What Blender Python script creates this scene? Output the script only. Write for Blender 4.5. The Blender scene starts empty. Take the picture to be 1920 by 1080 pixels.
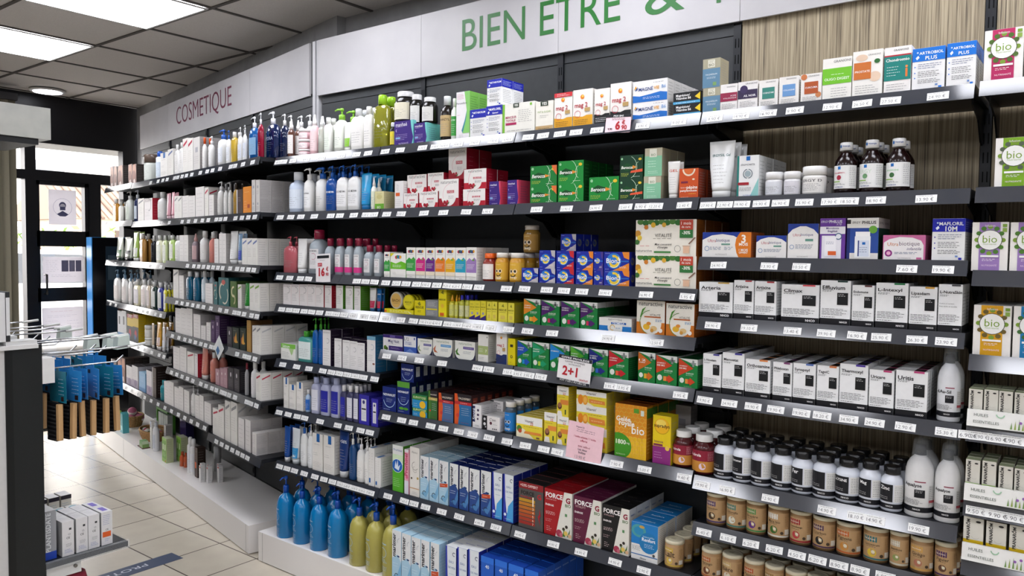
import bpy, math, random
from mathutils import Vector, Matrix

# ------------------------------------------------------------------ camera, world, exposure
SC = bpy.context.scene
COL = SC.collection
EYE = 1.415
F_PX = 1452.43
def make_camera():
    cam = bpy.data.cameras.new('camera')
    cam.sensor_fit = 'HORIZONTAL'
    cam.sensor_width = 36.0
    cam.lens = F_PX / 1920.0 * 36.0
    cam.clip_start = 0.05
    cam.clip_end = 200
    o = bpy.data.objects.new('camera', cam)
    COL.objects.link(o)
    pitch, roll, yaw = 0.04706107, 0.01111207, 0.91617982
    cy, sy = math.cos(yaw), math.sin(yaw)
    fwd = Vector((-cy*math.cos(pitch), sy*math.cos(pitch), -math.sin(pitch)))
    right = Vector((sy, cy, 0.0))
    up = right.cross(fwd)
    r = right*math.cos(roll) + up*math.sin(roll)
    u = -right*math.sin(roll) + up*math.cos(roll)
    m = Matrix((r, u, -fwd)).transposed().to_4x4()
    m.translation = Vector((0, 0, EYE))
    o.matrix_world = m
    SC.camera = o
make_camera()

SC.view_settings.view_transform = 'Standard'
SC.view_settings.look = 'None'
SC.view_settings.gamma = 1
SC.view_settings.use_curve_mapping = False
SC.view_settings.exposure = 0.2

w = bpy.data.worlds.new('overcast_sky')
SC.world = w
w.use_nodes = True
bg = w.node_tree.nodes['Background']
bg.inputs[0].default_value = (1.0, 0.97, 0.96, 1)
bg.inputs[1].default_value = 9.5

PANEL_GLOW = 10.5        # radiance of the ceiling LED panels
CEIL = 2.565
PANEL_ROWS = [(1.50, 2.09), (-0.30, 0.29), (-2.10, -1.51)]
PANEL_COLS = [-5.205, -4.03, -2.83, -1.63, -0.43, 0.77, 1.97]

# ------------------------------------------------------------------ materials (all procedural)
MATS = {}
def lin(h):
    h = h.lstrip('#')
    if len(h) == 3: h = ''.join(c*2 for c in h)
    out = []
    for i in (0, 2, 4):
        c = int(h[i:i+2], 16)/255.0
        out.append(c/12.92 if c <= 0.04045 else ((c+0.055)/1.055)**2.4)
    return out
def M(h, kind='p'):
    """paper p, gloss plastic g, clear tinted t, metal m, matte d"""
    key = (h, kind)
    if key in MATS: return MATS[key]
    m = bpy.data.materials.new('surface_%s_%s' % (h.lstrip('#'), kind))
    m.use_nodes = True
    nt = m.node_tree
    b = nt.nodes['Principled BSDF']
    c = lin(h)
    noi = nt.nodes.new('ShaderNodeTexNoise'); noi.inputs['Scale'].default_value = 60.0
    tc = nt.nodes.new('ShaderNodeTexCoord')
    nt.links.new(tc.outputs['Object'], noi.inputs['Vector'])
    mr = nt.nodes.new('ShaderNodeMapRange')
    mr.inputs['To Min'].default_value = 0.94; mr.inputs['To Max'].default_value = 1.05
    nt.links.new(noi.outputs['Fac'], mr.inputs['Value'])
    mx = nt.nodes.new('ShaderNodeVectorMath'); mx.operation = 'SCALE'
    mx.inputs[0].default_value = c
    nt.links.new(mr.outputs['Result'], mx.inputs['Scale'])
    nt.links.new(mx.outputs['Vector'], b.inputs['Base Color'])
    if kind == 'p': b.inputs['Roughness'].default_value = 0.42; b.inputs['Specular IOR Level'].default_value = 0.35
    elif kind == 'g': b.inputs['Roughness'].default_value = 0.18
    elif kind == 'd': b.inputs['Roughness'].default_value = 0.75; b.inputs['Specular IOR Level'].default_value = 0.15
    elif kind == 'm': b.inputs['Metallic'].default_value = 0.9; b.inputs['Roughness'].default_value = 0.25
    elif kind == 't':
        b.inputs['Roughness'].default_value = 0.03
        b.inputs['Transmission Weight'].default_value = 0.55
        b.inputs['IOR'].default_value = 1.4
        b.inputs['Coat Weight'].default_value = 1.0
    elif kind == 'c':
        b.inputs['Roughness'].default_value = 0.05
        b.inputs['Coat Weight'].default_value = 0.5
        tr = nt.nodes.new('ShaderNodeBsdfTransparent'); tr.inputs[0].default_value = (*[0.4+0.6*q for q in c], 1)
        mi = nt.nodes.new('ShaderNodeMixShader'); mi.inputs[0].default_value = 0.28
        nt.links.new(tr.outputs[0], mi.inputs[1]); nt.links.new(b.outputs[0], mi.inputs[2])
        nt.links.new(mi.outputs[0], [n for n in nt.nodes if n.type == 'OUTPUT_MATERIAL'][0].inputs[0])
    MATS[key] = m
    return m
def node_mat(name):
    m = bpy.data.materials.new(name); m.use_nodes = True
    MATS[name] = m
    return m, m.node_tree, m.node_tree.nodes['Principled BSDF']
def ramp(nt, stops):
    r = nt.nodes.new('ShaderNodeValToRGB')
    el = r.color_ramp.elements
    while len(el) < len(stops): el.new(0.5)
    for e, (p, c) in zip(el, stops):
        e.position = p; e.color = (*lin(c), 1)
    return r
def wood_mat():
    m, nt, b = node_mat('striped_wood_laminate')
    tc = nt.nodes.new('ShaderNodeTexCoord'); mp = nt.nodes.new('ShaderNodeMapping')
    mp.inputs['Scale'].default_value = (240, 240, 2.6)
    no = nt.nodes.new('ShaderNodeTexNoise'); no.inputs['Scale'].default_value = 1.0
    no.inputs['Detail'].default_value = 3; no.inputs['Roughness'].default_value = 0.7
    nt.links.new(tc.outputs['Object'], mp.inputs[0]); nt.links.new(mp.outputs[0], no.inputs['Vector'])
    r = ramp(nt, [(0.34, '#4c4136'), (0.43, '#867961'), (0.55, '#a5977c'), (0.70, '#bcae92')])
    nt.links.new(no.outputs['Fac'], r.inputs[0]); nt.links.new(r.outputs[0], b.inputs['Base Color'])
    b.inputs['Roughness'].default_value = 0.6
    return m
def floor_mat():
    m, nt, b = node_mat('ceramic_floor_tiles')
    tc = nt.nodes.new('ShaderNodeTexCoord'); mp = nt.nodes.new('ShaderNodeMapping')
    T = 0.2965
    mp.inputs['Scale'].default_value = (1/T, 1/T, 1)
    mp.inputs['Location'].default_value = (5.404/T + 0.0, -2.055/T, 0)
    nt.links.new(tc.outputs['Object'], mp.inputs[0])
    br = nt.nodes.new('ShaderNodeTexBrick')
    br.offset = 0.0; br.squash = 1.0
    br.inputs['Scale'].default_value = 1.0
    br.inputs['Brick Width'].default_value = 1.0; br.inputs['Row Height'].default_value = 1.0
    br.inputs['Mortar Size'].default_value = 0.012; br.inputs['Mortar Smooth'].default_value = 0.2
    br.inputs['Color1'].default_value = (*lin('#c6bdac'), 1); br.inputs['Color2'].default_value = (*lin('#beb5a4'), 1)
    br.inputs['Mortar'].default_value = (*lin('#574f48'), 1)
    nt.links.new(mp.outputs[0], br.inputs['Vector'])
    no = nt.nodes.new('ShaderNodeTexNoise'); no.inputs['Scale'].default_value = 9; no.inputs['Detail'].default_value = 5
    nt.links.new(tc.outputs['Object'], no.inputs['Vector'])
    mr = nt.nodes.new('ShaderNodeMapRange'); mr.inputs['To Min'].default_value = 0.86; mr.inputs['To Max'].default_value = 1.08
    nt.links.new(no.outputs['Fac'], mr.inputs['Value'])
    mx = nt.nodes.new('ShaderNodeVectorMath'); mx.operation = 'SCALE'
    nt.links.new(br.outputs['Color'], mx.inputs[0]); nt.links.new(mr.outputs[0], mx.inputs['Scale'])
    nt.links.new(mx.outputs[0], b.inputs['Base Color'])
    b.inputs['Roughness'].default_value = 0.26
    return m
def speckle_mat(name, c0, c1, scale, rough, detail=4):
    m, nt, b = node_mat(name)
    tc = nt.nodes.new('ShaderNodeTexCoord')
    no = nt.nodes.new('ShaderNodeTexNoise'); no.inputs['Scale'].default_value = scale; no.inputs['Detail'].default_value = detail
    nt.links.new(tc.outputs['Object'], no.inputs['Vector'])
    r = ramp(nt, [(0.35, c0), (0.65, c1)])
    nt.links.new(no.outputs['Fac'], r.inputs[0]); nt.links.new(r.outputs[0], b.inputs['Base Color'])
    b.inputs['Roughness'].default_value = rough
    return m
def glow_mat(name, c, s):
    m, nt, b = node_mat(name)
    b.inputs['Base Color'].default_value = (*lin(c), 1)
    b.inputs['Emission Color'].default_value = (*lin(c), 1)
    b.inputs['Emission Strength'].default_value = s
    return m
def paper_glow_mat():
    m, nt, b = node_mat('thin_notice_paper')
    b.inputs['Base Color'].default_value = (*lin('#e3e1e4'), 1); b.inputs['Roughness'].default_value = 0.9
    tl = nt.nodes.new('ShaderNodeBsdfTranslucent'); tl.inputs[0].default_value = (*lin('#c9c7cb'), 1)
    mi = nt.nodes.new('ShaderNodeMixShader'); mi.inputs[0].default_value = 0.5
    nt.links.new(b.outputs[0], mi.inputs[1]); nt.links.new(tl.outputs[0], mi.inputs[2])
    nt.links.new(mi.outputs[0], [n for n in nt.nodes if n.type == 'OUTPUT_MATERIAL'][0].inputs[0])
    return m
def glass_mat():
    m, nt, b = node_mat('clear_window_glass')
    for n in list(nt.nodes):
        if n.type == 'BSDF_PRINCIPLED': nt.nodes.remove(n)
    tr = nt.nodes.new('ShaderNodeBsdfTransparent'); gl = nt.nodes.new('ShaderNodeBsdfGlossy')
    gl.inputs['Roughness'].default_value = 0.02
    mi = nt.nodes.new('ShaderNodeMixShader'); mi.inputs[0].default_value = 0.05
    nt.links.new(tr.outputs[0], mi.inputs[1]); nt.links.new(gl.outputs[0], mi.inputs[2])
    out = [n for n in nt.nodes if n.type == 'OUTPUT_MATERIAL'][0]
    nt.links.new(mi.outputs[0], out.inputs[0])
    return m
def clear_mat(name, c, mixf, rough=0.08):
    """thin clear plastic: mostly see-through, a little gloss"""
    m, nt, b = node_mat(name)
    b.inputs['Base Color'].default_value = (*lin(c), 1)
    b.inputs['Roughness'].default_value = rough
    tr = nt.nodes.new('ShaderNodeBsdfTransparent')
    mi = nt.nodes.new('ShaderNodeMixShader'); mi.inputs[0].default_value = mixf
    nt.links.new(tr.outputs[0], mi.inputs[1]); nt.links.new(b.outputs[0], mi.inputs[2])
    out = [n for n in nt.nodes if n.type == 'OUTPUT_MATERIAL'][0]
    nt.links.new(mi.outputs[0], out.inputs[0])
    return m
WOOD = wood_mat()
FLOOR = floor_mat()
CLEAR = clear_mat('clear_plastic', '#dfe4e8', 0.13)
GLASS = glass_mat()
NOTICE = paper_glow_mat()
CEILM = speckle_mat('mineral_fibre_tile', '#cbc6c2', '#d4cfcb', 180, 0.9)
DARKP = speckle_mat('charcoal_steel_panel', '#1b1f22', '#202427', 30, 0.5)
WHITEP = speckle_mat('white_sign_panel', '#b4b2b4', '#bbb9ba', 6, 0.5)
RAILM = clear_mat('grey_price_rail', '#363940', 1.0, 0.10)
RAILM.node_tree.nodes['Principled BSDF'].inputs['IOR'].default_value = 1.85
WICKER = speckle_mat('wicker', '#7a5230', '#c39a62', 220, 0.8)

# ------------------------------------------------------------------ mesh builder
def text_geo(txt, bold=0.0, shear=0.0, res=0, _c={}):
    k = (txt, bold, shear, res)
    if k in _c: return _c[k]
    cu = bpy.data.curves.new('lettering', 'FONT')
    cu.body = txt; cu.size = 1; cu.resolution_u = res or 2; cu.offset = bold; cu.shear = shear
    ob = bpy.data.objects.new('lettering', cu)
    me = ob.to_mesh()
    vs = [(v.co.x, v.co.y) for v in me.vertices]
    fs = [tuple(p.vertices) for p in me.polygons]
    ob.to_mesh_clear(); bpy.data.objects.remove(ob); bpy.data.curves.remove(cu)
    if vs:
        x0 = min(v[0] for v in vs); x1 = max(v[0] for v in vs); y0 = min(v[1] for v in vs); y1 = max(v[1] for v in vs)
        vs = [(a-(x0+x1)/2, b-(y0+y1)/2) for a, b in vs]
        r = (vs, fs, x1-x0, y1-y0)
    else: r = ([], [], 1, 1)
    _c[k] = r
    return r
class MB:
    def __init__(s): s.v = []; s.f = []; s.m = []; s.sm = []; s.mats = []
    def mi(s, mat):
        if mat not in s.mats: s.mats.append(mat)
        return s.mats.index(mat)
    def face(s, pts, mat, smooth=False):
        n = len(s.v); s.v += [tuple(p) for p in pts]
        s.f.append(tuple(range(n, n+len(pts)))); s.m.append(s.mi(mat)); s.sm.append(smooth)
    def box(s, x0, y0, z0, x1, y1, z1, mat, mats=None, bev=0.0):
        k = mats or {}
        if bev:   # chamfer the vertical edges
            b = bev
            pts = [(x0+b, y0), (x1-b, y0), (x1, y0+b), (x1, y1-b), (x1-b, y1), (x0+b, y1), (x0, y1-b), (x0, y0+b)]
            s.prism(pts, z0, z1, mat); return
        c = [(x0,y0,z0),(x1,y0,z0),(x1,y1,z0),(x0,y1,z0),(x0,y0,z1),(x1,y0,z1),(x1,y1,z1),(x0,y1,z1)]
        for nm, q in (('bottom',(3,2,1,0)),('top',(4,5,6,7)),('front',(0,1,5,4)),('right',(1,2,6,5)),('back',(2,3,7,6)),('left',(3,0,4,7))):
            s.face([c[i] for i in q], k.get(nm, mat))
    def prism(s, pts, z0, z1, mat, axis='z'):
        def P(a, b, c):
            return (a, b, c) if axis == 'z' else ((a, c, b) if axis == 'y' else (c, a, b))
        n = len(pts)
        lo = [P(a, b, z0) for a, b in pts]; hi = [P(a, b, z1) for a, b in pts]
        s.face(lo[::-1], mat); s.face(hi, mat)
        for i in range(n):
            j = (i+1) % n
            s.face([lo[i], lo[j], hi[j], hi[i]], mat)
    def rings(s, rings, mat, smooth=True, cap0=True, cap1=True):
        base = len(s.v); n = len(rings[0]); k = s.mi(mat)
        for r in rings: s.v += [tuple(p) for p in r]
        for i in range(len(rings)-1):
            for j in range(n):
                a = base+i*n+j; b = base+i*n+(j+1) % n
                s.f.append((a, b, b+n, a+n)); s.m.append(k); s.sm.append(smooth)
        if cap0: s.f.append(tuple(base+j for j in range(n))[::-1]); s.m.append(k); s.sm.append(False)
        if cap1: s.f.append(tuple(base+(len(rings)-1)*n+j for j in range(n))); s.m.append(k); s.sm.append(False)
    def loft(s, prof, mat, cx=0, cy=0, z0=0, n=20, e=2.0, cap0=True, cap1=True):
        rr = []
        for (z, a, b) in prof:
            ring = []
            for j in range(n):
                t = 2*math.pi*j/n
                c, q = math.cos(t), math.sin(t)
                x = a*math.copysign(abs(c)**(2/e), c); y = b*math.copysign(abs(q)**(2/e), q)
                ring.append((cx+x, cy+y, z0+z))
            rr.append(ring)
        s.rings(rr, mat, True, cap0, cap1)
    def tube(s, pts, r, mat, n=8):
        pts = [Vector(p) for p in pts]; rr = []
        for i, p in enumerate(pts):
            d = (pts[min(i+1, len(pts)-1)] - pts[max(i-1, 0)]).normalized()
            a = d.orthogonal().normalized() if i == 0 else (a - d*a.dot(d)).normalized()
            b = d.cross(a)
            rad = r[i] if isinstance(r, (list, tuple)) else r
            rr.append([p + (a*math.cos(2*math.pi*j/n) + b*math.sin(2*math.pi*j/n))*rad for j in range(n)])
        s.rings(rr, mat)
    def mesh(s, name):
        me = bpy.data.meshes.new(name)
        me.from_pydata(s.v, [], s.f)
        for m in s.mats: me.materials.append(m)
        me.polygons.foreach_set('material_index', s.m)
        me.polygons.foreach_set('use_smooth', s.sm)
        me.update()
        return me
    # print: drawing on a face. fn(u, v, lift) gives a point; W, H real size
    def draw(s, ops, fn, W, H, kind='p', curved=False):
        lift = 0.0004
        if not curved:      # print never runs past the edge of its face
            fn0 = fn
            fn = lambda u, v, e: fn0(min(1.0, max(0.0, u)), min(1.0, max(0.0, v)), e)
        prev = None
        for o in ops:
            k = o[0]
            now = (k, [q for q in o if isinstance(q, str) and q[:1] == '#'])
            if k in 'TF' or now != prev: lift += 0.00009
            prev = now
            if k == 'R':
                _, u0, v0, u1, v1, c = o
                n = max(1, int(abs(u1-u0)*10)) if curved else 1
                for i in range(n):
                    a = u0+(u1-u0)*i/n; b = u0+(u1-u0)*(i+1)/n
                    s.face([fn(a, v0, lift), fn(b, v0, lift), fn(b, v1, lift), fn(a, v1, lift)], M(c, kind))
            elif k == 'P':
                s.face([fn(a, b, lift) for a, b in o[1]], M(o[2], kind))
            elif k == 'C':      # disc (u, v, radius in widths, colour[, squash])
                _, u, v, r, c = o[:5]; q = o[5] if len(o) > 5 else 1.0
                s.face([fn(u+r*math.cos(t), v+q*r*W/H*math.sin(t), lift) for t in [2*math.pi*i/20 for i in range(20)]], M(c, kind))
            elif k == 'A':      # ring arc (u, v, r0, r1, a0, a1, colour)
                _, u, v, r0, r1, a0, a1, c = o
                n = 14
                for i in range(n):
                    t = math.radians(a0+(a1-a0)*i/n); t2 = math.radians(a0+(a1-a0)*(i+1)/n)
                    s.face([fn(u+r0*math.cos(t), v+r0*W/H*math.sin(t), lift), fn(u+r1*math.cos(t), v+r1*W/H*math.sin(t), lift),
                            fn(u+r1*math.cos(t2), v+r1*W/H*math.sin(t2), lift), fn(u+r0*math.cos(t2), v+r0*W/H*math.sin(t2), lift)], M(c, kind))
            elif k == 'F':      # lines of print too fine to read
                _, u0, v0, u1, v1, n, c = o
                rnd = random.Random(int((u0*7+v0*13+n)*1000))
                for i in range(n):
                    vv = v1-(v1-v0)*(i+0.5)/n; hh = min(0.00055/H, (v1-v0)/n*0.2)
                    a = u0
                    end = u0+(u1-u0)*rnd.uniform(0.72, 1.0)
                    while a < end-0.02:
                        b = min(end, a+rnd.uniform(0.07, 0.2)*max(0.4, (u1-u0)))
                        s.face([fn(a, vv-hh, lift), fn(b, vv-hh, lift), fn(b, vv+hh, lift), fn(a, vv+hh, lift)], M(c, kind))
                        a = b+0.022
            elif k == 'T':      # text (u, v centre, width fraction, colour, bold, rot, max height fraction, shear)
                _, txt, u, v, wf, c = o[:6]
                bold = o[6] if len(o) > 6 else 0.0
                rot = o[7] if len(o) > 7 else 0
                hm = o[8] if len(o) > 8 else 9
                sh = o[9] if len(o) > 9 else 0
                vs, fs, tw, th = text_geo(txt, bold, sh)
                if rot: W2, H2 = H, W
                else: W2, H2 = W, H
                sx = wf*W2/tw; sy = sx
                if sy*th > hm*H2: sy = hm*H2/th
                base = len(s.v); mi = s.mi(M(c, kind))
                for a, b in vs:
                    a *= sx; b *= sy
                    if rot: a, b = -b, a
                    s.v.append(tuple(fn(u+a/W, v+b/H, lift)))
                for q in fs:
                    s.f.append(tuple(base+i for i in q)); s.m.append(mi); s.sm.append(False)

# ------------------------------------------------------------------ objects
def link(name, me, parent=None, loc=None, rz=0.0):
    o = bpy.data.objects.new(name, me)
    COL.objects.link(o)
    if parent is not None: o.parent = parent
    if loc is not None: o.location = loc
    if rz: o.rotation_euler = (0, 0, rz)
    return o
def tag(o, label=None, cat=None, group=None, kind=None):
    if label: o['label'] = label
    if cat: o['category'] = cat
    if group: o['group'] = group
    if kind: o['kind'] = kind
    return o
def struct(name, mb, loc=None, rz=0.0):
    o = link(name, mb.mesh(name), None, loc, rz)
    o['kind'] = 'structure'
    return o
def thing(name, parts, loc, rz, label, cat, group=None):
    """parts: [(part name, mesh, [sub parts])]; one part alone becomes the thing itself"""
    if len(parts) == 1 and len(parts[0]) == 2:
        o = link(name, parts[0][1], None, loc, rz)
    else:
        o = link(name, None, None, loc, rz)
        o.empty_display_size = 0.02
        for p in parts:
            c = link(p[0], p[1], o)
            for q in (p[2] if len(p) > 2 else []):
                link(q[0], q[1], c)
    tag(o, label, cat, group)
    return o

# ------------------------------------------------------------------ product prints
# R rect, P polygon, C disc, A ring arc, F fine print, T text; u, v run 0..1 over the face
G = '#8d8d8d'; K = '#1b1c20'; W_ = '#e8e7e4'
D = {}
def box(n, b, look, f, r=None, t=None, side=None, l=None):
    D[n] = dict(b=b, look=look, f=f, r=r or [('F', .12, .12, .88, .9, 9, G)], t=t, side=side, top=None)
    if isinstance(t, str): D[n]['t'] = None; D[n]['top'] = t
    return D[n]
NH = dict(arteria=('Arteria', '#c8a040'), artixine=('Artixine', '#b0323a'), climax=('Climax', '#d8404c'), effluvium=('Effluvium', '#1e3a34'),
          endomune=('Endomune', '#5a2626'), intexyl=('L-Intexyl', '#1e7a44'), lipa=('Lipaséam', '#d8a028'), skin=('L-NutraSkin', '#4a4a4c'),
          noxeam=('L-Noxéam', '#3a3090'), memo=('Memostat', '#40389a'), ortho=('Orthosamine', '#e08030'), phleb=('Phleboxan', '#7a2a6c'),
          synap=('Synapsyl', '#4a6cb8'), tagvic=('TagviC', '#e07a36'), thermo=('Thermoxyl', '#4a2aa0'), uricare=('Uricare', '#c23070'), uritis=('Uritis', '#c23a7a'))
CN = dict(arteria='gold', artixine='red', climax='red', effluvium='dark green', endomune='maroon', intexyl='green', lipa='yellow', skin='grey',
          noxeam='violet', memo='violet', ortho='orange', phleb='plum', synap='blue', tagvic='orange', thermo='purple', uricare='pink', uritis='rose')
for k_, (t_, c_) in NH.items():
    f_ = [('R', 0, 0, 1, .15, '#101118'), ('T', 'NHCO', .78, .075, .25, '#f2f2f2', .03),
          ('T', t_, .06+.042*len(t_), .84, .084*len(t_), '#17181c', .02, 0, .09), ('F', .06, .745, .5, .79, 2, '#555555'),
          ('F', .05, .22, .93, .38, 5, '#555555'), ('F', .05, .165, .6, .2, 1, '#333333')]
    if k_ != 'skin':
        f_ += [('R', .56, .46, .92, .73, '#0e1014'), ('F', .6, .64, .88, .71, 2, '#d8d8d8'), ('R', .57, .965, .9, 1.0, c_)]
    else:
        f_ += [('T', 'Confort et nutrition', .36, .6, .62, '#222222'), ('T', 'Peau sèche et sensible', .42, .54, .74, '#222222'), ('R', .55, .965, .92, 1.0, c_)]
    box('nh_'+k_, '#eff0f1', 'white carton, black square, %s edge' % CN[k_], f_,
        r=[('R', 0, 0, 1, .15, '#101118'), ('F', .1, .2, .9, .85, 9, '#777777')],
        t=[('R', .56, .2, .9, 1, '#101218'), ('R', .56, 0, .9, .2, c_)])
def bio(c, leaf, cn):
    return box('bio_'+cn, '#ece9e4', '%s banded herbal tea carton' % cn,
        [('R', .2, 0, .78, 1, c)] + [('C', .5+.36*math.cos(a*.52), .635+.27*math.sin(a*.52), .075, leaf if a % 3 else '#7a9a36', .9) for a in range(12)] +
        [('C', .5, .635, .345, '#4b4f3c', .96), ('C', .5, .635, .325, '#eeeeea', .96), ('T', 'bio', .5, .655, .4, '#7a9c30'), ('T', 'Nutrisanté', .5, .555, .36, '#9ab070'),
         ('T', 'Infusion', .5, .93, .28, '#f0e6ea'), ('R', .25, .285, .75, .325, '#f2f0ee'), ('F', .3, .2, .7, .26, 2, '#f0e8ea'),
         ('T', 'NUTRISANTÉ', .5, .12, .42, '#f0d8e4'), ('R', .84, .9, .96, .96, '#7a9c3a'), ('R', .84, .8, .96, .88, '#8aa84a')], t='#dcdad4')
bio('#b82860', '#4a6a28', 'magenta'); bio('#7aa81e', '#55604e', 'green'); bio('#9a7ab8', '#4c7a2c', 'lilac')
bio('#d8a018', '#6a5a2a', 'yellow'); bio('#1e7ab0', '#3e6a34', 'blue')
def artro(n, c, t1, t2, look, side=None):
    box(n, '#e9e9e8', look, [('R', 0, .69, 1, 1, c), ('T', t1, .58, .88, .74, '#f4f6f8', .015), ('T', t2, .58, .76, .36, '#f4f6f8', .015),
        ('P', [(.1, .78), (.18, .83), (.22, .78), (.14, .73)], '#e6eefc'), ('C', .16, .9, .03, '#bcd2f0'),
        ('F', .18, .5, .92, .64, 3, '#3c4a7a'), ('F', .18, .3, .9, .46, 4, '#555555'), ('F', .18, .16, .9, .27, 3, '#555555'),
        ('P', [(.07, .54), (.12, .56), (.07, .58)], c), ('P', [(.07, .4), (.12, .42), (.07, .44)], c), ('P', [(.07, .28), (.12, .3), (.07, .32)], c),
        ('R', .82, .03, .92, .08, c), ('R', .72, .09, .8, .13, '#6a8ac0')], side=side,
        r=[('R', 0, .69, 1, 1, c), ('F', .1, .1, .9, .62, 8, G), ('F', .1, .74, .9, .94, 4, '#b8c4ec')], t=c)
artro('artrobiol', '#1470d0', 'ARTROBIOL', 'PLUS', 'white carton with bright blue top')
artro('mafloril', '#1a22a8', 'MAFLORIL', '10M', 'white carton with royal blue top')
artro('ganneri', '#1c26a4', 'MAFLORIL', 'Ganneri', 'white carton, royal blue top')
artro('metabo', '#1c26a4', 'METABOSLIM', '', 'white carton, deep blue top')
box('chondro', '#ece9e6', 'teal and white carton, runner picture', [('T', 'GRANIONS', .62, .93, .56, '#444444'), ('R', 0, .8, 1, .83, '#b02030'), ('R', 0, .28, 1, .8, '#1a8078'),
    ('T', 'Chondrostéo', .5, .72, .88, '#f0f4f0', .015), ('F', .1, .36, .6, .6, 4, '#d8ece8'), ('C', .84, .56, .05, '#e08a4a'), ('R', .8, .34, .88, .52, '#d87a3a'), ('F', .1, .06, .9, .22, 3, G)])
box('prostate', '#eceae4', 'white carton with orange square, leaf print', [('C', .3, .85, .2, '#dfc4ac', .6), ('C', .75, .42, .2, '#e2c8b0', .9), ('T', 'GRANIONS', .72, .9, .42, '#666666'),
    ('R', .04, .38, .62, .75, '#c87030'), ('T', 'PROSTATE', .33, .55, .5, '#f6f0e8', .01), ('C', .82, .75, .1, '#2f6a34', .8), ('F', .1, .06, .9, .26, 4, G)])
box('oligo', '#eceae4', 'white carton with lime band', [('T', 'GRANIONS', .68, .92, .6, '#444444'), ('R', 0, .38, 1, .76, '#72c02a'), ('T', 'OLIGO DIGEST', .5, .5, .86, '#f2f8ea', .01),
    ('F', .3, .58, .9, .64, 1, '#e6f4d8'), ('F', .3, .06, .9, .3, 4, G)])
def gran(n, c, txt, look, deco=None):
    box(n, '#ebe8e4', look, (deco or []) + [('T', 'GRANIONS', .62, .92, .52, '#555555'), ('R', .18, .3, .84, .72, c), ('T', txt, .51, .52, .58, '#eef2f4', .01), ('F', .1, .06, .9, .22, 3, G)])
gran('coenz', '#3a8478', 'COENZYME', 'small white carton, sea green square'); gran('colla', '#6a98cc', 'COLLAGENE', 'small white carton, pale blue square')
gran('curcu', '#b05428', 'CURCUMA', 'small white carton, rust square', [('C', .15, .9, .15, '#c87848'), ('C', .85, .25, .14, '#c88050')])
box('ailnoir', '#ebe8e6', 'small white carton, dark indigo band', [('T', 'GRANIONS', .68, .92, .6, '#555555'), ('R', 0, .38, 1, .7, '#34284a'), ('C', .3, .72, .2, '#3a2c56'), ('T', 'AIL NOIR', .6, .48, .62, '#f0eef4', .015), ('F', .1, .08, .9, .3, 4, G)])
box('acide', '#ebe8e6', 'small white carton, crimson band', [('T', 'GRANIONS', .62, .9, .5, '#666666'), ('R', 0, .36, 1, .68, '#96284a'), ('T', 'ACIDE', .76, .56, .34, '#f4e4ea'), ('T', 'HYALURONIQUE', .56, .47, .76, '#f4e4ea'), ('F', .1, .08, .9, .28, 4, G)])
box('magbio', '#a9a48c', 'tall beige and slate blue carton', [('R', 0, 0, 1, .66, '#5f86a2'), ('R', .3, .7, .7, .96, '#dedccc'), ('T', 'BIO', .5, .78, .3, '#7a7a60', .02), ('F', .38, .85, .64, .94, 2, '#8a8a70'),
    ('T', 'MAGNÉSIUM', .5, .46, .66, '#e6eef2'), ('F', .25, .3, .75, .38, 2, '#d0dee6'), ('R', .6, .06, .8, .18, '#7aa060')], side='#a49d84')
box('mintbio', '#b4ae96', 'beige and mint green carton', [('R', 0, 0, 1, .72, '#84c09c'), ('R', .28, .68, .7, .97, '#e0dfd0'), ('T', 'BIO', .5, .76, .26, '#8a9a7a', .02), ('F', .2, .3, .8, .58, 3, '#e4f4ea'), ('F', .2, .08, .8, .2, 2, '#d0e8da')], side='#9c957c')
box('magb6', '#17181c', 'flat black carton, yellow and blue stripes', [('P', [(.8, .55), (1, .9), (1, .25)], '#e8c82a'), ('T', 'Magnésium/', .36, .72, .52, '#f0f0f0', .02), ('T', 'Vitamine B6', .38, .5, .56, '#f0f0f0', .02), ('R', 0, .0, 1, .22, '#4aa0cc'), ('F', .1, .06, .9, .14, 1, '#e0eef6')])
box('magnevie', '#e9e9ea', 'wide white carton, blue wave', [('P', [(0, 0), (1, 0), (1, .36), (.8, .42), (.5, .34), (.2, .28), (0, .34)], '#1a6ac0'), ('T', 'MAGNÉ', .38, .62, .42, '#1e3a78', .015), ('T', 'VIE', .69, .62, .16, '#e0a030', .02), ('T', 'B6', .9, .64, .12, '#4a90d0'),
    ('P', [(.04, .6), (.12, .68), (.08, .8)], '#e0a030'), ('P', [(.06, .55), (.14, .6), (.14, .75)], '#274a8c'), ('F', .3, .12, .8, .24, 2, '#d0e2f6'), ('F', .6, .84, .92, .9, 1, '#777777')], r=[('F', .15, .2, .85, .9, 5, G)])
def mag2(n, c, strip, look):
    f = [('R', 0, 0, 1, .3, c), ('P', [(0, .3), (.5, .26), (1, .36), (1, .42), (.5, .3), (0, .36)], '#e9e6e0'), ('T', 'mag 2', .42, .56, .66, '#b02430', .015), ('C', .48, .8, .1, '#e08020'), ('C', .5, .82, .05, '#f4d060'),
         ('A', .24, .34, .14, .16, 0, 360, '#c84050'), ('R', .6, .4, .88, .5, '#b89860'), ('F', .08, .06, .9, .2, 3, '#3a3020' if c != '#141416' else '#e8e8e8'), ('F', .62, .36, .88, .4, 1, '#555555')]
    if strip: f += [('R', 0, .88, 1, 1, '#c83038'), ('F', .15, .9, .85, .98, 2, '#f6e4e4')]
    box(n, '#eae7e1', look, f)
mag2('mag2a', '#dda020', 1, 'white carton, amber base, red strip'); mag2('mag2b', '#dda020', 0, 'white carton with amber base'); mag2('mag2k', '#141416', 0, 'white carton with black base'); mag2('mag2n', '#1e3064', 0, 'white carton with navy base')
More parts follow.
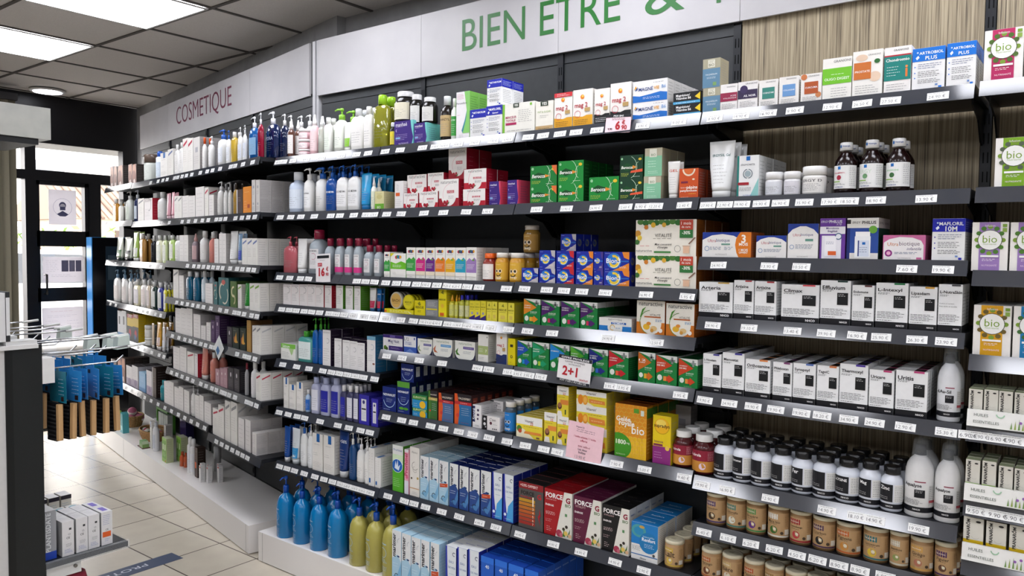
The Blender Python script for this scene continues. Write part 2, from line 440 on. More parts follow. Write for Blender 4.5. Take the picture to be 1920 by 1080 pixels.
box('minceur', '#e9e7de', 'wide white slimming carton, magenta lettering', [('R', 0, 0, .07, 1, '#7aba38'), ('T', 'MINCEUR', .27, .55, .34, '#a82858', .02), ('T', 'TOTALE', .26, .44, .3, '#a82858', .02), ('R', .1, .29, .44, .37, '#a82858'), ('R', .34, .86, .52, 1, '#2a3a2a'), ('T', 'YES', .43, .93, .12, '#f0f0e8', .02),
    ('F', .5, .35, .92, .78, 7, '#777777'), ('F', .14, .06, .9, .14, 1, '#666666'), ('R', .86, .88, .92, .96, '#7aba38')])
box('fatsugar', '#e8e5da', 'white carton with kraft base', [('R', 0, 0, 1, .16, '#bfa070'), ('R', .28, .84, .72, 1, '#2a3a2a'), ('T', 'YES', .5, .92, .3, '#f0f0e8', .02), ('T', 'FAT & SUGAR', .5, .64, .74, '#8aa858'), ('F', .25, .42, .75, .54, 2, '#777777'), ('F', .15, .04, .85, .1, 1, '#5a4a30')])
box('percuta', '#eae8ea', 'tall white carton, green curve', [('P', [(.62, 1), (1, 1), (1, .12), (.5, .12), (.72, .4), (.8, .6)], '#86c86a'), ('P', [(.42, .18), (.5, .12), (.74, .4), (.82, .62), (.66, .4)], '#3a8a9a'), ('T', 'Percutaféine', .42, .76, .78, '#3a3a4a'), ('F', .08, .84, .6, .96, 4, '#c86a8a'), ('F', .1, .5, .4, .52, 1, '#c86a8a'), ('F', .25, .03, .6, .1, 2, G)], side='#7aba52', r=[('F', .1, .3, .9, .92, 12, '#3a6a30')])
def manh(n, c, look):
    box(n, '#3a1f7a', look, [('P', [(.86, 1), (1, 1), (1, 0), (.92, 0), (1, .3), (.9, .7)], c), ('T', 'manhaé', .38, .86, .6, '#eae6f6', .01), ('F', .1, .74, .5, .78, 1, '#b8a8dc'), ('A', .14, .62, .03, .05, 90, 270, '#d8d0f0'),
        ('F', .08, .2, .7, .48, 4, '#b8a8dc'), ('R', .08, .27, .32, .34, '#8ab8e0'), ('T', 'NUTRISANTÉ', .5, .08, .5, '#d8d0f0')], side=c, r=[('F', .15, .2, .8, .8, 6, '#555577')], t='#4a3488')
manh('manhteal', '#78ccc8', 'purple carton with aqua side'); manh('manhred', '#d84a66', 'purple carton with coral side')
def natur(n, side, txt, look, wide=0):
    box(n, '#ece8e4', look, [('R', 0, 0, 1, .32, side), ('C', .5, .4, .38 if not wide else .3, '#ece8e4', 1.0), ('R', 0, .55, 1, 1, '#ece8e4'), ('T', 'naturactive', .5, .9, .82 if not wide else .6, '#6a6a68'), ('A', .62, .45, .4, .415, 100, 200, '#e0a8b0'),
        ('R', .42, .5, .78, .6, '#b8404c'), ('T', txt, .6, .55, .3, '#f4e4e4', .01), ('C', .3, .18, .07, '#a01c2c'), ('C', .4, .12, .07, '#8c1824'), ('C', .44, .2, .06, '#b83040'), ('P', [(.44, .14), (.56, .2), (.5, .1)], '#3e6a30'),
        ('F', .5, .3, .78, .42, 3, G)], side='#a81a30', t='#ddd8d2', r=[('F', .2, .1, .6, .8, 5, '#d88a94')])
natur('crancap', '#b41c30', 'GELULES', 'white cranberry carton, red base'); natur('cranstick', '#9c1a2c', 'STICKS', 'tall white cranberry carton, red base'); natur('cranwide', '#b41c30', 'GELULES', 'wide white cranberry carton, red side', 1)
def bero(n, b, look, w=0):
    box(n, b, look, [('A', .28, .5, .46, .475, -62, 62, '#cfe8cf'), ('P', [(.04, .5), (.3, .68), (.62, .54), (.62, .46), (.3, .34)], '#0a4a1e'), ('P', [(.56, .58), (.76, .5), (.56, .42)], '#e08a2a'), ('T', 'Berocca', .31, .5, .5, '#f2f6ee', .02, 0, .3, .2),
        ('A', .92, .5, .22, .235, 120, 240, '#bfe0bf'), ('C', .88, .82, .07, '#e0c030', .7), ('F', .06, .12, .45, .28, 3, '#c8d850'), ('C', .09, .86, .045, '#9ad0a0'), ('F', .6, .08, .9, .14, 1, '#e6f0e0')],
        side='#0c4a1c', t='#0e5a24', r=[('F', .2, .1, .8, .9, 5, '#5a9a5c')])
bero('berocca', '#168a36', 'green vitamin carton, white lettering'); bero('beroccao', '#167c34', 'green vitamin carton, orange corner')
D['beroccao']['f'] += [('P', [(.8, 1), (1, 1), (1, .5), (.9, .7)], '#e0703a')]
bero('boost', '#0a3a22', 'dark green energy vitamin carton')
D['boost']['f'] += [('P', [(.5, .35), (1, .42), (1, .3), (.46, .26)], '#e05a38')]
box('pepins', '#c8501e', 'orange grapefruit seed carton', [('A', .5, .98, .26, .34, 180, 360, '#ecd8c0'), ('C', .5, .98, .25, '#d86a30'), ('R', .1, .52, .46, .58, '#7a2440'), ('C', .75, .64, .07, '#ecd8c0', .6), ('T', 'pépins', .68, .36, .56, '#f6efe6', .02), ('T', 'pamplemousse', .5, .26, .88, '#f6efe6', .02), ('T', 'Extrait de', .24, .37, .3, '#f6efe6'), ('F', .5, .14, .9, .18, 1, '#f4d040'), ('T', 'NUTRISANTÉ', .3, .05, .4, '#f0d0b8')], side='#8c3014', t='#a04018')
box('ergycartil', '#e8e9e9', 'white carton with teal edge', [('R', 0, 0, .09, 1, '#1e7a72'), ('P', [(.6, 0), (1, 0), (1, .45)], '#8cc4c0'), ('R', .42, .88, .6, .98, '#1a6ab8'), ('T', 'ERGYCARTIL', .5, .78, .66, '#4a4a52', 0, 0, .06, .2), ('A', .5, .56, .19, .22, 100, 260, '#2a4a5a'), ('A', .5, .56, .19, .22, -80, 80, '#2a4a5a'), ('C', .5, .56, .14, '#9aaab0'),
    ('R', .05, .29, .56, .355, '#9a1c28'), ('F', .12, .14, .7, .24, 3, '#555555'), ('T', 'NUTERGIA', .5, .04, .4, '#6a7ab8')])
def ultra(n, c, look, extra=None, tx='#3a3a78', wide=0):
    e = extra or []
    box(n, c, look, [('P', [(0, 0), (1, 0), (1, .7), (.85, .84), (.6, .93), (.4, .93), (.15, .84), (0, .7)], '#e9e7e4'), ('T', 'Ultra', .3, .68, .26, '#b84a5a'), ('T', 'biotique', .63, .68, .4, tx), ('R', .58, .5, .84, .57, '#6a9a8a'),
        ('A', .14, .34, .06, .075, 0, 360, '#4a7ab0'), ('F', .26, .28, .85, .42, 4, '#5a6a8a'), ('T', 'NUTRISANTÉ', .5, .07, .36, '#a8a4a0')] + e, side='#c8c4c0')
ultra('ultrab', '#1c3a94', 'white and blue probiotic carton')
ultra('ultrag', '#1c3a94', 'tall white probiotic carton, blue arch')
D['ultra3'] = None
box('ultra3', '#1c3a94', 'wide blue, white and orange probiotic carton', [('P', [(0, 0), (.8, 0), (.8, .7), (.65, .86), (.42, .93), (.2, .88), (0, .7)], '#e9e7e4'), ('P', [(.76, 0), (1, 0), (1, 1), (.78, 1), (.7, .75), (.68, .5), (.71, .2)], '#dc7a1e'), ('T', 'Ultra', .2, .67, .17, '#b84a5a'), ('T', 'biotique', .43, .67, .28, '#3a3a78'),
    ('T', '3', .85, .74, .09, '#f6f0e6', .03), ('T', 'MOIS', .85, .53, .18, '#f6f0e6', .02), ('T', '1 MOIS', .85, .31, .18, '#f6f0e6', .02), ('T', 'OFFERT', .85, .21, .18, '#f6f0e6', .02), ('R', .4, .5, .58, .56, '#6a9a8a'), ('A', .1, .36, .04, .05, 0, 360, '#4a7ab0'), ('F', .16, .3, .42, .44, 3, '#5a6a8a'), ('F', .46, .3, .64, .44, 3, '#5a6a8a'), ('T', 'NUTRISANTÉ', .4, .14, .24, '#a8a4a0')], side='#b8602a')
box('ultrai', '#c86a9a', 'pink and white probiotic carton', [('P', [(.02, 0), (.96, 0), (.96, .6), (.9, .78), (.7, .9), (.4, .93), (.15, .84), (.02, .7)], '#eae6e6'), ('T', 'Ultra', .24, .64, .26, '#c8702a'), ('T', 'biotique', .63, .64, .48, '#6a5a6a'), ('T', 'infantile', .74, .46, .34, '#4a3a6a', 0, 0, .2, .3), ('C', .14, .28, .09, '#8a2a7a'), ('C', .14, .28, .05, '#e8a8c8'), ('F', .28, .24, .84, .34, 2, '#5a6a8a'), ('T', 'NUTRISANTÉ', .52, .09, .3, '#a8a4a0'), ('R', .8, .04, .92, .12, '#c86a9a')], side='#a84a7a')
box('ergyatb', '#6a3a9a', 'violet and white bottle print carton', [('R', 0, .62, 1, .8, '#eae8ee'), ('R', .08, .0, .85, .58, '#e4e2ea'), ('T', 'ERGY', .2, .92, .32, '#f0ecf8', 0, 0, .08, .2), ('T', 'PHILUS', .62, .92, .5, '#f0ecf8', .02, 0, .08), ('T', 'ATB', .74, .85, .2, '#e0d8f0', 0, 0, .06, .2), ('T', 'Microbiote', .5, .76, .5, '#4a2a7a', .01), ('T', 'fragilisé', .5, .68, .38, '#4a2a7a', .01), ('C', .74, .56, .14, '#4a6a8a'), ('C', .74, .56, .1, '#e8eaf0'), ('R', .2, .08, .66, .56, '#f0eff4'), ('F', .26, .36, .6, .44, 2, '#6a6a9a'), ('R', .34, .1, .66, .2, '#d8602a')], r=[('F', .2, .2, .8, .8, 7, '#c8b8e0')])
box('ergyph', '#274a98', 'blue and white carton with jar picture', [('R', 0, .76, 1, 1, '#e9e7e2'), ('R', 0, 0, .1, .76, '#1c2a6c'), ('R', .1, 0, 1, .16, '#dedcd8'), ('R', 0, .86, .12, .96, '#222222'), ('T', 'ERGY', .3, .89, .26, '#2a2a2c', 0, 0, .08, .2), ('T', 'PHILUS', .7, .89, .44, '#2a2a2c', .02, 0, .08), ('C', .83, .72, .13, '#6aa83a'), ('R', .26, .05, .76, .56, '#eef0f2'), ('R', .28, .56, .74, .67, '#f6f6f6'), ('R', .36, .08, .72, .46, '#d4dcea'), ('R', .36, .08, .4, .46, '#2a3a7a'), ('R', .5, .36, .6, .42, '#1a6ab8'), ('F', .42, .16, .68, .32, 3, '#5a6a8a')], side='#24483a', r=[('R', 0, .76, 1, 1, '#d8d6d0'), ('T', 'ERGYPHILUS', .5, .88, .8, '#333333')])
def pedia(n, c, look):
    box(n, '#eae8e2', look, [('P', [(0, .24), (1, .24), (1, .62), (.8, .7), (.55, .62), (.3, .68), (0, .58)], c), ('C', .3, .87, .12, '#c83a4a'), ('C', .44, .88, .12, '#3a8a4a'), ('C', .58, .87, .12, '#2a6ab0'), ('C', .72, .88, .11, '#e0a020'), ('T', 'Kid', .5, .875, .4, '#3a2a5a', .03), ('F', .15, .76, .85, .8, 1, '#666666'),
        ('C', .7, .62, .14, '#6aa83a', .4), ('F', .1, .34, .85, .5, 4, '#f0f0ea'), ('R', 0, .12, 1, .24, '#e4d8c0' if n > 'pedia_o' else '#e8e6e0'), ('F', .4, .03, .7, .08, 1, '#777777')])
pedia('pedia_green', '#3a9a44', 'slim white carton, green wave'); pedia('pedia_pink', '#c82a80', 'slim white carton, pink wave'); pedia('pedia_violet', '#6a2880', 'slim white carton, violet wave')
pedia('pedia_orange', '#e07a22', 'slim white carton, orange wave'); pedia('pedia_yellow', '#e0a81c', 'slim white carton, yellow wave'); pedia('pedia_blue', '#2a9ab8', 'slim white carton, turquoise wave'); pedia('pedia_lilac', '#9a7ab4', 'slim white carton, lilac wave')
box('pedia_wide', '#eae8e2', 'wide white carton with lime wave', [('P', [(0, .36), (1, .36), (1, .6), (.7, .68), (.35, .58), (0, .66)], '#6ab82a'), ('P', [(0, 1), (.25, 1), (0, .85)], '#e0d820'), ('C', .38, .84, .08, '#c83a4a'), ('C', .47, .86, .08, '#3a8a4a'), ('C', .56, .85, .08, '#2a6ab0'), ('C', .65, .85, .07, '#e0a020'), ('F', .15, .42, .85, .54, 3, '#eef6e0'), ('F', .15, .14, .4, .24, 2, G)], side='#5aa82a')
def bion(n, c, look):
    box(n, '#182a9a', look, [('P', [(.35, 0), (1, .42), (1, 0)], c), ('P', [(.72, 1), (1, 1), (1, .6), (.8, .7)], c), ('C', .4, .52, .29, '#2a78c8', .95), ('A', .4, .52, .13, .21, -160, 110, '#e8c838'), ('A', .4, .52, .21, .24, -130, 40, '#f0e8c0'), ('R', .2, .47, .98, .54, '#2a6ac0'), ('T', 'Bion3', .38, .53, .56, '#eef2f8', .02, 0, .26),
        ('F', .06, .9, .28, .94, 1, '#d0d8f0'), ('F', .62, .14, .95, .24, 2, '#f4e8e0'), ('F', .06, .06, .25, .09, 1, '#d0d8f0')], t='#141e78', r=[('C', .45, .5, .3, '#4a5a9a'), ('A', .45, .5, .15, .24, -160, 110, '#8a8a6a')])
bion('bion_grey', '#b8b4b8', 'blue vitamin carton, grey corner'); bion('bion_red', '#c02830', 'blue vitamin carton, red corner'); bion('bion_orange', '#e0852a', 'blue vitamin carton, orange corner'); bion('bion_violet', '#4a3a8a', 'blue vitamin carton, violet corner')
box('vitabig', '#ebe6da', 'large wide fruit print carton', [('C', .08+.09*i, .95-.03*(i % 2), .055, '#2f6a2c' if i % 2 else '#4a7a34', .8) for i in range(8)] + [('C', .3, .86, .04, '#e0b030'), ('C', .18, .8, .035, '#c87a28'), ('C', .48, .86, .035, '#d8a838'), ('C', .04, .62, .05, '#c08a30'), ('C', .07, .5, .04, '#e0c040'), ('C', .03, .38, .04, '#3a6a30'),
    ('T', 'VITALITÉ', .47, .58, .28, '#3a3830'), ('F', .3, .46, .66, .5, 1, '#6a6450'), ('T', 'Mon concentré', .47, .32, .28, '#2f2a26', .01, 0, .1, .25), ('T', "d'énergie", .46, .23, .17, '#2f2a26', .01, 0, .1, .25), ('R', .32, .08, .6, .13, '#3a7a3a'), ('T', 'naturactive', .15, .14, .27, '#6a6a66'), ('F', .08, .25, .28, .3, 1, '#c84a4a'),
    ('R', .74, .72, .95, .99, '#b8402c'), ('T', '1 mois', .84, .9, .16, '#f4e8e0', .01), ('T', 'de cure', .84, .8, .14, '#f4e8e0', .01), ('R', .74, .5, .95, .72, '#2f7038'), ('T', '-30%', .845, .64, .13, '#f0f4ea', .02), ('R', .8, .08, .9, .28, '#e0b89a'), ('R', .79, .26, .91, .29, '#c8a890'), ('A', .71, .2, .045, .052, 0, 360, '#7a7a70'),
    ('P', [(.88, .34), (.98, .52), (1, .5), (.9, .32)], '#8a6a5a')], side='#94541c', t='#c8b080', r=[('F', .1, .1, .9, .9, 8, '#6a3c14')])
box('vitasach', '#ebe7dc', 'white and orange ginger vitamin carton', [('R', 0, 0, 1, .36, '#cc7420'), ('C', .52, .34, .37, '#ebe7dc', 1.0), ('T', 'naturactive', .5, .91, .84, '#6a6a68', .01), ('A', .5, .36, .37, .39, 95, 250, '#5a8a3a'), ('P', [(.12, .5), (.2, .74), (.34, .82), (.24, .68), (.17, .5)], '#4a8a30'), ('P', [(.2, .62), (.4, .78), (.26, .66)], '#5a9a3a'),
    ('T', 'VITALITÉ', .66, .59, .38, '#5a5a54'), ('R', .28, .5, .86, .54, '#b8602c'), ('C', .36, .22, .12, '#e0b030', .8), ('C', .44, .32, .08, '#d88a30', .7), ('C', .62, .18, .12, '#d8b880', .7), ('C', .56, .12, .06, '#c8903a'), ('C', .86, .13, .07, '#f0ece4'), ('F', .68, .38, .92, .46, 3, '#4a8ac0')], side='#a85a18', t='#c8b898')
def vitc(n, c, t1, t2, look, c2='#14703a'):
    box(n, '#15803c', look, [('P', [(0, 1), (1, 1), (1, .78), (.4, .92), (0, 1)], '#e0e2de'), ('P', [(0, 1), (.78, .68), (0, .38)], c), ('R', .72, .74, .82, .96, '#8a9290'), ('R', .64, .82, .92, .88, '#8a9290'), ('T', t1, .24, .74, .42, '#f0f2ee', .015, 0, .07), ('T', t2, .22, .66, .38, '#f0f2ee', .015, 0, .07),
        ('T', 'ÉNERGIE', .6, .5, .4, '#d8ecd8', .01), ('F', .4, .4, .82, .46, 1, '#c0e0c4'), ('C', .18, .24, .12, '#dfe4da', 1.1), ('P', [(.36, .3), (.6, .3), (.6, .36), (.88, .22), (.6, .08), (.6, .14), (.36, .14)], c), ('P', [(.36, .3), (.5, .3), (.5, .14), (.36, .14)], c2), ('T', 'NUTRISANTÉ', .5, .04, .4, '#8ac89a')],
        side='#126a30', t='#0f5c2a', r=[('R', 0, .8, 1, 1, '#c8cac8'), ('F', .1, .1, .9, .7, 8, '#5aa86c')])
vitc('vc_orange', '#e08a22', 'VITAMINE C', 'ÉCHINACÉE', 'green vitamin carton, orange triangle', '#e0b030'); vitc('vc_purple', '#4a1c66', 'VITAMINE C', 'GINSENG', 'green vitamin carton, purple triangle', '#c02850'); vitc('vc_blue', '#1a50b0', 'MAGNÉSIUM', 'VITAMINES', 'green vitamin carton, blue triangle', '#1a8ac8')
vitc('vc_teal', '#1a9a68', 'VITAMINE C', 'CALCIUM', 'green vitamin carton, teal triangle', '#a0c83a'); vitc('vc_sky', '#1e88d4', 'VITAMINE D', '', 'green vitamin carton, sky blue triangle'); vitc('vc_lime', '#5ab030', 'VITAMINE C', 'ACÉROLA', 'green vitamin carton, lime triangle')
vitc('vc_navy', '#1c2880', 'VITAMINE C', '& MIEL', 'green vitamin carton, navy triangle', '#3a6ac8'); vitc('vc_red', '#c4202c', 'VITAMINE C', 'GUARANA', 'green vitamin carton, red triangle', '#e0603a'); vitc('vc_twelve', '#cc6a1c', '12', 'VITAMINES', 'green vitamin carton, copper triangle', '#e0b030'); vitc('vc_rust', '#cc4420', 'VITAMINE C', '500 MG', 'green vitamin carton, orange-red triangle', '#e08a3a')
box('ysomega', '#e6e6e2', 'wide white carton, blue base corners', [('P', [(0, 0), (.3, 0), (.3, .4), (0, .4)], '#1e78c4'), ('P', [(.72, 0), (1, 0), (1, .4), (.72, .4)], '#1e78c4'), ('T', 'naturactive', .5, .88, .42, '#7a7a74'), ('C', .5, .3, .23, '#e6e6e2', .9), ('R', .38, .52, .84, .68, '#1a5aa8'), ('T', 'YSOMEGA', .6, .6, .38, '#e8eef6', .02), ('A', .42, .28, .06, .08, 0, 300, '#d8b050'), ('F', .52, .2, .7, .3, 2, '#4a8ac0')])
box('magnuit', '#e6e4e6', 'white carton with violet bands', [('R', 0, .8, 1, 1, '#3a2472'), ('R', .3, .0, 1, .3, '#3a2472'), ('T', 'Mag Nuit', .55, .58, .56, '#3a3470', .01), ('R', .36, .84, .62, .97, '#6a5aa0'), ('C', .12, .16, .08, '#5a7a2a'), ('C', .2, .1, .06, '#3a5a20'), ('F', .4, .1, .9, .22, 2, '#c0b0dc'), ('F', .3, .4, .8, .46, 1, G)], side='#2c2468', t='#2a2440')
box('l72', '#3a5ab0', 'blue carton with white label', [('R', .02, .34, .96, .98, '#e6e6ea'), ('T', 'L72', .22, .8, .34, '#3a3a4a'), ('T', 'TROUBLES', .36, .6, .5, '#2a4aa0', .01), ('T', 'DU SOMMEIL', .38, .5, .54, '#2a4aa0', .01), ('R', .8, .78, .88, .92, '#2a4aa0'), ('P', [(.1, .0), (.5, .24), (.9, 0)], '#6a8ad0')], side='#26409a', t='#223a88')
def natoval(n, c, look, fl):
    box(n, '#2c2a44', look, [('C', .48, .52, .5, '#e8e9e2', 1.0), ('R', 0, .55, .98, 1, '#e8e9e2'), ('T', 'naturactive', .5, .86, .62, '#8a9a84'), ('R', .4, .56, .92, .7, c), ('F', .45, .6, .86, .66, 1, '#e6e6ee'), ('F', .4, .3, .8, .46, 3, '#6a7a8a'), ('P', [(.02, .4), (.16, .62), (.12, .36), (.26, .2), (.08, .22)], fl)], side='#c8c8c0', t='#2e2c3a')
natoval('oval_a', '#5a5494', 'white rounded print carton, violet band', '#8aa070'); natoval('oval_b', '#5a9acc', 'white rounded print carton, blue band', '#b86a4a'); natoval('oval_c', '#5a4a90', 'white rounded print carton, leafy corner', '#4a7a34')
box('seven', '#e6e5e0', 'white carton with pale green band', [('R', 0, .26, 1, .58, '#a8b878'), ('T', '7', .8, .4, .14, '#eef2e4', .02), ('F', .1, .34, .6, .5, 3, '#eef2e4'), ('F', .1, .08, .7, .18, 2, G), ('R', .86, .88, .93, .93, '#3a4a3a')], r=[('R', 0, .1, .5, .8, '#d8d8d0'), ('F', .1, .15, .45, .75, 8, G), ('R', .6, .04, .95, .09, '#333333')])
box('yellowslim', '#e2d212', 'slim yellow carton', [('R', .3, .68, .7, .78, '#2a2a20'), ('A', .5, .32, .1, .17, 0, 360, '#3a3620'), ('F', .3, .08, .6, .14, 1, '#4a4420')])
def nova(n, b, look, g=0):
    box(n, b, look, ([('R', 0, .82, 1, 1, '#5a9a3a'), ('C', .35, .16, .2, '#5aa030', .4), ('C', .7, .16, .2, '#4a9028', .4)] if g else []) + [('A', .5, .5, .4, .43, 190, 350, '#b8d4ec'), ('C', .52, .66, .36, '#1c2c6a', .5), ('T', 'NOVANUIT', .5, .68, .88, '#eef2f6', .02), ('F', .3, .36, .8, .54, 3, '#b8c8e4'), ('F', .1, .05, .6, .08, 1, '#d8e0f0')], side='#101c4a', t='#142050', r=[('R', .3, .3, .8, .85, '#c8ccd0'), ('F', .35, .35, .75, .8, 5, '#222222')])
nova('novanuit', '#1a2c74', 'navy sleep aid carton, white lettering'); nova('novagreen', '#1a2c74', 'navy carton with green top', 1)
box('euphy', '#2a8ac0', 'flat blue and green herbal carton', [('R', 0, .62, 1, 1, '#2f7a34'), ('T', 'EUPHYTOSE', .5, .8, .84, '#e0e8b0', .01), ('C', .7, .3, .2, '#e8b828', .9), ('F', .1, .1, .4, .4, 2, '#e0ecf4')], side='#2a6a34', t='#2f7038')
def valdi(n, b, look, g):
    box(n, '#2a2428', look, [('R', .0, 0, 1, .66, b), ('P', [(0, 1), (.16, 1), (.3, .5), (.22, 0), (0, 0)], g), ('R', 0, .66, 1, .76, '#b82c30' if g != '#4a7a30' else '#b8a860'), ('T', 'VALDISPERT', .58, .86, .72, '#e8dccc', .01), ('C', .2, .3, .09, '#c84038'), ('F', .42, .3, .9, .58, 4, '#c8d0dc'), ('F', .4, .05, .9, .1, 1, '#a83028'), ('F', .34, .69, .9, .73, 1, '#f0e0d8')],
        side='#3a1c1c', t='#2c1a1a', r=[('R', .2, .1, .8, .9, '#8a3a28'), ('F', .25, .15, .75, .85, 7, '#e8b8a0')])
valdi('valdi_green', '#3a6a34', 'green and black sleep carton', '#4a7a30'); valdi('valdi_red', '#4a6a94', 'orange, red and blue carton', '#d85a28'); valdi('valdi_blue', '#2c6a9c', 'orange and blue carton', '#d85a28')
box('flatred', '#b03c28', 'flat orange-red carton lying down', [('R', 0, .2, .55, .9, '#c8482c'), ('F', .08, .3, .5, .8, 3, '#e8c0a8'), ('F', .6, .3, .9, .8, 3, '#6a1c10')], t='#a02c20')
box('santa', '#e8e6e6', 'white carton, navy strip and sketch', [('R', 0, .25, .3, .95, '#1a2450'), ('T', 'Santé', .15, .6, .5, '#e8e8f0', .01, 90), ('C', .65, .78, .12, '#3a2a4a'), ('C', .65, .58, .14, '#4a3a5a', .8), ('C', .62, .4, .1, '#3a2a4a'), ('F', .3, .06, .8, .14, 2, G)], t='#e0dedc')
box('czen', '#e6e2e0', 'white carton with black spotted strip', [('R', 0, 0, .28, 1, '#18181c'), ('C', .14, .75, .06, '#c8c8cc'), ('C', .14, .4, .07, '#d8d8dc'), ('C', .2, .2, .04, '#b8b8bc'), ('T', "C'zen", .6, .78, .36, '#2a2426', 0), ('C', .5, .52, .07, '#5a2a3a'), ('F', .62, .4, .92, .5, 1, G), ('C', .62, .14, .03, K), ('C', .72, .14, .03, K), ('C', .82, .14, .03, K)], t='#d4d2d0')
box('vm_wide', '#e9dfa0', 'wide yellow and white vitamin carton', [('R', 0, .62, 1, 1, '#eceae4'), ('P', [(0, 0), (1, 0), (1, .62), (0, .62)], '#e4cf38'), ('P', [(.0, .0), (.7, 0), (.3, .4), (0, .5)], '#ece6c8'), ('T', "Vitamin'", .5, .8, .34, '#3a2a2a', .01), ('T', '22', .6, .68, .12, '#c8502c', .02), ('F', .28, .5, .9, .56, 1, '#7a5a20'), ('P', [(.3, .2), (.34, .32), (.95, .32), (.99, .2)], '#e08a3a'), ('C', .12, .4, .1, '#4a7a2a'), ('C', .15, .3, .07, '#b84a2a'), ('R', .78, .04, .9, .12, '#7a5a3a')], side='#ddc62c', t='#ddc84a')
box('vm_face', '#e9dfa0', 'slim yellow vitamin carton, portrait print', [('R', 0, .72, 1, 1, '#eceae4'), ('R', 0, 0, 1, .72, '#e4cf38'), ('T', "Vitamin'", .5, .86, .66, '#3a2a2a', .01), ('T', '22', .62, .76, .24, '#c8502c', .02), ('F', .1, .62, .9, .66, 1, '#7a5a20'), ('R', .3, .4, 1, .56, '#e08a3a'), ('C', .25, .34, .19, '#5a3424', 1.3), ('C', .25, .38, .15, '#a06a4a', 1.2), ('P', [(0, 0), (.5, 0), (.4, .18), (.1, .18)], '#e8e4dc'), ('R', .7, .08, .8, .24, '#2a4a2a')], side='#ddc62c', t='#d8c440')
box('vm_orange', '#e9dfa0', 'flat wide yellow carton, orange slices', [('R', 0, .66, 1, 1, '#eceae4'), ('R', 0, 0, 1, .66, '#e4cf38'), ('P', [(0, 0), (.6, 0), (.3, .3), (0, .4)], '#ece6c8'), ('T', "Vitamin'", .5, .84, .34, '#3a2a2a', .01), ('C', .14, .36, .09, '#e0851c', 1.6), ('C', .3, .36, .09, '#e89a2c', 1.6), ('C', .3, .36, .06, '#f0b850', 1.6), ('P', [(.44, .2), (.42, .48), (.95, .42), (.97, .18)], '#e08a3a'), ('F', .5, .26, .9, .36, 1, '#f6e0b8'), ('F', .4, .56, .9, .6, 1, '#7a5a20')], side='#dccb3a', t='#dcc840')
box('gelee', '#e0921c', 'large orange honeycomb royal jelly carton', [('R', 0, 0, 1, .4, '#e6b622')] + [('A', .07+.145*(i % 7)+(.07 if (i//7) % 2 else 0), .06+.075*(i//7), .07, .082, 30, 390, '#eab84a') for i in range(91)] +
    [('C', .12, .2, .42, '#3f9022', .9), ('T', '1800', .2, .28, .32, '#eef4e0', .02), ('T', 'mg', .43, .26, .1, '#eef4e0'), ('T', 'Gelée', .27, .72, .46, '#fbf6ea', .025), ('T', 'royale', .38, .63, .5, '#fbf6ea', .025), ('T', 'bio', .74, .54, .4, '#fbf6ea', .01), ('R', .6, .86, .76, .94, '#5a9a2c'), ('R', .82, .82, .92, .92, '#dfe8d8'), ('T', 'NUTRISANTÉ', .2, .05, .3, '#cfe6b8')],
    side='#b87a18', t='#8c4418', r=[('F', .1, .1, .9, .7, 9, '#f0d890'), ('R', 0, .78, 1, .96, '#4a7a28')])
D['gelee']['f'] = [o for o in D['gelee']['f'] if not (o[0] == 'A' and (o[1] > .95 or o[2] > .97))]
box('supra', '#8a2a7a', 'yellow and purple vitamin carton', [('R', 0, .36, 1, 1, '#e6c818'), ('C', .5, .78, .42, '#caa010'), ('C', .5, .79, .39, '#f0b820'), ('C', .46, .84, .28, '#f6d860', .7), ('T', 'supradyn', .5, .78, .86, '#3a2410', .02), ('T', 'Intensia', .34, .46, .5, '#5a2a4a', .01), ('R', .05, .37, .56, .41, '#7a2050'), ('C', .82, .34, .12, '#e8c050'), ('F', .1, .1, .6, .26, 3, '#d0a0c8')], side='#c8b414', t='#d8c41c')
def marimer(n, base, wave, look, sticker=0, top='#a8c8d8'):
    f = [('P', [(0, 0), (1, 0), (1, .42), (.6, .55), (.3, .5), (0, .46)], base), ('P', [(.1, .12), (.6, .18), (1, .42), (1, .2), (.7, .05)], wave), ('T', 'marimer', .22, .72, .44, '#20222a', .025, 90), ('A', .9, .8, .28, .32, 110, 200, '#a8aeb4'), ('C', .7, .52, .14, '#1c3c6c', .5), ('F', .1, .3, .8, .4, 2, '#e4eef4'), ('A', .5, .14, .16, .22, 30, 250, '#26384e')]
    if sticker: f += [('P', [(.1, .38), (.95, .42), (.95, .5), (.1, .47)], '#c8502a'), ('F', .2, .42, .8, .46, 1, '#f4dcd0')]
    box(n, '#e4e6e6', look, f, side=base if top != '#1c2c6c' else '#16246a', t=top, r=[('F', .1, .1, .9, .9, 14, '#dce8ee' if top != '#1c2c6c' else '#4a5a9a')])
marimer('mar_light', '#a8cce0', '#7ab0d4', 'pale blue sea spray carton'); marimer('mar_sticker', '#a8cce0', '#7ab0d4', 'pale blue sea spray carton, orange flash', 1)
marimer('mar_navy', '#2a4a8a', '#4a80b8', 'navy sea spray carton', 0, '#1c2c6c'); marimer('mar_navyst', '#2a4a8a', '#4a80b8', 'navy sea spray carton, orange flash', 1, '#1c2c6c')
box('eaudemer', '#2a3aa8', 'blue and white sea water carton', [('P', [(.14, 1), (1, 1), (1, .02), (.35, .2), (.2, .5)], '#e0e6ea'), ('P', [(1, .5), (.5, .34), (.3, .02), (1, .02)], '#4aa0dc'), ('A', .8, .88, .1, .15, 40, 300, '#3a4460'), ('T', 'EAU', .55, .74, .44, '#2a5a9a'), ('T', 'DE MER', .6, .64, .68, '#2a5a9a'), ('F', .35, .5, .9, .56, 1, '#6a8ab0'), ('C', .2, .16, .12, '#dce8f4'), ('F', .2, .05, .9, .09, 1, '#dce8f4')], side='#202c8c', t='#d6d8d8')
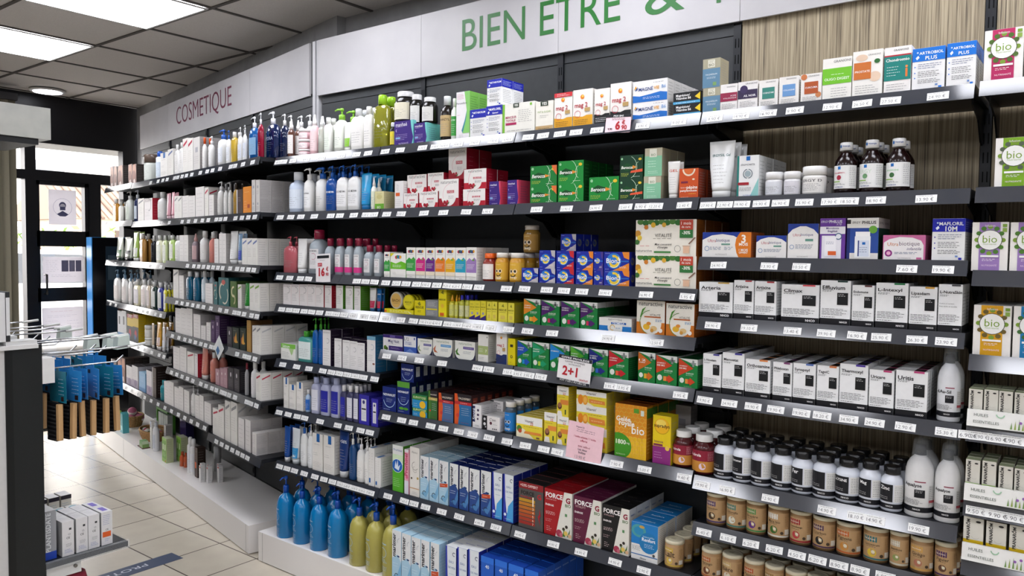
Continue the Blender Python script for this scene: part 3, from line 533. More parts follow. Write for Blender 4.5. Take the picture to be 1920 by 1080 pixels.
box('physio', '#1e5cc0', 'glossy blue saline carton', [('R', 0, .9, 1, 1, '#2a70d8'), ('C', .5, .5, .44, '#dfe6ee', 1.1), ('T', 'PHYSIODOSE', .5, .52, .74, '#26366a', .02), ('T', '40', .5, .84, .3, '#dce8f8', .02), ('R', 0, 0, 1, .2, '#dfe6ee')], side='#2450a8', t='#143a90', r=[('C', .5, .45, .36, '#b8c0c8', 1.5), ('F', .25, .2, .75, .7, 8, '#777777'), ('T', 'PHYSIODOSE', .5, .9, .8, '#b8d0f0')])
box('forcepw', '#54504e', 'grey and rust ginseng carton', [('R', 0, .86, 1, 1, '#8c1e24'), ('T', '+33% OFFERT', .42, .93, .72, '#f0dcd8', .015), ('T', 'FORCE', .36, .77, .54, '#201c1c', .03), ('T', 'G', .84, .74, .16, '#c0202c', .03), ('T', 'POWER MAX', .34, .68, .52, '#b83028', .01)] + [('R', .02, .08+.083*i, .68, .145+.083*i, ['#9c2c24', '#a83c24', '#b04c24', '#b85c24', '#b86c24', '#c07c24', '#c09024'][i]) for i in range(7)] +
    [('T', str(7-i), .6, .113+.083*i, .05, '#f0e0c8', .01) for i in range(7)] + [('P', [(.86, .5), (.92, .34), (.87, .3), (.9, .12), (.8, .32), (.86, .36)], '#a81c28')], side='#3a3634', t='#2a2424', r=[('F', .1, .1, .9, .9, 9, '#8a8684')])
def forceg(n, c, t1, look, top):
    box(n, c, look, [('P', [(.72, 1), (1, 1), (1, 0), (.42, 0)], '#e2e0d6'), ('T', 'FORCE', .36, .87, .62, '#f6f2f0', .03), ('T', 'G', .86, .83, .16, '#8c1c34', .04), ('T', 'BIO', .86, .72, .2, '#3f6a34', .02), ('T', t1, .26, .78, .38, '#dcb8b8'), ('T', 'ÉNERGIE', .2, .66, .3, '#f4ecec', .02), ('F', .06, .44, .42, .52, 3, '#f0dada'), ('F', .06, .28, .3, .36, 2, '#e0c0c0'), ('F', .1, .08, .28, .2, 3, '#e8d0d0'),
        ('R', .76, .48, .84, .54, '#5a8a5a'), ('C', .56, .09, .11, '#a83a52'), ('C', .64, .06, .07, '#c86a7a'), ('C', .72, .2, .05, '#3a2a20'), ('C', .82, .26, .05, '#2c241c'), ('P', [(.68, .04), (.74, .22), (.78, .04)], '#4a7a34'), ('P', [(.84, .05), (.96, .24), (.92, .05)], '#3f6a30'), ('C', .8, .12, .07, '#e0c060'), ('C', .94, .08, .06, '#d8b08a')],
        side='#d8d6d0', t=[('R', 0, 0, 1, 1, top), ('F', .3, .3, .7, .7, 1, '#d8c0c0')], r=[('F', .15, .2, .85, .9, 8, G), ('T', 'FORCE G', .5, .85, .6, '#3a5a9a', .02)])
forceg('force_red', '#a4161e', 'BOOSTER SHOT', 'bright red ginseng carton', '#96141c'); forceg('force_plum', '#5c1838', 'VITALITY', 'plum ginseng carton', '#561636'); forceg('force_black', '#151416', 'STIMULANT', 'black ginseng carton', '#141214')
box('renfort', '#e6e6e4', 'blue and white immunity carton', [('R', 0, .42, 1, 1, '#1c7ac0'), ('C', .28, .78, .28, '#4a9aa0', .8), ('C', .28, .78, .18, '#2a8ab8', .8), ('C', .4, .9, .1, '#c8a050', .5), ('C', .66, .5, .36, '#1a78b4', 1.0), ('T', 'ImmunoMix', .66, .66, .42, '#c8e4ec'), ('T', 'Renfort', .66, .58, .5, '#f2f6fa', .02), ('F', .5, .36, .9, .48, 3, '#cfe6f4'), ('F', .04, .24, .42, .38, 4, '#555555'), ('R', 0, .13, 1, .155, '#2a6aa8'), ('T', 'Aboca', .45, .06, .24, '#4a4a4a', 0, 0, .05, .3), ('C', .86, .2, .05, '#4a4a4a')],
    side='#dcdad4', t=[('R', 0, 0, 1, 1, '#1e80c8'), ('T', 'Renfort', .5, .45, .5, '#c8e0f4', .02)], r=[('F', .1, .1, .9, .92, 16, '#8a8a88')])
def prana(n, c, vt, look):
    box(n, '#e2dfd4', look, [('R', 0, .0 if vt else .1, 1, .3 if vt else .36, c), ('T', 'PRANARÔM', .22, .64, .62, '#2a2a28', .03, 90), ('C', .74, .9, .13, '#2c2a28', .5), ('F', .2, .1, .8, .2, 2, '#3a4a20'), ('A', .6, .5, .2, .215, 200, 330, '#c0bcb0')], side='#d0cdc0', t='#b8c49a' if vt else '#d8d4c4')
prana('prana_g', '#8ab848', 1, 'slim cream essential oil carton, green base'); prana('prana_y', '#d8b81c', 0, 'tall cream plant oil carton, yellow band')
box('rescuetray', '#e6d81c', 'low yellow counter display box', [('T', 'RESCUE', .5, .5, .62, '#f4ee8a', .02, 0, .6), ('P', [(.88, .2), (.8, .8), (.96, .2)], '#f4f0c0'), ('R', .0, .2, .08, .7, '#e07a2a')], t='#d0c018')
box('rescueb', '#e8d81c', 'small yellow remedy carton', [('P', [(.3, .8), (.5, .95), (.62, .7), (.45, .66)], '#8a8a24'), ('T', 'RESCUE', .5, .55, .76, '#3a3a1c', .02), ('F', .3, .2, .7, .36, 3, '#4a4a20')], side='#d8c818')
box('greybox', '#8e9092', 'plain grey carton, yellow stripe', [('F', .15, .6, .9, .9, 5, '#d8d8d8'), ('R', .05, .4, .95, .48, '#d8c830'), ('F', .15, .08, .8, .32, 4, '#d0d0d0')])
box('rescuet', '#eadb22', 'tall yellow remedy carton', [('P', [(.3, .86), (.6, .97), (.66, .8)], '#8a8a24'), ('T', 'RESCUE', .5, .62, .76, '#4a4a1c', .02), ('C', .5, .4, .2, '#e8c03a'), ('R', .2, .05, .7, .16, '#d8642a')], side='#d8c818', t='#e0d020')
box('rescuep', '#e6d83a', 'small yellow carton, purple picture', [('T', 'RESCUE', .5, .68, .8, '#6a6418', .01), ('F', .2, .78, .8, .9, 2, '#8a8430'), ('C', .5, .36, .2, '#9a9ab0'), ('P', [(0, 0), (1, 0), (1, .28), (0, .12)], '#3a2a7a'), ('F', .1, .54, .9, .6, 1, '#5a5420')], side='#ccbc20')
box('rescues', '#e8dc4a', 'small plain yellow remedy carton', [('P', [(.35, .8), (.55, .94), (.66, .76)], '#8a8a24'), ('T', 'RESCUE', .5, .62, .82, '#5a5218', .015), ('F', .1, .46, .9, .54, 1, '#6a6428'), ('R', .25, .16, .75, .34, '#d8c05a')], side='#c8b81c', t='#dccc2a')
box('sebium', '#e8e8e2', 'white and lime skincare carton', [('R', 0, .72, 1, 1, '#7aba4a'), ('T', 'Sébium', .36, .84, .5, '#f0f6ea', .01), ('P', [(.55, .72), (.9, .72), (.8, .4), (.74, .3), (.68, .42)], '#a8c88a'), ('F', .08, .14, .6, .5, 5, G)])
box('biodr', '#eae4e2', 'tall white skincare carton, red side', [('A', .6, .72, .2, .24, -110, 110, '#a8a4a4'), ('F', .1, .2, .8, .56, 5, '#9a9a9a'), ('T', 'BIODERMA', .5, .92, .8, '#9a8a8a')], side='#b42436', t='#d8d4d2', r=[('F', .2, .2, .8, .8, 5, '#d87a84')])
box('biodg', '#eae8e4', 'tall white skincare carton, green side', [('A', .6, .72, .2, .24, -110, 110, '#a8a4a4'), ('F', .1, .2, .8, .56, 5, '#9a9a9a'), ('T', 'BIODERMA', .5, .92, .8, '#9a9a8a')], side='#5a9a2c', t='#d8d6d2')
box('biodp', '#e9e7e6', 'white skincare carton, purple side', [('A', .62, .7, .18, .21, -120, 120, '#8a8a90'), ('F', .1, .12, .85, .5, 6, '#9a9a9a'), ('T', 'BIODERMA', .5, .93, .8, '#a8a4a4')], side='#2e2238', t='#3a2c42')
box('biodb', '#e9e7e6', 'white skincare carton, blue side', [('R', 0, .9, 1, 1, '#7ab0cc'), ('A', .6, .7, .2, .23, -120, 120, '#6a9ab0'), ('F', .1, .3, .85, .5, 4, '#9a9a9a'), ('C', .8, .24, .14, '#8a5a4a', .6)], side='#2a6a94', t='#2a6a94')
box('lrp', '#e9e6e0', 'white skincare carton, blue ribbon', [('R', .42, .78, .72, 1, '#1a62a8'), ('F', .2, .68, .8, .74, 1, '#777777'), ('F', .1, .4, .6, .5, 2, G), ('F', .1, .1, .85, .25, 4, '#b0aca8')], t='#dcdad6')
box('lrpflat', '#e9e8e4', 'white carton, small blue square', [('R', .1, .08, .36, .2, '#1a62a8'), ('F', .1, .3, .3, .9, 8, '#a8a4a0'), ('F', .5, .3, .8, .9, 8, '#c0bcb8')], t=[('R', 0, 0, 1, 1, '#dcdad6'), ('R', .2, 0, .6, .5, '#2a6ab0')])
box('klor', '#3a34a8', 'blue-violet carton with white panel', [('R', .24, .12, .74, .86, '#dfe0e6'), ('C', .48, .76, .12, '#3a3a7a', 1.1), ('R', .28, .5, .7, .55, '#2a2a2a'), ('F', .3, .18, .68, .44, 5, '#8a8aa0')], side='#2c2890', t='#342e9c')
box('prorhinel', '#58b030', 'tall green carton, blue round badge', [('R', 0, .8, 1, 1, '#e2e4e0'), ('P', [(0, .8), (1, .8), (1, .6), (0, .66)], '#d0e6c0'), ('C', .45, .56, .52, '#e8eef4', .9), ('C', .45, .56, .48, '#1c62b8', .9), ('P', [(.2, .5), (.3, .66), (.4, .56), (.5, .7), (.55, .54), (.75, .6), (.6, .46)], '#dce8f4'), ('T', 'Prorhinel', .5, .9, .8, '#4a6aa0'), ('F', .1, .1, .8, .3, 5, '#d0ecc0')], side='#4a9428', t='#c8cac8')
box('propink', '#e8a8b8', 'slim pink and white carton', [('R', 0, .0, 1, .3, '#dcdce4'), ('T', 'Prorhinel', .4, .66, .5, '#b82a50', .02, 90), ('C', .6, .38, .3, '#e06a8a'), ('R', 0, .94, 1, 1, '#e4e4e4')], t='#d8d8d8')
box('fluo', '#e6e2da', 'cream carton with silver swirl', [('A', .55, .62, .28, .34, 100, 330, '#b0aca4'), ('A', .55, .55, .2, .25, 100, 330, '#c0bcb4'), ('T', 'Aboca', .5, .9, .6, '#8a8680'), ('C', .85, .38, .1, '#b89a50'), ('C', .2, .36, .08, '#4a3a20'), ('R', 0, .15, 1, .17, '#c8a078'), ('F', .3, .04, .8, .1, 2, G)], t='#d8d5cf')
box('beigebox', '#d6d09c', 'beige carton with lime base', [('R', 0, 0, 1, .32, '#6aa832'), ('C', .5, .7, .3, '#c8c084', .6), ('F', .2, .82, .8, .9, 1, '#8a8660'), ('T', 'BIO', .45, .12, .4, '#e0ecc8', .02)], side='#cdc698', t='#c8c290', r=[('F', .1, .1, .9, .9, 8, '#aaa478')])
box('whitesticker', '#e6e4e2', 'white carton, orange price sticker', [('R', .12, .46, .6, .58, '#d8602a'), ('F', .2, .66, .5, .9, 5, G), ('F', .1, .1, .8, .36, 4, '#b8b4b0')])
box('greyblock', '#d4d0cc', 'silver-grey skincare carton', [('R', .3, .55, .7, .7, '#a8a8ac'), ('F', .1, .2, .9, .45, 4, '#9a9694')], side='#a09c9a', t='#c8c4c0', r=[('F', .05, .08, .95, .95, 10, '#7a7876')])
box('smallgrey', '#e4e0dc', 'small white carton, grey lettering', [('F', .15, .15, .85, .85, 5, '#a09a98')], side='#b4b0ae', t='#d4d0cc', r=[('F', .08, .15, .92, .8, 6, '#8a8886')])
box('brownpic', '#6a3626', 'narrow brown hair colour carton', [('C', .5, .7, .42, '#b87a5a', 1.2), ('C', .4, .4, .4, '#8a4a34', 1.0), ('P', [(.2, 0), (.8, 0), (.6, .25), (.3, .2)], '#d8c0b8')], side='#3a322e', t='#4a3c34')
box('orangebox', '#e08a1c', 'bright orange sun care carton', [('F', .2, .76, .8, .84, 1, '#f4d8a0'), ('R', .55, .2, .85, .34, '#a8441a'), ('F', .15, .1, .5, .5, 4, '#f4d0a0')], side='#c87418', t='#d88018')
box('darkbrown', '#3a241c', 'dark brown hair colour carton', [('F', .2, .5, .8, .7, 3, '#b8a090'), ('P', [(0, 0), (.14, 0), (.14, 1), (0, 1)], '#e4e0dc')], side='#241812', t='#2a1c16')
box('blackgreen', '#1e2c26', 'dark green floral carton', [('P', [(.3, .3), (.6, .8), (.7, .4), (.9, .3), (.55, .25)], '#d8a040'), ('P', [(.2, .5), (.4, .6), (.3, .2)], '#b8603a'), ('F', .2, .8, .8, .9, 1, '#a8a898')], side='#16201c', t='#1a2420')
box('goldbox', '#b08844', 'slim gold carton', [('F', .2, .6, .8, .8, 3, '#6a4a1c')], side='#7a5428', t='#9a7434')
box('purplebox', '#4a2c5a', 'aubergine skincare carton', [('C', .5, .7, .12, '#d8ccd8', 1.4), ('F', .15, .15, .85, .5, 5, '#a890b0'), ('F', .15, .88, .8, .93, 1, '#c0b0c8')], side='#3a2348', t='#3e264c')
box('anthra', '#3a363c', 'dark grey skincare carton', [('C', .5, .7, .12, '#d8d4d8', 1.4), ('F', .15, .15, .85, .5, 5, '#9a949c')], side='#2a272c', t='#322e34')
box('rosebox', '#b89098', 'dusty pink skincare carton', [('C', .5, .7, .12, '#e8dcdc', 1.2), ('F', .15, .15, .85, .5, 5, '#e0ccd0')], side='#96757c', t='#a8848c')
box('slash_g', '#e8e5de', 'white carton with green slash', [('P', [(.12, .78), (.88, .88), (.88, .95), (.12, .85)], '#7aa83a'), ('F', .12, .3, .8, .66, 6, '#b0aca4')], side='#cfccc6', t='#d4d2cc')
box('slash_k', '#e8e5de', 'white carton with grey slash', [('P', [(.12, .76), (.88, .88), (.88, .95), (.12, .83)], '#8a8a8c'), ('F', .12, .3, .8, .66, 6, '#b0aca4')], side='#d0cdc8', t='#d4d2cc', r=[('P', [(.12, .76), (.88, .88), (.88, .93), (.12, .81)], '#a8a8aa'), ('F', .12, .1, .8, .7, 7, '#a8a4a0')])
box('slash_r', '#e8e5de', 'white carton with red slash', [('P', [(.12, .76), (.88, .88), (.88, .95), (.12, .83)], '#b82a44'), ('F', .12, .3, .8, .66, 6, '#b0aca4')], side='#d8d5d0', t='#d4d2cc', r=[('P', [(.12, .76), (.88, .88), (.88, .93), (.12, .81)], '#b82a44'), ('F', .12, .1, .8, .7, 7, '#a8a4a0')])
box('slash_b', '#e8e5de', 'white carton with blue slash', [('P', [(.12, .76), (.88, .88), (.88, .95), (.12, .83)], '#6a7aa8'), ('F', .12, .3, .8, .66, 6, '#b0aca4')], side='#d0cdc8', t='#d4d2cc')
box('yellowred', '#d8b818', 'yellow and red hair dye carton', [('R', 0, .86, 1, 1, '#a82420'), ('T', 'OFFERT', .5, .93, .7, '#f0e0d0', .02), ('R', 0, 0, 1, .55, '#20242c'), ('C', .5, .3, .2, '#b82a3a'), ('C', .4, .18, .14, '#3a6aa0')], side='#c8a818', t='#c8a818')
box('silverblue', '#d2d4d6', 'slim silver and blue carton', [('R', 0, 0, 1, .2, '#5a8ab8'), ('R', .3, .5, .6, .8, '#3a3a3c'), ('F', .2, .25, .8, .45, 3, G)], t='#c0c0c0')
box('lilacpic', '#dcd8d8', 'white carton with lilac base', [('R', 0, 0, 1, .36, '#a89ab0'), ('C', .6, .22, .25, '#8a7a98', .6), ('F', .15, .5, .8, .8, 4, G)], side='#b8b4b8', t='#4a4448')
box('skybox', '#8ab8dc', 'pale blue skincare carton', [('F', .2, .5, .8, .8, 4, '#e0eef8'), ('R', 0, 0, 1, .2, '#5a90c4')], side='#6a98bc', t='#a8cce4')
box('swirlbox', '#2f6a6c', 'green and silver leaf print carton', [('A', .4, .5, .25, .34, 60, 240, '#cfc8b0'), ('A', .6, .4, .3, .36, 240, 400, '#dcd6c4'), ('C', .5, .84, .18, '#c85a50', .5)], side='#255456', t='#2a5c5e')
box('greengold', '#4a6a2c', 'olive green carton, cream swirl', [('A', .5, .6, .22, .34, 70, 280, '#e4dcb8'), ('A', .5, .3, .2, .3, -80, 120, '#d8cfa4')], side='#3a5424', t='#42602a')
box('kraftpack', '#8cb84a', 'green twin soap pack', [('R', .1, .15, .46, .9, '#6aa030'), ('R', .52, .15, .88, .9, '#6aa030'), ('R', .18, .5, .38, .74, '#d8e4c0'), ('R', .6, .5, .8, .74, '#d8e4c0'), ('F', .15, .24, .85, .4, 3, '#e4f0d0'), ('R', .7, .03, .86, .1, '#c84a2a')], side='#b8c098', t='#c8ccb0')
box('redtop', '#e6e4e2', 'small white carton, red mark', [('R', .3, .86, .9, .96, '#b83a34'), ('F', .2, .2, .8, .7, 5, '#a8a4a0')], t='#dcdad6')
box('brownaero', '#3a2418', 'dark brown carton with orange flash', [('R', .1, .3, .6, .5, '#d8602a'), ('F', .15, .6, .7, .9, 5, '#b8a898')], side='#2a1a12', t='#30201a')
box('ce_box', '#dddcdc', 'white medical carton, CE mark', [('R', .58, .74, .78, .8, '#3a3a3c'), ('A', .6, .62, .06, .09, 0, 360, '#8a8a8c'), ('T', 'CE', .5, .52, .3, '#2a2a2c', .01), ('F', .3, .26, .85, .36, 3, '#777777'), ('F', .2, .08, .85, .2, 3, '#5a6ab0')], side='#b4b4b4', t=[('F', .2, .3, .8, .7, 3, '#8a8a9a')])
box('ce_sticker', '#dddcdc', 'white medical carton, orange sticker', [('F', .15, .6, .85, .92, 6, '#5a6ab0'), ('T', 'CE', .5, .46, .26, '#2a2a2c', .01), ('R', .1, .24, .85, .4, '#d8602a'), ('F', .3, .1, .8, .2, 2, '#5a6ab0')], side='#b8b8b8', t=[('R', .3, .2, .8, .8, '#6a5ab8')])
box('bluepack', '#1c72b8', 'blue dental care carton', [('R', 0, .86, 1, 1, '#1c2450'), ('F', .1, .88, .9, .96, 1, '#e0e8f4'), ('F', .15, .2, .8, .66, 5, '#a8d0ec')], side='#1a2c6a', t='#d8dce4')
box('creampack', '#dcd8cc', 'cream eye care carton, dark top edge', [('R', 0, .88, 1, 1, '#26202c'), ('F', .1, .66, .8, .8, 2, '#7a98b8'), ('R', 0, .42, 1, .46, '#c89848'), ('F', .1, .1, .85, .36, 4, G)], side='#c0bcb0', t='#e6e4e2')
box('laxi', '#9a9ca0', 'grey and blue fibre carton', [('R', 0, 0, 1, .16, '#2448b0'), ('T', 'PLANTISDATE', .4, .56, .8, '#e8eaec', .012, 90)], side='#8a8c90', t='#d8d8da')

def box_mesh(name, w, h, d, _c={}):
    k = (name, w, h, d)
    if k in _c: return _c[k]
    q = D[name]; mb = MB(); B_ = M(q['b']); mats = {}
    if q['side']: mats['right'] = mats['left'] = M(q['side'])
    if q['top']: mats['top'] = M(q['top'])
    mb.box(-w/2, 0, 0, w/2, d, h, B_, mats)
    mb.draw(q['f'], lambda u, v, e: (-w/2+u*w, -e, v*h), w, h)
    if q['r']: mb.draw(q['r'], lambda u, v, e: (w/2+e, u*d, v*h), d, h)
    if q['t']: mb.draw(q['t'], lambda u, v, e: (-w/2+u*w, v*d, h+e), w, d)
    # flap seam along the lid
    mb.box(-w/2+.001, -.0001, h-.0012, w/2-.001, .0002, h+.0003, B_)
    _c[k] = mb.mesh('carton')
    return _c[k]

# ------------------------------------------------------------------ round and soft packs
# spec: form|body|cap|label colour|text|text colour|extra
def prof_at(prof, z):
    for (z0, a0, b0), (z1, a1, b1) in zip(prof, prof[1:]):
        if z <= z1: t = 0 if z1 == z0 else max(0, (z-z0)/(z1-z0)); return a0+(a1-a0)*t, b0+(b1-b0)*t
    return prof[-1][1:]
def curved(prof, e, d, v0, v1, span=150, face=None):
    """label mapping on a lofted body: u over an angle span in front, v from v0 to v1 (metres)"""
    def fn(u, v, lift):
        z = v0+(v1-v0)*v
        a, b = prof_at(prof, z)
        t = math.radians(-90+(u-.5)*span)
        c, s = math.cos(t), math.sin(t)
        return ((a+lift)*math.copysign(abs(c)**(2/e), c), d/2+(b+lift)*math.copysign(abs(s)**(2/e), s), z)
    return fn
def pump_parts(mb, sp, x, y, z, r, h, mat, rot=-150):
    """collar, stem, nozzle head and spout"""
    mb.loft([(0, r, r), (h*.42, r, r), (h*.46, r*.8, r*.8)], mat, x, y, z, 14)
    mb.loft([(0, r*.3, r*.3), (h*.36, r*.3, r*.3)], mat, x, y, z+h*.44, 8)
    mb.loft([(0, r*.55, r*.55), (h*.12, r*.62, r*.62), (h*.22, r*.5, r*.5)], mat, x, y, z+h*.78, 12)
    a = math.radians(rot)
    c, s = math.cos(a), math.sin(a)
    L = r*2.3
    sp.tube([(x, y, z+h*.9), (x+c*L*.6, y+s*L*.6, z+h*.9), (x+c*L, y+s*L, z+h*.78)], [r*.34, r*.28, r*.2], mat, 6)
def soft_mesh(spec, w, h, d, _c={}):
    k = (spec, w, h, d)
    if k in _c: return _c[k]
    q = (spec.split('|')+['']*8)[:8]
    form, body, cap, lab, txt, tcol, ex = q[:7]
    tk = ('c' if form == 'mi' or 'x' in ex else 't') if 't' in ex else ('p' if 'm' in ex else 'g')
    bm = M(body, tk); cm = M(cap or '#e6e6e4', 'g')
    a, b = w/2, d/2
    B = MB(); Cc = MB(); parts = []
    n = 24 if h*w > .006 else 16
    tcol = tcol or '#4a4a4a'
    lops = []
    if lab: lops.append(('R', 0, 0, 1, 1, lab))
    if txt: lops.append(('T', txt, .5, .8, min(.8, .13*len(txt)), tcol, .015, 0, .18))
    lops.append(('F', .12, .12, .85, .62, 5, '#8a8a8a' if not (lab and lab.lower() < '#5') else '#c0c0c0'))
    e = 2.0
    if form == 'bo':      # screw cap bottle, rounded shoulder
        pr = [(0, a*.9, b*.9), (.02*h, a, b), (.62*h, a, b), (.70*h, a*.88, b*.88), (.755*h, a*.5, b*.5), (.80*h, a*.4, b*.4)]
        B.loft(pr, bm, 0, b, 0, n); B.draw(lops, curved(pr, e, d, .1*h, .56*h), w*1.3, .46*h, 'p', True)
        cr = min(a*.52, b*.6)
        Cc.loft([(0, cr, cr), (.19*h, cr, cr), (.2*h, cr*.9, cr*.9)], cm, 0, b, .79*h, 16); parts = [('body', B), ('cap', Cc)]
    elif form == 'so':    # square-shouldered bottle with wide cap
        pr = [(0, a*.94, b*.94), (.02*h, a, b), (.72*h, a, b), (.78*h, a*.8, b*.8), (.82*h, a*.5, b*.5)]
        B.loft(pr, bm, 0, b, 0, n, 3.2); B.draw(lops, curved(pr, 3.2, d, .1*h, .66*h, 96), w*1.0, .56*h, 'p', True)
        cr = min(a*.62, b*.8)
        Cc.loft([(0, cr, cr), (.17*h, cr*.96, cr*.96), (.18*h, cr*.85, cr*.85)], cm, 0, b, .82*h, 16); parts = [('body', B), ('cap', Cc)]
    elif form == 'pi':    # supplement bottle, short shoulder, ribbed cap
        pr = [(0, a*.86, b*.86), (.04*h, a, b), (.64*h, a, b), (.73*h, a*.9, b*.9), (.79*h, a*.66, b*.66), (.84*h, a*.64, b*.64)]
        B.loft(pr, bm, 0, b, 0, n)
        if 'n' in ex:
            o = [('R', -.25, 0, 1.25, .2, '#14151c'), ('R', 0, .28, .62, 1, '#14151c'), ('R', .66, .28, 1.2, 1, '#e2e2e0'), ('F', .7, .32, 1.1, .96, 9, '#7a7a7a'), ('F', .06, .36, .5, .5, 2, '#c0c0c0'), ('T', 'NHCO', .5, .1, .26, '#f0f0f0', .02)]
            if txt: o.append(('T', txt, .3, .84, min(.52, .1*len(txt)), '#f4f4f4', .02))
        elif 'c' in ex:
            o = [('R', -.3, 0, 1.3, .5, '#c88a3a'), ('R', -.3, .5, 1.3, 1, '#8a1c34'), ('T', txt, .3, .78, .5, '#f4e8e8', .02), ('C', .6, .26, .13, '#e0c8d8'), ('F', .8, .55, 1.2, .95, 6, '#e0b0b8')]
        else: o = lops
        B.draw(o, curved(pr, e, d, .08*h, .62*h, 130), w*1.13, .54*h, 'p', True)
        cr = a*.74
        Cc.loft([(0, cr, cr), (.012*h, cr, cr), (.16*h, cr, cr), (.175*h, cr*.92, cr*.92)], cm, 0, b, .825*h, 20); parts = [('body', B), ('cap', Cc)]
    elif form == 'pu':    # pump bottle
        pr = [(0, a*.88, b*.88), (.02*h, a, b), (.55*h, a, b), (.66*h, a*.9, b*.9), (.72*h, a*.55, b*.55), (.74*h, a*.36, b*.36)]
        ee = 3.2 if 's' in ex else 2.0
        B.loft(pr, bm, 0, b, 0, n, ee); B.draw(lops, curved(pr, ee, d, .1*h, .5*h, 110), w*1.0, .4*h, 'p', True)
        Sp = MB(); pump_parts(Cc, Sp, 0, b, .735*h, min(a, b)*.44, .265*h, cm); parts = [('body', B), ('pump_head', Cc, [('spout', Sp)])]
    elif form == 'sp':    # fine mist spray with tall clear cap
        pr = [(0, a*.9, b*.9), (.02*h, a, b), (.64*h, a, b), (.70*h, a*.7, b*.7), (.73*h, a*.5, b*.5)]
        B.loft(pr, bm, 0, b, 0, n); B.draw(lops, curved(pr, e, d, .1*h, .58*h), w*1.3, .48*h, 'p', True)
        Cc.loft([(0, a*.5, b*.5), (.1*h, a*.5, b*.5), (.13*h, a*.36, b*.36), (.25*h, a*.2, b*.2), (.27*h, a*.18, b*.18)], cm, 0, b, .73*h, 14); parts = [('body', B), ('cap', Cc)]
    elif form == 'tu':    # tube standing on its cap, crimped top
        aw = a*.86
        pr = [(.13*h, aw*.8, b), (.2*h, aw*.86, b), (.55*h, a*.93, b*.62), (.93*h, a, b*.12), (h, a, b*.07)]
        B.loft(pr, bm, 0, b, 0, n, 2.2)
        o = []
        if lab: o.append(('R', .0, .0, 1, .4, lab))
        if txt: o.append(('T', txt, .5, .8, .7, tcol, .01, 0, .09))
        o.append(('F', .2, .1, .8, .6, 6, '#a8a8a8'))
        B.draw(o, curved(pr, 2.2, d, .16*h, .9*h, 120), w, .74*h, 'p', True)
        Cc.loft([(0, aw*.8, b*.95), (.12*h, aw*.82, b*.97), (.135*h, aw*.78, b*.9)], cm, 0, b, 0, 18); parts = [('body', B), ('cap', Cc)]
    elif form == 'ja':    # wide jar
        pr = [(0, a*.9, b*.9), (.03*h, a*.98, b*.98), (.62*h, a*.98, b*.98), (.7*h, a*.9, b*.9)]
        B.loft(pr, bm, 0, b, 0, n); B.draw(lops, curved(pr, e, d, .08*h, .6*h, 130), w*1.1, .52*h, 'p', True)
        Cc.loft([(0, a, b), (.27*h, a, b), (.3*h, a*.93, b*.93)], cm, 0, b, .7*h, n); parts = [('body', B), ('lid', Cc)]
    elif form == 'ca':    # paper canister with cream lid
        pr = [(0, a, b), (.88*h, a, b)]
        B.loft(pr, bm, 0, b, 0, 24)
        o = [('R', 0, .02, 1.15, .95, '#b8956a'), ('R', 0, .04, 1.15, .1, lab), ('R', .05, .7, .6, .9, lab), ('T', 'Nat & Form', .32, .8, .44, '#f0e8dc', .01), ('T', txt, .42, .6, .56, '#3a2c1c', .01), ('F', .2, .5, .66, .54, 1, '#5a4830'), ('C', .42, .3, .17, tcol), ('C', .47, .33, .07, '#e0d8c0'), ('C', .78, .2, .07, '#4a3a2a'), ('R', .9, .14, 1.12, .34, '#dcd8cc'), ('F', .9, .42, 1.12, .88, 9, '#8a6a44')]
        B.draw(o, curved(pr, e, d, .05*h, .82*h, 120), w*1.04, .77*h, 'p', True)
        Cc.loft([(0, a*1.01, b*1.01), (.085*h, a*1.01, b*1.01), (.11*h, a*.94, b*.94), (.112*h, a*.7, b*.7), (.105*h, a*.68, b*.68)], M('#d8cfb4', 'p'), 0, b, .88*h, 24)
        Cc.box(-a*.4, b-.002, .985*h, a*.1, b+.002, .992*h, M('#b8af94')); parts = [('body', B), ('lid', Cc)]
    elif form == 'sy':    # brown syrup bottle, white cap
        pr = [(0, a*.92, b*.92), (.02*h, a, b), (.56*h, a, b), (.64*h, a*.93, b*.93), (.72*h, a*.72, b*.72), (.78*h, a*.5, b*.5), (.82*h, a*.46, b*.46)]
        B.loft(pr, M('#1c0d0c', 'g'), 0, b, 0, 28)
        o = [('R', -.12, 0, 1.12, 1, '#e6e6e4'), ('R', -.12, 0, -.06, 1, lab), ('R', .3, .83, .42, .96, '#1a6ab8'), ('T', txt, .35, .68, .5, lab, .01), ('C', .35, .48, .1, tcol), ('R', .05, .28, .4, .33, '#8ab45a'), ('F', .05, .16, .6, .24, 2, '#777777'), ('T', 'NUTERGIA', .35, .07, .36, '#3a4a8a', .01), ('F', .76, .1, 1.06, .95, 11, '#8a8a8a')]
        B.draw(o, curved(pr, e, d, .1*h, .545*h, 130), w*1.13, .44*h, 'p', True)
        pc = [(0, a*.58, b*.58), (.145*h, a*.56, b*.56), (.155*h, a*.5, b*.5)]
        Cc.loft(pc, cm, 0, b, .845*h, 22)
        def cf(u, v, l):
            t = math.radians(-90+(u-.5)*120); return ((a*.575+l)*math.cos(t), b+(b*.575+l)*math.sin(t), .85*h+v*.13*h)
        Cc.draw([('R', .1, .35, .26, .75, '#1a6ab8'), ('T', 'Nutergia', .62, .55, .56, '#3a5a9a', .02)], cf, w*.6, .13*h, 'p', True); parts = [('body', B), ('cap', Cc)]
    elif form == 'dm':    # white litre bottle, black cap under a clear dosing cup
        pr = [(0, a*.93, b*.93), (.015*h, a, b), (.52*h, a, b), (.6*h, a*.97, b*.97), (.67*h, a*.87, b*.87), (.73*h, a*.68, b*.68), (.77*h, a*.46, b*.46), (.79*h, a*.38, b*.38)]
        B.loft(pr, bm, 0, b, 0, 32)
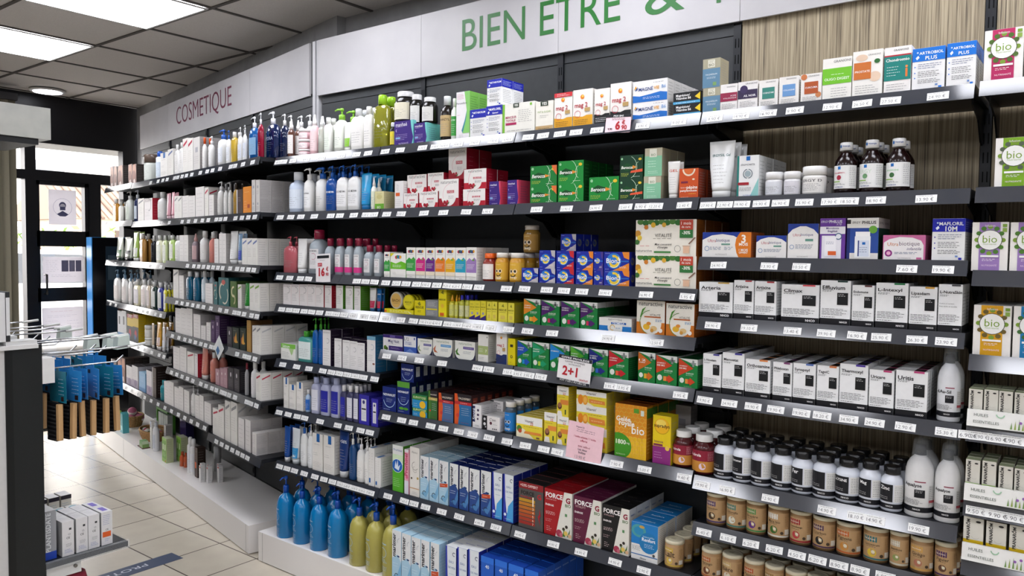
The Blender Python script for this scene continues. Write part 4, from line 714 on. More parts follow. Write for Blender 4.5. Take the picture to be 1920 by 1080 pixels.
        o = [('R', -.3, .0, 1.3, .16, '#12131a'), ('T', 'NHCO', .5, .08, .24, '#f0f0f0', .02), ('R', .42, .9, .78, .93, '#8a2040'), ('T', txt, .34, .79, .62, '#1c1c20', .02), ('R', .42, .44, .76, .68, '#12131a'), ('F', .46, .58, .72, .66, 2, '#c8c8c8'), ('F', .0, .22, .76, .38, 6, '#7a7a7a'), ('R', .9, .2, 1.16, .82, '#c8c8c6'), ('F', .92, .24, 1.14, .8, 10, '#7a7a7a'), ('R', .9, .3, 1.16, .38, '#a83a44')]
        B.draw(o, curved(pr, e, d, .07*h, .5*h, 120), w*1.04, .43*h, 'p', True)
        Cc.loft([(0, a*.4, b*.4), (.12*h, a*.38, b*.38), (.13*h, a*.34, b*.34)], M('#15171c', 'g'), 0, b, .785*h, 18)
        U = MB(); U.loft([(0, a*.6, b*.6), (.2*h, a*.5, b*.5), (.225*h, a*.42, b*.42)], CLEAR, 0, b, .772*h, 20, 2.0, False, True); parts = [('body', B), ('cap', Cc), ('dosing_cup', U)]
    elif form == 'mi':    # clear micellar water bottle, burgundy cap
        pr = [(0, a*.92, b*.92), (.015*h, a, b), (.58*h, a, b), (.68*h, a*.9, b*.9), (.76*h, a*.55, b*.55), (.79*h, a*.42, b*.42)]
        B.loft(pr, bm, 0, b, 0, n, 2.6)
        o = [('R', .08, 0, .92, 1, '#e0dede'), ('T', 'BIODERMA', .5, .9, .6, '#5a5a60', .01), ('A', .55, .62, .16, .19, -120, 120, '#c08a9a'), ('F', .2, .2, .8, .42, 4, '#8a8a8a')]
        if lab: o += [('R', -.3, -.1, 1.3, .22, lab)]
        B.draw(o, curved(pr, 2.6, d, .12*h, .56*h, 100), w*.95, .44*h, 'p', True)
        Cc.loft([(0, a*.56, b*.62), (.2*h, a*.54, b*.6), (.21*h, a*.48, b*.54)], cm, 0, b, .785*h, 18); parts = [('body', B), ('cap', Cc)]
    elif form == 'oi':    # large dome-shouldered gel bottle with pump
        pr = [(0, a*.94, b*.94), (.012*h, a, b), (.5*h, a, b), (.6*h, a*.9, b*.9), (.67*h, a*.68, b*.68), (.71*h, a*.34, b*.34), (.73*h, a*.28, b*.28)]
        B.loft(pr, bm, 0, b, 0, 28)
        o = [('T', 'BIODERMA', .34, .9, .42, '#a8cce4', .01), ('A', .34, .62, .19, .205, -140, 150, '#a8cce4'), ('F', .1, .3, .6, .44, 4, '#9ac4dc'), ('F', .1, .05, .6, .2, 3, '#9ac4dc')]
        B.draw(o, curved(pr, e, d, .08*h, .52*h, 130), w*1.13, .44*h, 'p', True)
        S_ = MB(); S_.tube([(0, b, .7*h), (a*.1, b, .35*h), (a*.45, b*.9, .03*h)], .0028, M('#c8dce4', 'g'), 6)
        Sp = MB(); pump_parts(Cc, Sp, 0, b, .72*h, a*.3, .28*h, cm, -110); parts = [('body', B, [('dip_tube', S_)]), ('pump_head', Cc, [('spout', Sp)])]
    elif form == 'gm':    # gummies jar with smiling label
        pr = [(0, a*.93, b*.93), (.03*h, a, b), (.7*h, a, b), (.78*h, a*.84, b*.84), (.82*h, a*.78, b*.78)]
        B.loft(pr, bm, 0, b, 0, 24)
        o = [('R', -.2, 0, 1.2, 1, lab), ('C', .36, .5, .12, '#f2ece0', 1.1), ('C', .64, .5, .12, '#f2ece0', 1.1), ('C', .37, .5, .07, '#1c1814', 1.1), ('C', .63, .5, .07, '#1c1814', 1.1), ('A', .5, .36, .14, .2, 200, 340, '#1c1814'), ('T', txt or 'gummies', .5, .12, .5, '#f4eed8', .01), ('F', .3, .84, .7, .9, 1, '#f0e4c0')]
        B.draw(o, curved(pr, e, d, .08*h, .66*h, 120), w*1.04, .58*h, 'p', True)
        Cc.loft([(0, a*.86, b*.86), (.15*h, a*.86, b*.86), (.165*h, a*.8, b*.8)], cm, 0, b, .82*h, 22); parts = [('body', B), ('lid', Cc)]
    elif form == 'ti':    # round flat tin standing on edge
        B.rings([[(a*math.cos(t)*s, y, a+a*math.sin(t)*s) for t in [2*math.pi*j/28 for j in range(28)]] for y, s in ((0, .96), (.002, 1), (d, 1))], bm)
        B.draw([('C', .5, .5, .42, lab), ('T', txt, .5, .5, .6, tcol, .015), ('F', .25, .3, .75, .38, 1, '#555555')], lambda u, v, l: (-a+u*w, -l, v*w), w, w)
        parts = [('body', B)]
    elif form == 'ae':    # aerosol
        pr = [(0, a*.95, b*.95), (.02*h, a, b), (.76*h, a, b), (.8*h, a*.7, b*.7)]
        B.loft(pr, bm, 0, b, 0, n); B.draw(lops, curved(pr, e, d, .1*h, .6*h), w*1.3, .5*h, 'p', True)
        Cc.loft([(0, a*.72, b*.72), (.17*h, a*.66, b*.66), (.2*h, a*.4, b*.4)], cm, 0, b, .8*h, 16); parts = [('body', B), ('cap', Cc)]
    out = [(p_[0], p_[1].mesh('pack_'+p_[0]), [(s_[0], s_[1].mesh('pack_'+s_[0])) for s_ in (p_[2] if len(p_) > 2 else [])]) for p_ in parts]
    _c[k] = out
    return out
FORM = dict(bo=('bottle', 'bottle'), so=('bottle', 'bottle'), pi=('supplement_bottle', 'bottle'), pu=('pump_bottle', 'pump bottle'), sp=('spray_bottle', 'spray bottle'), tu=('cream_tube', 'tube'),
            ja=('cream_jar', 'jar'), ca=('paper_canister', 'canister'), sy=('syrup_bottle', 'bottle'), dm=('litre_bottle', 'bottle'), mi=('micellar_bottle', 'bottle'), oi=('gel_pump_bottle', 'pump bottle'), gm=('gummies_jar', 'jar'), ti=('round_tin', 'tin'), ae=('aerosol_can', 'can'))
NAMES = [('white', '#e8e8e4'), ('cream', '#dcd2b4'), ('pale grey', '#bcbcbc'), ('grey', '#848688'), ('charcoal', '#3a3c40'), ('black', '#141518'), ('red', '#b8242c'), ('burgundy', '#7a1c34'), ('pink', '#e0a0ac'), ('rose', '#c06870'), ('orange', '#e08028'), ('amber', '#b8742a'), ('brown', '#6a4030'),
         ('yellow', '#e0cc3a'), ('olive yellow', '#a8a040'), ('lime', '#98d030'), ('green', '#3a9a40'), ('dark green', '#1e4a34'), ('teal', '#1f6a78'), ('aqua', '#80c8cc'), ('pale blue', '#a8c8e0'), ('blue', '#1f62b8'), ('bright blue', '#2a9ad8'), ('navy', '#1e2c60'), ('violet', '#4a3490'), ('lilac', '#a894c0'), ('kraft brown', '#b8956a')]
def cname(h):
    c = [int(h.lstrip('#')[i:i+2], 16) for i in (0, 2, 4)]
    return min(NAMES, key=lambda n: sum((a-int(n[1][i:i+2], 16))**2 for a, i in zip(c, (1, 3, 5))))[0]
def look_of(spec):
    if '|' not in spec: return D[spec]['look']
    q = (spec.split('|')+['']*8)[:8]
    b = cname(q[1]); c = cname(q[2] or '#e6e6e4')
    t = 'clear ' if 't' in q[6] else ''
    noun = dict(bo='bottle', so='square bottle', pi='supplement bottle', pu='pump bottle', sp='spray bottle', tu='tube', ja='jar', ca='canister', sy='syrup bottle', dm='litre bottle', mi='clear bottle', oi='pump bottle', gm='gummies jar', ti='round tin', ae='aerosol')[q[0]]
    if q[0] == 'ca': return 'kraft canister, %s stripe' % cname(q[3])
    if q[0] == 'sy': return 'dark syrup bottle, %s label edge' % cname(q[3])
    if q[0] == 'mi': return 'clear water bottle, burgundy cap'
    if q[0] == 'ti': return '%s round tin' % b
    if q[0] == 'pi' and 'n' in q[6]: return 'white supplement bottle, black cap'
    part = dict(pu='pump', oi='pump', ja='lid', gm='lid').get(q[0], 'cap')
    return '%s%s %s, %s %s' % (t, b, noun, c, part)

KINDS = [('nh_ ultra ergy', 'supplement_carton', 'supplement box'), ('bio_', 'tea_carton', 'tea box'), ('vc_ bion vita bero boost mag2 magne vm_ supra', 'vitamin_carton', 'vitamin box'),
         ('mar_ eaud physio prorh propink fluo', 'nasal_spray_carton', 'nasal spray box'), ('force renf gelee ysom oval seven yellow magnuit l72 nova euphy valdi flat santa czen natoval', 'herbal_carton', 'herbal remedy box'),
         ('rescue grey', 'remedy_carton', 'remedy box'), ('prana', 'essential_oil_carton', 'essential oil box'), ('ce_ blue cream laxi', 'medical_carton', 'medical box'), ('pedia', 'children_vitamin_carton', 'vitamin box'),
         ('artro maf gann metab chond prost oligo coenz colla curcu ailn acide magbio mintbio magb6 mince fats percu manh cran pepins', 'food_supplement_carton', 'food supplement box')]

# ------------------------------------------------------------------ what stands on the shelves (metres)
PACKS = ['pu|#16285a|#e8e8e8|||#c8d0e0|t', 'sp|#8a5a4a|#eceae8|#e4e0dc|||t', 'ja|#e8b8c0|#f0eeee|#f2e4e4||', 'pu|#f0eeea|#f0f0f0|#e8e4e0||', 'sp|#f0c4c8|#f4f2f2|#f0d4d6||', 'sp|#dfe6d8|#eef0ee||||t', 'so|#f0f0ea|#f0f0ee|#e6ece0||', 'pu|#eef0e6|#8cc63f|#e9ede2||', 'tu|#f4f6ee|#f4f6ee|#8cc63f||', 'so|#f0efea|#d8dadc|#eae8e4||', 'so|#f0efea|#e8e8e8|#eae8e4||', 'so|#b4b43a|#a4d92e||||t', 'pi|#1c1a18|#d8d8d8|#e0cc3a||', 'manhteal', 'pi|#1c1a18|#d8d8d8|#e4dfc8||', 'pi|#1c1a18|#d8d8d8|#dcdcd8||', 'bo|#1c1612|#d4d6d8|#c2a878|MANAZYL|#2a2018|', 'bo|#e6eae4|#f2f2f2|#3a9a40|ACTIV|#f0f0f0|', 'percuta', 'metabo', 'ganneri', 'minceur', 'fatsugar', 'mag2a', 'mag2b', 'mag2k', 'magnevie', 'magb6', 'magbio', 'acide', 'ailnoir', 'coenz', 'colla', 'curcu', 'oligo', 'prostate', 'chondro', 'artrobiol', 'bio_magenta', 'bio_green', 'bo|#cfdcf0|#e8ecf0|#dde6f2||', 'pu|#f2f2f0|#f2f2f0|#eeeeee|BIODERMA|#5a5a5a', 'pu|#f4f4f2|#1f5fb8|||', 'pu|#1c4f9c|#1f5fb8||BIODERMA|#e8eef4|s', 'pu|#f2f2f0|#1f5fb8|#eeeeee|BIODERMA|#5a5a5a|s', 'tu|#2a9fd8|#1c78b8|#1c86c4||#e8f0f4', 'sp|#eceee6|#f0f0ee|#dfe6d0||', 'beigebox', 'whitesticker', 'crancap', 'cranstick', 'cranwide', 'manhred', 'beroccao', 'berocca', 'boost', 'mintbio', 'tu|#e8e6e2|#e8e6e2||GEL|#c8502a', 'pepins', 'tu|#eceeee|#eceeee||ERGYSIL Gel|#2a6a6a', 'ergycartil', 'ja|#e8e8ea|#efefef|#d8dae0||', 'ja|#e8e8ea|#efefef|#d8d6dc||', 'ja|#ecebe8|#f2f2f0|#e4e2de|ERGY D|#444444', 'sy|#1c0d0c|#eeeeee|#c02a50|CRANBERRYL|#a02038', 'sy|#1c0d0c|#eeeeee|#c8d8c4|ERGY|#6a9a6a', 'sy|#1c0d0c|#eeeeee|#8ac48a|ERGYDRAINE|#3a6a3a', 'pu|#b86068|#b84858|||||', 'tu|#f0efed|#f2f2f2||||', 'mi|#a4adb4|#8e1d3c|||||t', 'mi|#a4adb4|#8e1d3c|#d8408c||||t', 'pedia_green', 'pedia_wide', 'pedia_pink', 'pedia_violet', 'pedia_orange', 'pedia_yellow', 'pedia_blue', 'pedia_lilac', 'pi|#8a2a20|#e8641c|#ece6e2||', 'gm|#c8902c|#ece8e0|#d8a838|hair', 'gm|#c8902c|#ece8e0|#d8a838|energy', 'gm|#8a6a30|#b8b0a4|#a8803a|sleep', 'bion_grey', 'bion_red', 'bion_orange', 'bion_violet', 'vitabig', 'ultra3', 'ultrab', 'ultrag', 'ergyatb', 'ergyph', 'ultrai', 'mafloril', 'bio_lilac', 'biodr', 'biodg', 'tu|#e6e6e4|#2a5a8a|#c02a50||', 'tu|#1c62a0|#1c4f8a|#c8284c|OFFRE|#e8eef4', 'rescuetray', 'ti|#c8c4b8|#c8c4b8|#d8b060|BACH|#6a4a20', 'ti|#d8cc20|#d8cc20|#e4d828|RESCUE|#5a5a18', 'rescueb', 'greybox', 'rescuet', 'sp|#d8d03a|#e0a020|#d8d870||', 'bo|#c8c84a|#2a2ab0|#d8d8a0||', 'rescuep', 'rescues', 'vc_orange', 'vc_purple', 'ysomega', 'vitasach', 'nh_arteria', 'nh_artixine', 'nh_climax', 'nh_effluvium', 'nh_endomune', 'nh_intexyl', 'nh_lipa', 'nh_skin', 'bio_yellow', 'bio_blue', 'sebium', 'so|#4a9a94|#3d9a28|#e0eae8||||t', 'pu|#0f5aa8|#3d9a28|||||t', 'biodp', 'biodb', 'so|#a8a860|#c8c8a0||||t', 'magnuit', 'l72', 'oval_a', 'oval_b', 'oval_c', 'seven', 'mag2n', 'yellowslim', 'vc_blue', 'vc_teal', 'vc_sky', 'vc_lime', 'vc_navy', 'vc_red', 'vc_twelve', 'vc_rust', 'nh_noxeam', 'nh_memo', 'nh_ortho', 'nh_phleb', 'nh_synap', 'nh_tagvic', 'nh_thermo', 'nh_uricare', 'nh_uritis', 'dm|#e6e8ec|#15171c||d.Au-Sil||', 'prana_g', 'lrp', 'bo|#a8c0dc|#e8e8e8|#2a6ac0||||t', 'so|#b8bcd8|#a8b0d0|#dfe0ea||||t', 'so|#b8bcd8|#a8b0d0|#2a2ea0||||t', 'so|#4a4a6c|#e6e6e8|#2a2ea0||', 'so|#4a4a6c|#e6e6e8|#dfe0ea||', 'klor', 'novanuit', 'novagreen', 'euphy', 'valdi_green', 'valdi_red', 'valdi_blue', 'santa', 'czen', 'gm|#4a5a6a|#e6e4e0|#1c7ac8|sleep', 'vm_wide', 'vm_face', 'vm_orange', 'gelee', 'supra', 'greyblock', 'pi|#4a1014|#ecebe8|#c88a3a|Acérola|#f4e8e8|c', 'pi|#dfe4ee|#1a1a1c||||n', 'pi|#dfe4ee|#1a1a1c||Chrome||n', 'pi|#dfe4ee|#1a1a1c||Fer||n', 'pi|#dfe4ee|#1a1a1c||L-LYSINE||n', 'pi|#dfe4ee|#1a1a1c||Mag||n', 'pi|#dfe4ee|#1a1a1c||Zinc||n', 'dm|#e6e6e6|#15171c||Aqualyse||', 'tu|#1c4f9c|#e8eaec||||', 'tu|#dfe6ea|#dfe6ea|#3a9ad4||', 'pu|#eef0f0|#1c5cb0|#e9ebec||||s', 'pu|#eef0f0|#f0f0f0|#e9ebec||||s', 'tu|#1c3a78|#e8eaec||+50%|#e8eef4', 'pu|#1c4a80|#eef0f0|||||t', 'pu|#f0f0ee|#f0f0f0|#ecebe8||||', 'lrpflat', 'prorhinel', 'propink', 'fluo', 'mar_light', 'mar_sticker', 'mar_navy', 'mar_navyst', 'eaudemer', 'forcepw', 'force_red', 'force_plum', 'force_black', 'renfort', 'ca|#a8835a|#d8cfb4|#c8a83a|Laît|#d8b850|m', 'ca|#a8835a|#d8cfb4|#4a3a6a|Desmodium|#3a2a1c|m', 'ca|#a8835a|#d8cfb4|#3a7a70|Chlorella|#d8dcd0|m', 'ca|#a8835a|#d8cfb4|#4a8a50|Bruyère|#5a2a80|m', 'ca|#a8835a|#d8cfb4|#dcdcd4|Maca bio|#3a6a2a|m', 'ca|#a8835a|#d8cfb4|#9a1c2c|Canneberge|#b83a40|m', 'ca|#a8835a|#d8cfb4|#4a3050|Charbon|#1c1c1e|m', 'ca|#a8835a|#d8cfb4|#c0602c|Pignons|#c88a40|m', 'ca|#a8835a|#d8cfb4|#2a6a70|Lactosérum|#d8b83a|m', 'ca|#a8835a|#d8cfb4|#c8c4b4|Bambou|#8a9a5a|m', 'ca|#a8835a|#d8cfb4|#d0a050|Ginkgo|#b0705a|m', 'ca|#a8835a|#d8cfb4|#4a2a5a|Figuier|#5a3a2a|m', 'prana_y', 'ca|#a8835a|#d8cfb4|#b05a30|Harpago|#6a3a24|m', 'ca|#a8835a|#d8cfb4|#c8b07a|Bière|#d8cfc0|m', 'ca|#a8835a|#d8cfb4|#b0502c|Papaye|#8a3a24|m', 'ca|#a8835a|#d8cfb4|#8a6a3a|Ortie|#4a6a34|m', 'ca|#a8835a|#d8cfb4|#3a6a50|Thym|#6a8a4a|m', 'ca|#a8835a|#d8cfb4|#6a3050|Myrtille|#3a2a4a|m', 'ca|#a8835a|#d8cfb4|#b07a30|Curcuma|#c88a30|m', 'ca|#a8835a|#d8cfb4|#a83030|Fenouil|#3a5a2a|m', 'oi|#0874b0|#0f4aa8|||||t', 'oi|#a8a050|#0f4aa8|||||t', 'physio', 'brownpic', 'ja|#dfe4dc|#6a5a50|#e4e8e0||', 'ae|#e6ecf4|#2a5cb8|#dce8f4||', 'slash_b', 'so|#ecebe8|#e8e8e6|#e4e2de||', 'slash_r', 'bo|#ecebe8|#e05a28|#e4e2de||', 'pu|#ecebe8|#f0f0f0|#e6e6e4||', 'pu|#f0f0ee|#2a62c0|#e4e8ee||', 'so|#c8a83a|#e8e8e6|||||t', 'pu|#f0f0ee|#f0f0f0|#dfe4ee||', 'pu|#0f5aa0|#eef0f4|#8ab4d8||||s', 'pu|#8c1030|#eef0f4|||||t', 'pu|#16306c|#eef0f4||HYDRA|#b8c4dc|t', 'so|#c88a2a|#e8e8e6|||||t', 'so|#e8e6dc|#c0bcb0|||||', 'pu|#e8ece4|#e8e8e6|#dfe6d8||', 'pu|#1c2850|#d8dce4|#c8d0dc||', 'slash_k', 'bo|#ecebe8|#e8e8e6|#e4e2de||', 'tu|#d8a0ac|#e4c4cc||||', 'tu|#e4a8b4|#e4c4cc||||', 'smallgrey', 'pu|#e4e2de|#e4e4e4|#dcdad6||', 'bo|#dcdcd8|#8a8a8c|#e0deda||', 'bo|#b08a3a|#3a3028|||||t', 'darkbrown', 'orangebox', 'tu|#dfe4d4|#2a3a30|#3a7a3a||', 'tu|#dfe4d4|#1a1c20|#20242a||', 'tu|#a8c85a|#e6e8e0|#e6e8e0||', 'so|#a87a3a|#d8d4cc|||||t', 'bo|#1c1e26|#e8e8e6|||||', 'so|#e0e0c0|#e8e8e6|#e6e8da||', 'so|#d4e0a8|#e8e8e6|#e6e8da||', 'so|#b8d878|#e8e8e6|#e6e8da||', 'sp|#8a7a80|#d8a8a4|#c8a8a8||', 'bo|#d8887c|#e8e8e6|||||t', 'tu|#e8e8e6|#e8e8e6|#e4e4e2||', 'tu|#7a9ab8|#e8e8e8|#4a58b0||', 'pu|#eceae6|#7aa0c0|#e4dcd8||', 'so|#d8d0a8|#d8d8d4|#e0dce0||', 'so|#e4e0da|#e4e4e2|#e4d8d4||', 'so|#d8c8b0|#e4e4e2|#e4d8d4||', 'so|#1c3430|#e4e4e2|#dcdcd8||', 'so|#2a348a|#e4e4e2|#dcdcd8||', 'so|#c8c02a|#e4e4e2|#e4e4dc||', 'so|#0c5878|#e6e6e6|||||t', 'bo|#d4e2ea|#e6e6e6|#dce8ee||', 'swirlbox', 'greengold', 'slash_g', 'tu|#2a8a34|#e6e8e4||||', 'silverblue', 'yellowred', 'ja|#dcd8cc|#e8e8e4|#e2e0da||', 'tu|#c8b49a|#e4e0da||||', 'tu|#e0a848|#ece4dc|#e4cfc8||', 'tu|#e0dcdc|#e4e4e4|#d8dce0||', 'purplebox', 'anthra', 'blackgreen', 'goldbox', 'lilacpic', 'skybox', 'bo|#2a8a94|#3a9aa0|||||', 'pu|#e6e4e0|#e6e6e6|#dfdcd8||', 'tu|#d88878|#e8e4e0||||', 'bo|#d88878|#e6e6e4|||||t', 'rosebox', 'bo|#a8a8aa|#8a2c3a|||||t', 'bo|#e6e6e4|#e6e6e4|#e0dcdc||']  # the brown-bodied gummies jar is a shaded copy, darkened in its colours
